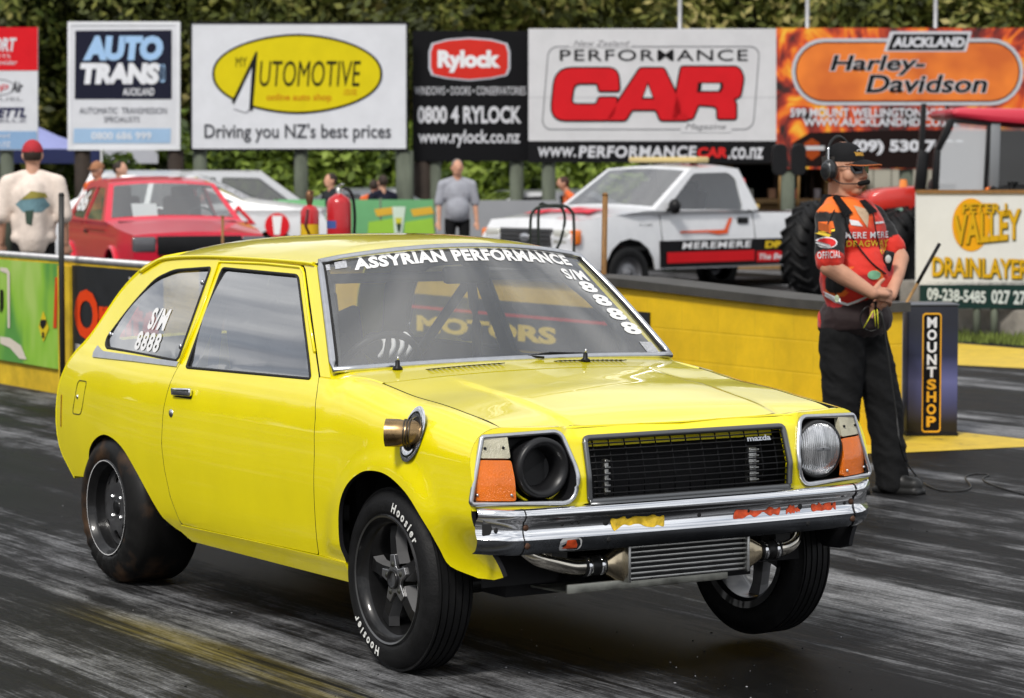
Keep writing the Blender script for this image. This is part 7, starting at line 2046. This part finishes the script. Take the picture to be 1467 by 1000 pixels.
# printed panels of the shirt, by where they are sewn
ca = me.color_attributes.new('Col', 'FLOAT_COLOR', 'POINT')
cols = []
c_red, c_or, c_blk, c_mar, c_dr = srgb(214, 44, 28), srgb(236, 112, 26), srgb(10, 9, 10), srgb(34, 15, 17), srgb(172, 24, 30)
dirR = (seR-SR).normalized(); dirL = (seL-SL).normalized(); lenR = (seR-SR).length; lenL = (seL-SL).length
def seg_d(p, a, b):
    d = b-a; t = max(0, min(1, (p-a).dot(d)/d.length_squared)); return (p-a-d*t).length, t
for v in me.vertices:
    p = v.co; u = (p-TC).dot(ldir); f_ = (p-TC).dot(fdir); z = p.z
    dr_, tr_ = seg_d(p, SR, seR+dirR*.08); dl_, tl2 = seg_d(p, SL, seL+dirL*.08)
    c = c_red
    n1 = math.sin(u*31+z*17)*math.sin(z*23-u*13)
    ko = sstep(1.34, 1.44, z)*sstep(.03, -.10, u)
    c = tuple(a*ko+b*(1-ko) for a, b in zip(c_or, c_red))
    hem = 1.0+.055*math.sin(u*10+1.2)
    if z < hem: c = c_mar
    elif z < 1.17 and n1 > .25: c = c_dr
    elif z < 1.17 and n1 < -.62: c = c_or
    if z < 1.2 and p.x-TC.x < -.172: c = c_red
    side_line = abs(u) > .198 and z > 1.0 and z < 1.3 and dr_ > .09 and dl_ > .09
    if side_line: c = c_blk
    if dr_ < .094 and u < -.150: c = c_blk if tr_*(lenR+.08) < lenR-.02+.0 else c_red
    if dl_ < .090 and u > .145: c = c_blk if tl2*(lenL+.08) < lenL-.035 else c_red
    if dr_ < .1 and tr_ < .10 and u < -.11: c = c_or if z > 1.45 else c_blk
    cols += list(c)
ca.data.foreach_set('color', cols)
shm, t_, b_, n_, l_ = node_mat('race_shirt')
at_ = n_('ShaderNodeVertexColor'); at_.layer_name = 'Col'; l_(at_.outputs['Color'], b_.inputs['Base Color']); b_.inputs['Roughness'].default_value = .75; b_.inputs['Sheen Weight'].default_value = .1
tcn = n_('ShaderNodeTexCoord'); nb = n_('ShaderNodeTexNoise'); nb.inputs['Scale'].default_value = 16; nb.inputs['Detail'].default_value = 5; bp = n_('ShaderNodeBump'); bp.inputs['Strength'].default_value = .55; bp.inputs['Distance'].default_value = .012
l_(tcn.outputs['Object'], nb.inputs['Vector']); l_(nb.outputs['Fac'], bp.inputs['Height']); l_(bp.outputs['Normal'], b_.inputs['Normal'])
me.materials.append(shm); shirt = link('shirt', me, off)
sbv = bvh_of(shirt)
def on_shirt(pts, name, m, off_=.004, fs=None, parent=shirt, rec=False):
    if fs is None: pts, fs = conform(pts, 4.0)
    q = decal([Vector((O(a, b).x, -.9, O(a, b, -.15).z)) for a, b in pts], sbv, (0, 1, 0), off_)
    mb = MB(); mb.add(q, fs or [tuple(range(len(q)))]); return mb.build(name, m, parent, recalc=rec)
def shirt_text(t, x0, y0, x1, y1, name, m, bold=.018, shear=0.0, slope=0.0, off_=.007, spacing=1.12):
    vs, fs = text_fit(t, 0, 0, 1, 1, bold, shear, spacing)
    return on_shirt([(x0+(x1-x0)*a, y1-(y1-y0)*b+slope*a) for a, b in vs], name, m, off_, fs)
WCL = cloth('print_white', (.72, .72, .74)); YCL = cloth('print_yellow', (.75, .55, .05)); GCL = cloth('print_green', (.16, .36, .22))
shirt_text('MERE MERE', 1203, 332, 1272, 341, 'white_lettering', WCL); shirt_text('DRAGWAY', 1205, 344, 1272, 353, 'yellow_lettering', YCL)
on_shirt([(1209, 314), (1222, 316), (1229, 324), (1212, 322)], 'chest_print', WCL); on_shirt([(1248, 318), (1265, 317), (1265, 320), (1249, 321)], 'chest_print', WCL)
shirt_text('OFFICIAL', 1161, 359, 1193, 369, 'sleeve_lettering', WCL, bold=.02, slope=-2, spacing=1.2, off_=.009)
on_shirt(ell(1174, 346, 15, 8, 20), 'sleeve_badge_edge', WCL, .004); on_shirt(ell(1174, 346, 13, 6.3, 20), 'sleeve_badge', cloth('print_red', (.60, .03, .03)), .007)
on_shirt([(1157, 318), (1184, 316), (1186, 326), (1158, 329)], 'sleeve_badge', cloth('print_orange', (.72, .15, .03)), .004); on_shirt([(1157, 331), (1186, 327), (1186, 330), (1158, 334)], 'sleeve_stripe', YCL, .004)
on_shirt(ell(1244, 393, 10, 6.5, 20), 'round_badge', GCL, .008)
on_shirt([(1166, 415), (1176, 418), (1192, 429), (1208, 434), (1222, 428), (1240, 420), (1240, 423), (1222, 432), (1208, 437.5), (1190, 433), (1175, 423), (1166, 418)], 'white_swoosh', WCL)
on_shirt(ell(1169, 417, 3, 5, 14), 'side_badge', cloth('print_pale_green', (.45, .55, .35)), .006)
shirt_text('(((', 1256, 352, 1270, 364, 'sponsor_mark', YCL)
on_shirt([(1217, 294), (1239, 300), (1238, 315), (1236, 326), (1230, 317), (1222, 305)], 'open_neck', cloth('undershirt_tan', (.50, .36, .24)), .006)
# collar
on_shirt([(1186, 279), (1197, 279), (1215, 305), (1201, 311)], 'collar_point', BLACKC, .012); on_shirt([(1226, 287), (1236, 286), (1254, 303), (1240, 307)], 'collar_point', BLACKC, .012)
mb = MB()
cn = NB+Vector((0, 0, .020))
mb.grid(lambda a, h: cn+(ldir*math.cos(a)+fdir*math.sin(a))*(.124-.022*h)+up*(.060*h-.045-.055*max(0, math.sin(a))), [R(-200+220*i/22) for i in range(23)], [0, .5, 1])
mb.build('collar', BLACKC, shirt)
# trousers
mb = MB()
mb.sphere(TC+up*.86, (.200, .165, .13), Rf, n=20, m=12)
hipL2, hipR2 = TC+ldir*.085+up*.84, TC+ldir*-.085+up*.84
capsule(mb, hipL2, kneeL, .125, .100, 16, 4); capsule(mb, kneeL, LF+up*-.03, .098, .084, 16, 4)
capsule(mb, hipR2, kneeR, .125, .100, 16, 4); capsule(mb, kneeR, RF+up*-.03, .098, .084, 16, 4)
for k_, f_ in ((kneeL, LF), (kneeR, RF)):
    for q in range(4):
        p = k_.lerp(f_, .2+.22*q); capsule(mb, p+ldir*.06+fdir*.05, p+ldir*-.05+fdir*.06+up*(.03 if q % 2 else -.03), .014, .010, 8, 3)
me = crumple(blob(mb, .0095, 4), .010, 6, 9); me.materials.append(cloth('black_trousers', (.010, .0102, .011))); link('trousers', me, off)
for f_ in (LF, RF):
    td = (fdir*.8+Vector((.35, -.2, 0))).normalized()
    mb = MB(); base = Vector((f_.x, f_.y, 0))
    capsule(mb, base+up*.050-td*.05, base+up*.046+td*.13, .048, .044, 12, 4); capsule(mb, base+up*.09-td*.03, base+up*.06+td*.05, .046, .048, 12, 4)
    bm_box = base+td*.04+up*.012; mb.box(bm_box, (.095, .27, .024), Matrix((td.cross(up), td, up)).transposed())
    me = blob(mb, .008, 3); me.materials.append(mat('black_leather', (.012, .012, .012), .45, noise=.2)); link('shoe', me, off)
# cap
capm = cloth('black_cap', (.010, .010, .011))
cp = bpy.data.objects.new('cap', None); col.objects.link(cp); cp.parent = off
mb = MB()
mb.grid(lambda a, b: Hd(0, -.004, .030)+(hleft*.089*math.cos(a)+hface*.110*math.sin(a))*(math.cos(b)**.8)+up*.100*math.sin(b), [2*PI*i/32 for i in range(33)], [PI/2*j/10 for j in range(11)])
mb.build('crown', capm, cp)
mb = MB()
def brim(a, r_, dz=0): return Hd(.082*math.cos(a)*(1-.06*r_), .060+.052*abs(math.sin(a))**.6+.078*r_*math.sin(a), .040-.022*r_*math.sin(a)-.030*r_*math.cos(a)**2*0-.020*abs(math.cos(a))**2+dz)
mb.grid(lambda a, r_: brim(a, r_), [PI*i/20 for i in range(21)], [0, .33, .66, 1]); mb.grid(lambda a, r_: brim(a, r_, -.004), [PI*i/20 for i in range(21)], [0, .33, .66, 1])
mb.build('brim', capm, cp)
mb = MB(); mb.tube([brim(PI*i/20, 1.01, -.002) for i in range(21)], .0032, 6); mb.build('brim_edge', cloth('brim_orange', (.55, .16, .05)), cp)
vs, fs = text_fit('DRAGWAY', -.050, .058, .046, .078, bold=.05)
def capf(x, z): 
    b = math.asin(max(-1, min(1, (z-.030)/.100))); a = PI/2-x/.10
    return Hd(0, -.004, .030)+(hleft*.091*math.cos(a)+hface*.112*math.sin(a))*(math.cos(b)**.8)+up*.1015*math.sin(b)
mb = MB(); mb.add([capf(-x, z) for x, z in vs], fs); mb.build('cap_lettering', cloth('cap_gold', (.65, .35, .06)), cp, recalc=False)
mb = MB(); mb.add([capf(x, z) for x, z in ((-.03, .082), (.03, .082), (.02, .092), (-.01, .092))], [(0, 1, 2, 3)]); mb.build('cap_mark', WCL, cp, recalc=False)
# grey hair at the nape
mb = MB()
mb.grid(lambda a, b: Hd(0, -.010, .0)+(hleft*.084*math.cos(a)+hface*.104*math.sin(a))*1.13*(.90+.10*b)+up*(-.055+.115*b), [R(172+200*i/16) for i in range(17)], [0, .5, 1]); mb.build('hair', mat('hair_grey', (.05, .045, .042), .7, noise=.3), off)
# sunglasses
sgm = mat('glasses_black', (.006, .006, .007), .08, coat=.8)
mb = MB()
for s in (-1, 1):
    q = [Hd(s*x, .108-.60*max(0, x-.03), z) for x, z in [(p[0], p[1]) for p in roundpoly([(.004, .018), (.066, .020), (.070, -.004), (.052, -.026), (.012, -.022)], .008, 3)]]
    mb.add(q+[p-hface*.004 for p in q], [tuple(range(len(q))), tuple(range(2*len(q)-1, len(q)-1, -1))]+[(i, (i+1) % len(q), len(q)+(i+1) % len(q), len(q)+i) for i in range(len(q))])
    mb.tube([Hd(s*.064, .080, .006), Hd(s*.080, .05, .008), Hd(s*.084, -.01, .004)], .0035, 6)
mb.tube([Hd(-.01, .1, .006), Hd(0, .104, .006), Hd(.01, .1, .006)], .003, 6); mb.build('sunglasses', sgm, off)
# headset
hs = bpy.data.objects.new('headset', None); col.objects.link(hs); hs.parent = off
for s in (-1, 1):
    mb = MB(); Mx = Matrix.Translation(Hd(s*.094, -.008, -.012)) @ (Rh_ @ Matrix.Rotation(R(90)*s, 3, 'Y')).to_4x4() @ Matrix.Diagonal((1.22, .92, 1, 1))
    mb.lathe([(.0, .046), (.028, .046), (.041, .037), (.048, .020), (.049, .004), (.041, -.012), (.0, -.014)], Mx, 28); mb.build('ear_cup', mat('cup_black', (.014, .014, .015), .3, coat=.4), hs)
    mb = MB(); mb.lathe([(.034, .040), (.037, .043), (.034, .0455), (.030, .047)], Mx, 28); mb.build('cup_ring', GUN, hs)
mb = MB(); mb.tube([Hd(.105*math.cos(a), -.018-.02*math.sin(a), .0+.150*math.sin(a)*.95) for a in [PI*i/24 for i in range(25)]], .010, 8, sq=(1.0, .5), up=hface); mb.build('headband', mat('band_black', (.012, .012, .012), .5), hs)
mb = MB(); mb.tube([Hd(-.108, -.012, .02+.075*i/6) for i in range(7)], .006, 6); mb.build('band_slider', CHR, hs)
mb = MB(); mb.tube(smooth_loop([Hd(-.112, .0, -.035), Hd(-.105, .05, -.066), Hd(-.075, .105, -.070), Hd(-.035, .132, -.066)], 4, False), .0035, 6); mb.build('mic_boom', BLK, hs)
mb = MB(); capsule(mb, Hd(-.055, .125, -.069), Hd(-.012, .138, -.062), .013, .013, 12, 5); mb.build('mic_foam', cloth('foam_black', (.008, .008, .008)), hs)
# cords and things on his chest
def cord(pts, r_, name, m, parent=off, dy=.010):
    q = [decal([Vector((O(a, b).x, -.9, O(a, b, -.15).z))], sbv, (0, 1, 0), dy)[0] for a, b in pts]
    mb = MB(); mb.tube(smooth_loop(q, 4, False), r_, 6); return mb.build(name, m, parent)
cord([(1204, 305), (1208, 330), (1222, 352), (1240, 375), (1256, 388), (1262, 392)], .0045, 'neck_cord', BLK); cord([(1246, 306), (1249, 330), (1256, 355), (1264, 378)], .0035, 'neck_cord', BLK)
cord([(1187, 300), (1180, 312), (1172, 330)], .003, 'shoulder_piping', BLK)
q = decal([Vector((O(1266, 374).x, -.9, O(1266, 374, -.15).z))], sbv, (0, 1, 0), .02)[0]
mb = MB(); mb.box(q, (.052, .035, .105), Matrix.Rotation(R(12), 3, 'Y'), 0, .010); rd = mb.build('pocket_radio', BLK, off)
mb = MB(); mb.sphere(q+Vector((0, -.022, .01)), (.016, .006, .022), n=12, m=8); mb.build('radio_badge', mat('pale_plastic', (.5, .52, .5), .4), rd)
# button and cable he holds
cbm = mat('cable_black', (.010, .010, .010), .5)
hp = pL+dL*.05
hold = empty('control_cable', off.location+Vector((0, 0, 0)), 'black control cable hanging from the hands of the official and trailing across the track', 'cable', None, YAW-PI/2)
gp = lambda px, py: (Matrix.Rotation(-(YAW-PI/2), 4, 'Z') @ Matrix.Translation(-off.location) @ on_plane(px, py, 2, .006))
path = [hp, O(1262, 448, -.30), O(1268, 480, -.31), O(1274, 520, -.32), O(1285, 595, -.33), O(1294, 650, -.32)]+[gp(a, b) for a, b in ((1312, 681), (1330, 696), (1352, 703), (1378, 703), (1391, 697), (1383, 684), (1396, 679), (1416, 680), (1408, 686), (1420, 694), (1467, 708), (1560, 728))]
mb = MB(); mb.tube(smooth_loop(path, 6, False), .0045, 7); mb.build('cable', cbm, hold)
mb = MB(); mb.tube(smooth_loop([hp, O(1240, 440, -.29), O(1232, 455, -.28), O(1238, 470, -.27), O(1250, 474, -.28), O(1262, 466, -.29), O(1260, 446, -.29)], 5, True), .004, 6, closed=True); mb.build('cable_loop', cbm, hold)
for pts in ([(1250, 445), (1237, 470)], [(1252, 444), (1254, 468)], [(1256, 443), (1258, 470)]):
    mb = MB(); a, b = O(*pts[0], -.305), O(*pts[1], -.305); mb.tube([a, a.lerp(b, .5)+Vector((0, -.006, 0)), b], .007, 6, sq=(1, .35)); mb.build('yellow_tie', mat('hi_yellow', (.62, .60, .03), .5), hold)
mb = MB(); mb.tube([hp-up*.03, hp+up*.03], .012, 10); mb.build('push_button', BLK, hold)
# ---- driver in the car ---------------------------------------------------------------------------
dv = empty('person', (-1.38, -.33, .42), 'driver in dark race suit and helmet seated at the wheel of the yellow car', 'person')
mb = MB(); V = lambda x, y, z: Vector((x, y, z))
mb.sphere(V(-.13, 0, .38), (.13, .19, .28)); mb.sphere(V(-.02, 0, .12), (.18, .18, .12)); capsule(mb, V(-.12, 0, .62), V(-.10, 0, .72), .06, .055)
for s in (-1, 1):
    capsule(mb, V(-.12, s*.19, .56), V(.06, s*.25, .36), .060, .048); capsule(mb, V(.06, s*.25, .36), V(.38, s*.13, .52), .046, .034)
    capsule(mb, V(0, s*.10, .12), V(.42, s*.13, .22), .085, .06)
    capsule(mb, V(.38, s*.13, .52), V(.44, s*.11, .55), .034, .038)
    for f in range(4): capsule(mb, V(.44, s*(.13-.018*f), .56), V(.485, s*(.125-.016*f), .545-.006*f), .011, .010, 6, 2); 
    capsule(mb, V(.42, s*.10, .56), V(.45, s*.075, .585), .012, .010, 6, 2)
mb.sphere(V(-.10, 0, .80), (.10, .085, .12))
me = blob(mb, .012, 3); me.materials.append(cloth('race_suit', (.022, .022, .026))); link('body', me, dv)
mb = MB(); mb.sphere(V(-.10, 0, .79), (.145, .125, .14), n=24, m=16); mb.box(V(.02, 0, .72), (.10, .16, .07), None, 0, .03); mb.build('helmet', mat('helmet_dark', (.02, .02, .022), .2, coat=.6), dv)
mb = MB(); mb.grid(lambda a, z: V(-.10+.150*math.cos(a), .130*math.sin(a), z), [R(-65+130*i/12) for i in range(13)], [.78, .80, .83, .85]); mb.build('visor', sgm, dv)
# striped glove on the near hand, high on the wheel rim
gc = V(.47, .045, .61)
mb = MB(); capsule(mb, gc+V(-.05, .03, -.03), gc+V(.0, -.04, .0), .050, .048, 14, 5); gl_ = mb.build('glove', BLACKC, dv)
for k in range(4):
    a = gc+V(.035, .070-.036*k, -.045)
    mb = MB(); mb.tube(smooth_loop([a, a+V(.020, .012, .030), a+V(.012, .018, .062), a+V(-.015, .006, .088)], 4, False), [.006]+[.009]*11+[.005], 7); mb.build('glove_stripe', WHT, gl_)
# ================================================================ smaller things behind the barriers
# extinguishers standing on the barrier cap
def on_cap(px):
    p = on_plane(px, 382, 1, RWY+.15); return Vector((p.x, RWY+.15, rwz(p.x)))
p = on_cap(486); sc2 = depth_of(p)/FPX
ex_ = empty('fire_extinguisher', p, 'large red fire extinguisher with black hose on the barrier behind the car roof', 'fire extinguisher')
ERED = mat('extinguisher_red', (.50, .012, .018), .3, coat=.5)
hh = at_depth(486, 279, depth_of(p)).z-p.z; rr = 17.5*sc2
mb = MB(); mb.lathe([(0, 0), (rr*.95, 0), (rr, .012), (rr, hh-.07), (rr*.86, hh-.03), (rr*.5, hh-.005), (rr*.28, hh+.01), (0, hh+.012)], Matrix.Identity(4), 28); mb.build('cylinder', ERED, ex_)
mb = MB(); mb.lathe([(.026, hh+.005), (.026, hh+.05), (.018, hh+.06), (0, hh+.06)], Matrix.Identity(4), 14); mb.box((.0, 0, hh+.07), (.14, .025, .014), Matrix.Rotation(R(-14), 3, 'Y'), 0, .004); mb.box((.02, 0, hh+.045), (.12, .022, .012), Matrix.Rotation(R(6), 3, 'Y'), 0, .004); mb.build('valve', ALU, ex_)
Mv = Matrix.Rotation(YAW-PI/2, 3, 'Z')
mb = MB(); mb.tube(smooth_loop([Mv @ Vector(q) for q in ((.02, -.02, hh+.045), (.07, -.03, hh+.05), (.115, -.04, hh-.02), (.13, -.03, hh-.18), (.125, -.02, hh-.32), (.14, -.02, .08))], 5, False), .013, 8); mb.build('hose', BLK, ex_)
mb = MB(); mb.grid(lambda a, z: Mv @ Vector((rr*1.012*math.sin(a), -rr*1.012*math.cos(a), z)), [R(-80+70*i/8) for i in range(9)], [hh*.48, hh*.60]); mb.build('label', cmat(70, 90, 150), ex_)
p = on_cap(444)
e2 = empty('fire_extinguisher', p, 'smaller red and yellow extinguisher with black strap, left of the large red one', 'fire extinguisher')
hh2 = at_depth(444, 292, depth_of(p)).z-p.z; r2_ = 13.5*sc2
mb = MB(); mb.lathe([(0, 0), (r2_, 0), (r2_, hh2*.34)], Matrix.Identity(4), 24, 0); mb.lathe([(r2_, hh2*.40), (r2_, hh2*.62)], Matrix.Identity(4), 24, 1); mb.lathe([(r2_, hh2*.62), (r2_, hh2*.86), (r2_*.7, hh2*.95), (0, hh2)], Matrix.Identity(4), 24, 2); mb.build('cylinder', [cmat(205, 190, 160), cmat(222, 180, 40), ERED], e2)
mb = MB(); mb.lathe([(r2_*1.03, hh2*.33), (r2_*1.05, hh2*.37), (r2_*1.03, hh2*.41)], Matrix.Identity(4), 24); mb.build('strap', BLK, e2)
mb = MB(); mb.lathe([(.02, hh2*.97), (.03, hh2+.03), (.034, hh2+.08), (.02, hh2+.11), (0, hh2+.115)], Matrix.Identity(4), 14); mb.box((.02, 0, hh2+.10), (.09, .02, .015)); mb.build('valve', mat('brass_brown', (.20, .10, .05), .4, metal=.6), e2)
mb = MB(); mb.tube([Mv @ Vector((-.01, -r2_, hh2*.9)), Mv @ Vector((-.03, -r2_*1.1, hh2*.6)), Mv @ Vector((.0, -r2_*1.1, hh2*.45))], .012, 8); mb.build('hose', mat('hose_maroon', (.10, .01, .012), .5), e2)
# green banner fence
b = Board('banner_fence', 'green printed banner fence with yellow and orange marks below the oval board', 'banner', 40, 510, None, .02)
gb_ = cmat(108, 168, 116)
b.panel(392, 286, 624, 400, gb_)
for x in (548, 600, 420):
    b.poly([(x-12, 300), (x+18, 296), (x+22, 306), (x-8, 310)], cmat(214, 170, 60), 'orange_mark'); b.poly([(x-20, 318), (x+20, 312), (x+24, 345), (x-22, 345)], cmat(150, 195, 70), 'lime_mark')
b.poly([(562, 296), (581, 296), (575, 345), (566, 345)], cmat(205, 222, 205), 'white_mark', 2); b.poly([(566, 312), (576, 312), (574, 322), (568, 322)], cmat(205, 200, 60), 'yellow_mark', 3); b.poly([(568, 320), (575, 320), (573, 332), (570, 332)], cmat(40, 60, 40), 'dark_mark', 4)
for x in (396, 470, 545, 622): b.post(x, 284, .05, POSTG, .0)
b.done()
# grey panel fence behind the grey shirted man and pickup nose
b = Board('panel_fence', 'plain grey panel fence behind the grey shirted man and the pickup nose', 'fence', 42.5, 690, None, .04)
b.panel(626, 287, 800, 420, cmat(150, 152, 156)); b.post(628, 285, .06, POSTG, 0); b.post(795, 285, .06, POSTG, 0); b.done()
# blue gazebo
gz = at_depth(70, 236, 47.5); gz.z = 0
go = empty('gazebo', gz, 'lilac blue pop up gazebo with dark blue valance behind the cap man', 'gazebo', None, YAW-PI/2+R(10))
kz = 47.5/FPX
def gl2(px, py): return Vector(((px-70)*kz, 0, at_depth(px, py, 47.5).z))
zt2, ze = gl2(40, 152).z, gl2(100, 214).z
W2_ = 1.75
gm2 = cmat(150, 156, 205); gd = cmat(52, 58, 96)
mb = MB(); c4 = [(-W2_-.9, -1.5, ze), (W2_-.9, -1.5, ze), (W2_-.9, 1.5, ze), (-W2_-.9, 1.5, ze)]; ap = (-.9, 0, zt2+.1)
for i in range(4):
    a, c_ = Vector(c4[i]), Vector(c4[(i+1) % 4]); P0 = Vector(ap)
    mb.grid(lambda u, v: (a.lerp(c_, u)).lerp(P0, v)-Vector((0, 0, .12*math.sin(PI*v))), [0, .25, .5, .75, 1], [0, .2, .4, .6, .8, 1])
mb.build('canopy', gm2, go)
mb = MB()
for i in range(4):
    a, c_ = Vector(c4[i]), Vector(c4[(i+1) % 4]); mb.add([a, c_, c_-Vector((0, 0, .24)), a-Vector((0, 0, .24))], [(0, 1, 2, 3)])
mb.build('valance', gd, go)
for q in c4:
    mb = MB(); mb.tube([(q[0], q[1], 0), (q[0], q[1], ze)], .025, 8); mb.build('leg', ALU, go)
mb = MB(); mb.box((1.35, -1.2, ze-.12), (.9, .03, .24)); mb.build('side_flap', cmat(200, 202, 212), go)
# timber kiosk under the white and flame boards
kp = at_depth(1095, 236, 44.6); kp.z = 0
ko = empty('kiosk', kp, 'timber kiosk with a dark serving hatch behind the pickup bed, under the boards', 'kiosk', None, YAW-PI/2)
kk = 44.6/FPX
def kl(px, py, y=0.0): return Vector(((px-1095)*kk, y, at_depth(px, py, 44.6).z))
WD2 = mat('kiosk_timber', (.30, .19, .08), .7, noise=.3, nscale=5, stretch=(6, 6, 1))
def kbox(name, x0, y0, x1, y1, ya, yb, m):
    a, c_ = kl(x0, y1), kl(x1, y0); mb = MB(); mb.box(((a.x+c_.x)/2, (ya+yb)/2, (a.z+c_.z)/2), (abs(c_.x-a.x), yb-ya, abs(c_.z-a.z)), None, 0, .01); return mb.build(name, m, ko)
kbox('side_wall', 1008, 236, 1050, 420, -.15, 2.2, WD2); kbox('side_wall', 1180, 236, 1240, 420, -.15, 2.2, WD2); kbox('back_wall', 1050, 236, 1180, 420, 2.1, 2.2, mat('kiosk_dark', (.012, .011, .010), .8)); kbox('roof', 1000, 228, 1250, 236, -.5, 2.4, CAPM)
kbox('counter', 1050, 284, 1180, 291, -.4, .3, WD2); kbox('counter_front', 1050, 292, 1180, 420, -.1, 0, WD2)
for x in (1052, 1108, 1160):
    kbox('shutter_post', x, 236, x+6, 290, -.05, .05, mat('post_dark_brown', (0, 0, 0)))
for x, w_, c_ in ((1070, 8, (170, 175, 165)), (1100, 10, (190, 150, 120)), (1132, 9, (205, 120, 90)), (1165, 9, (180, 180, 185))):
    kbox('counter_item', x, 270, x+w_, 284, -.2, .1, cmat(*c_))
# pale site cabin
cpn = at_depth(1290, 236, 46); cpn.z = 0
cb = empty('site_cabin', cpn, 'pale grey site cabin seen between the official and the tractor under the flame board', 'cabin', None, YAW-PI/2)
kc = 46/FPX
mb = MB(); z1_ = at_depth(1290, 236, 46).z; mb.box((.2, 1.2, z1_/2), (130*kc, 2.4, z1_), None, 0, .02); mb.build('wall', cmat(172, 172, 160), cb)
mb = MB()
for i in range(-2, 4): mb.box((.2+i*.30-.05, -.006, z1_/2), (.012, .02, z1_-.1))
mb.build('panel_joint', cmat(110, 110, 100), cb)
mb = MB(); mb.box((.2, 1.2, z1_+.04), (134*kc, 2.55, .08), None, 0, .01); mb.build('roof', CAPM, cb)
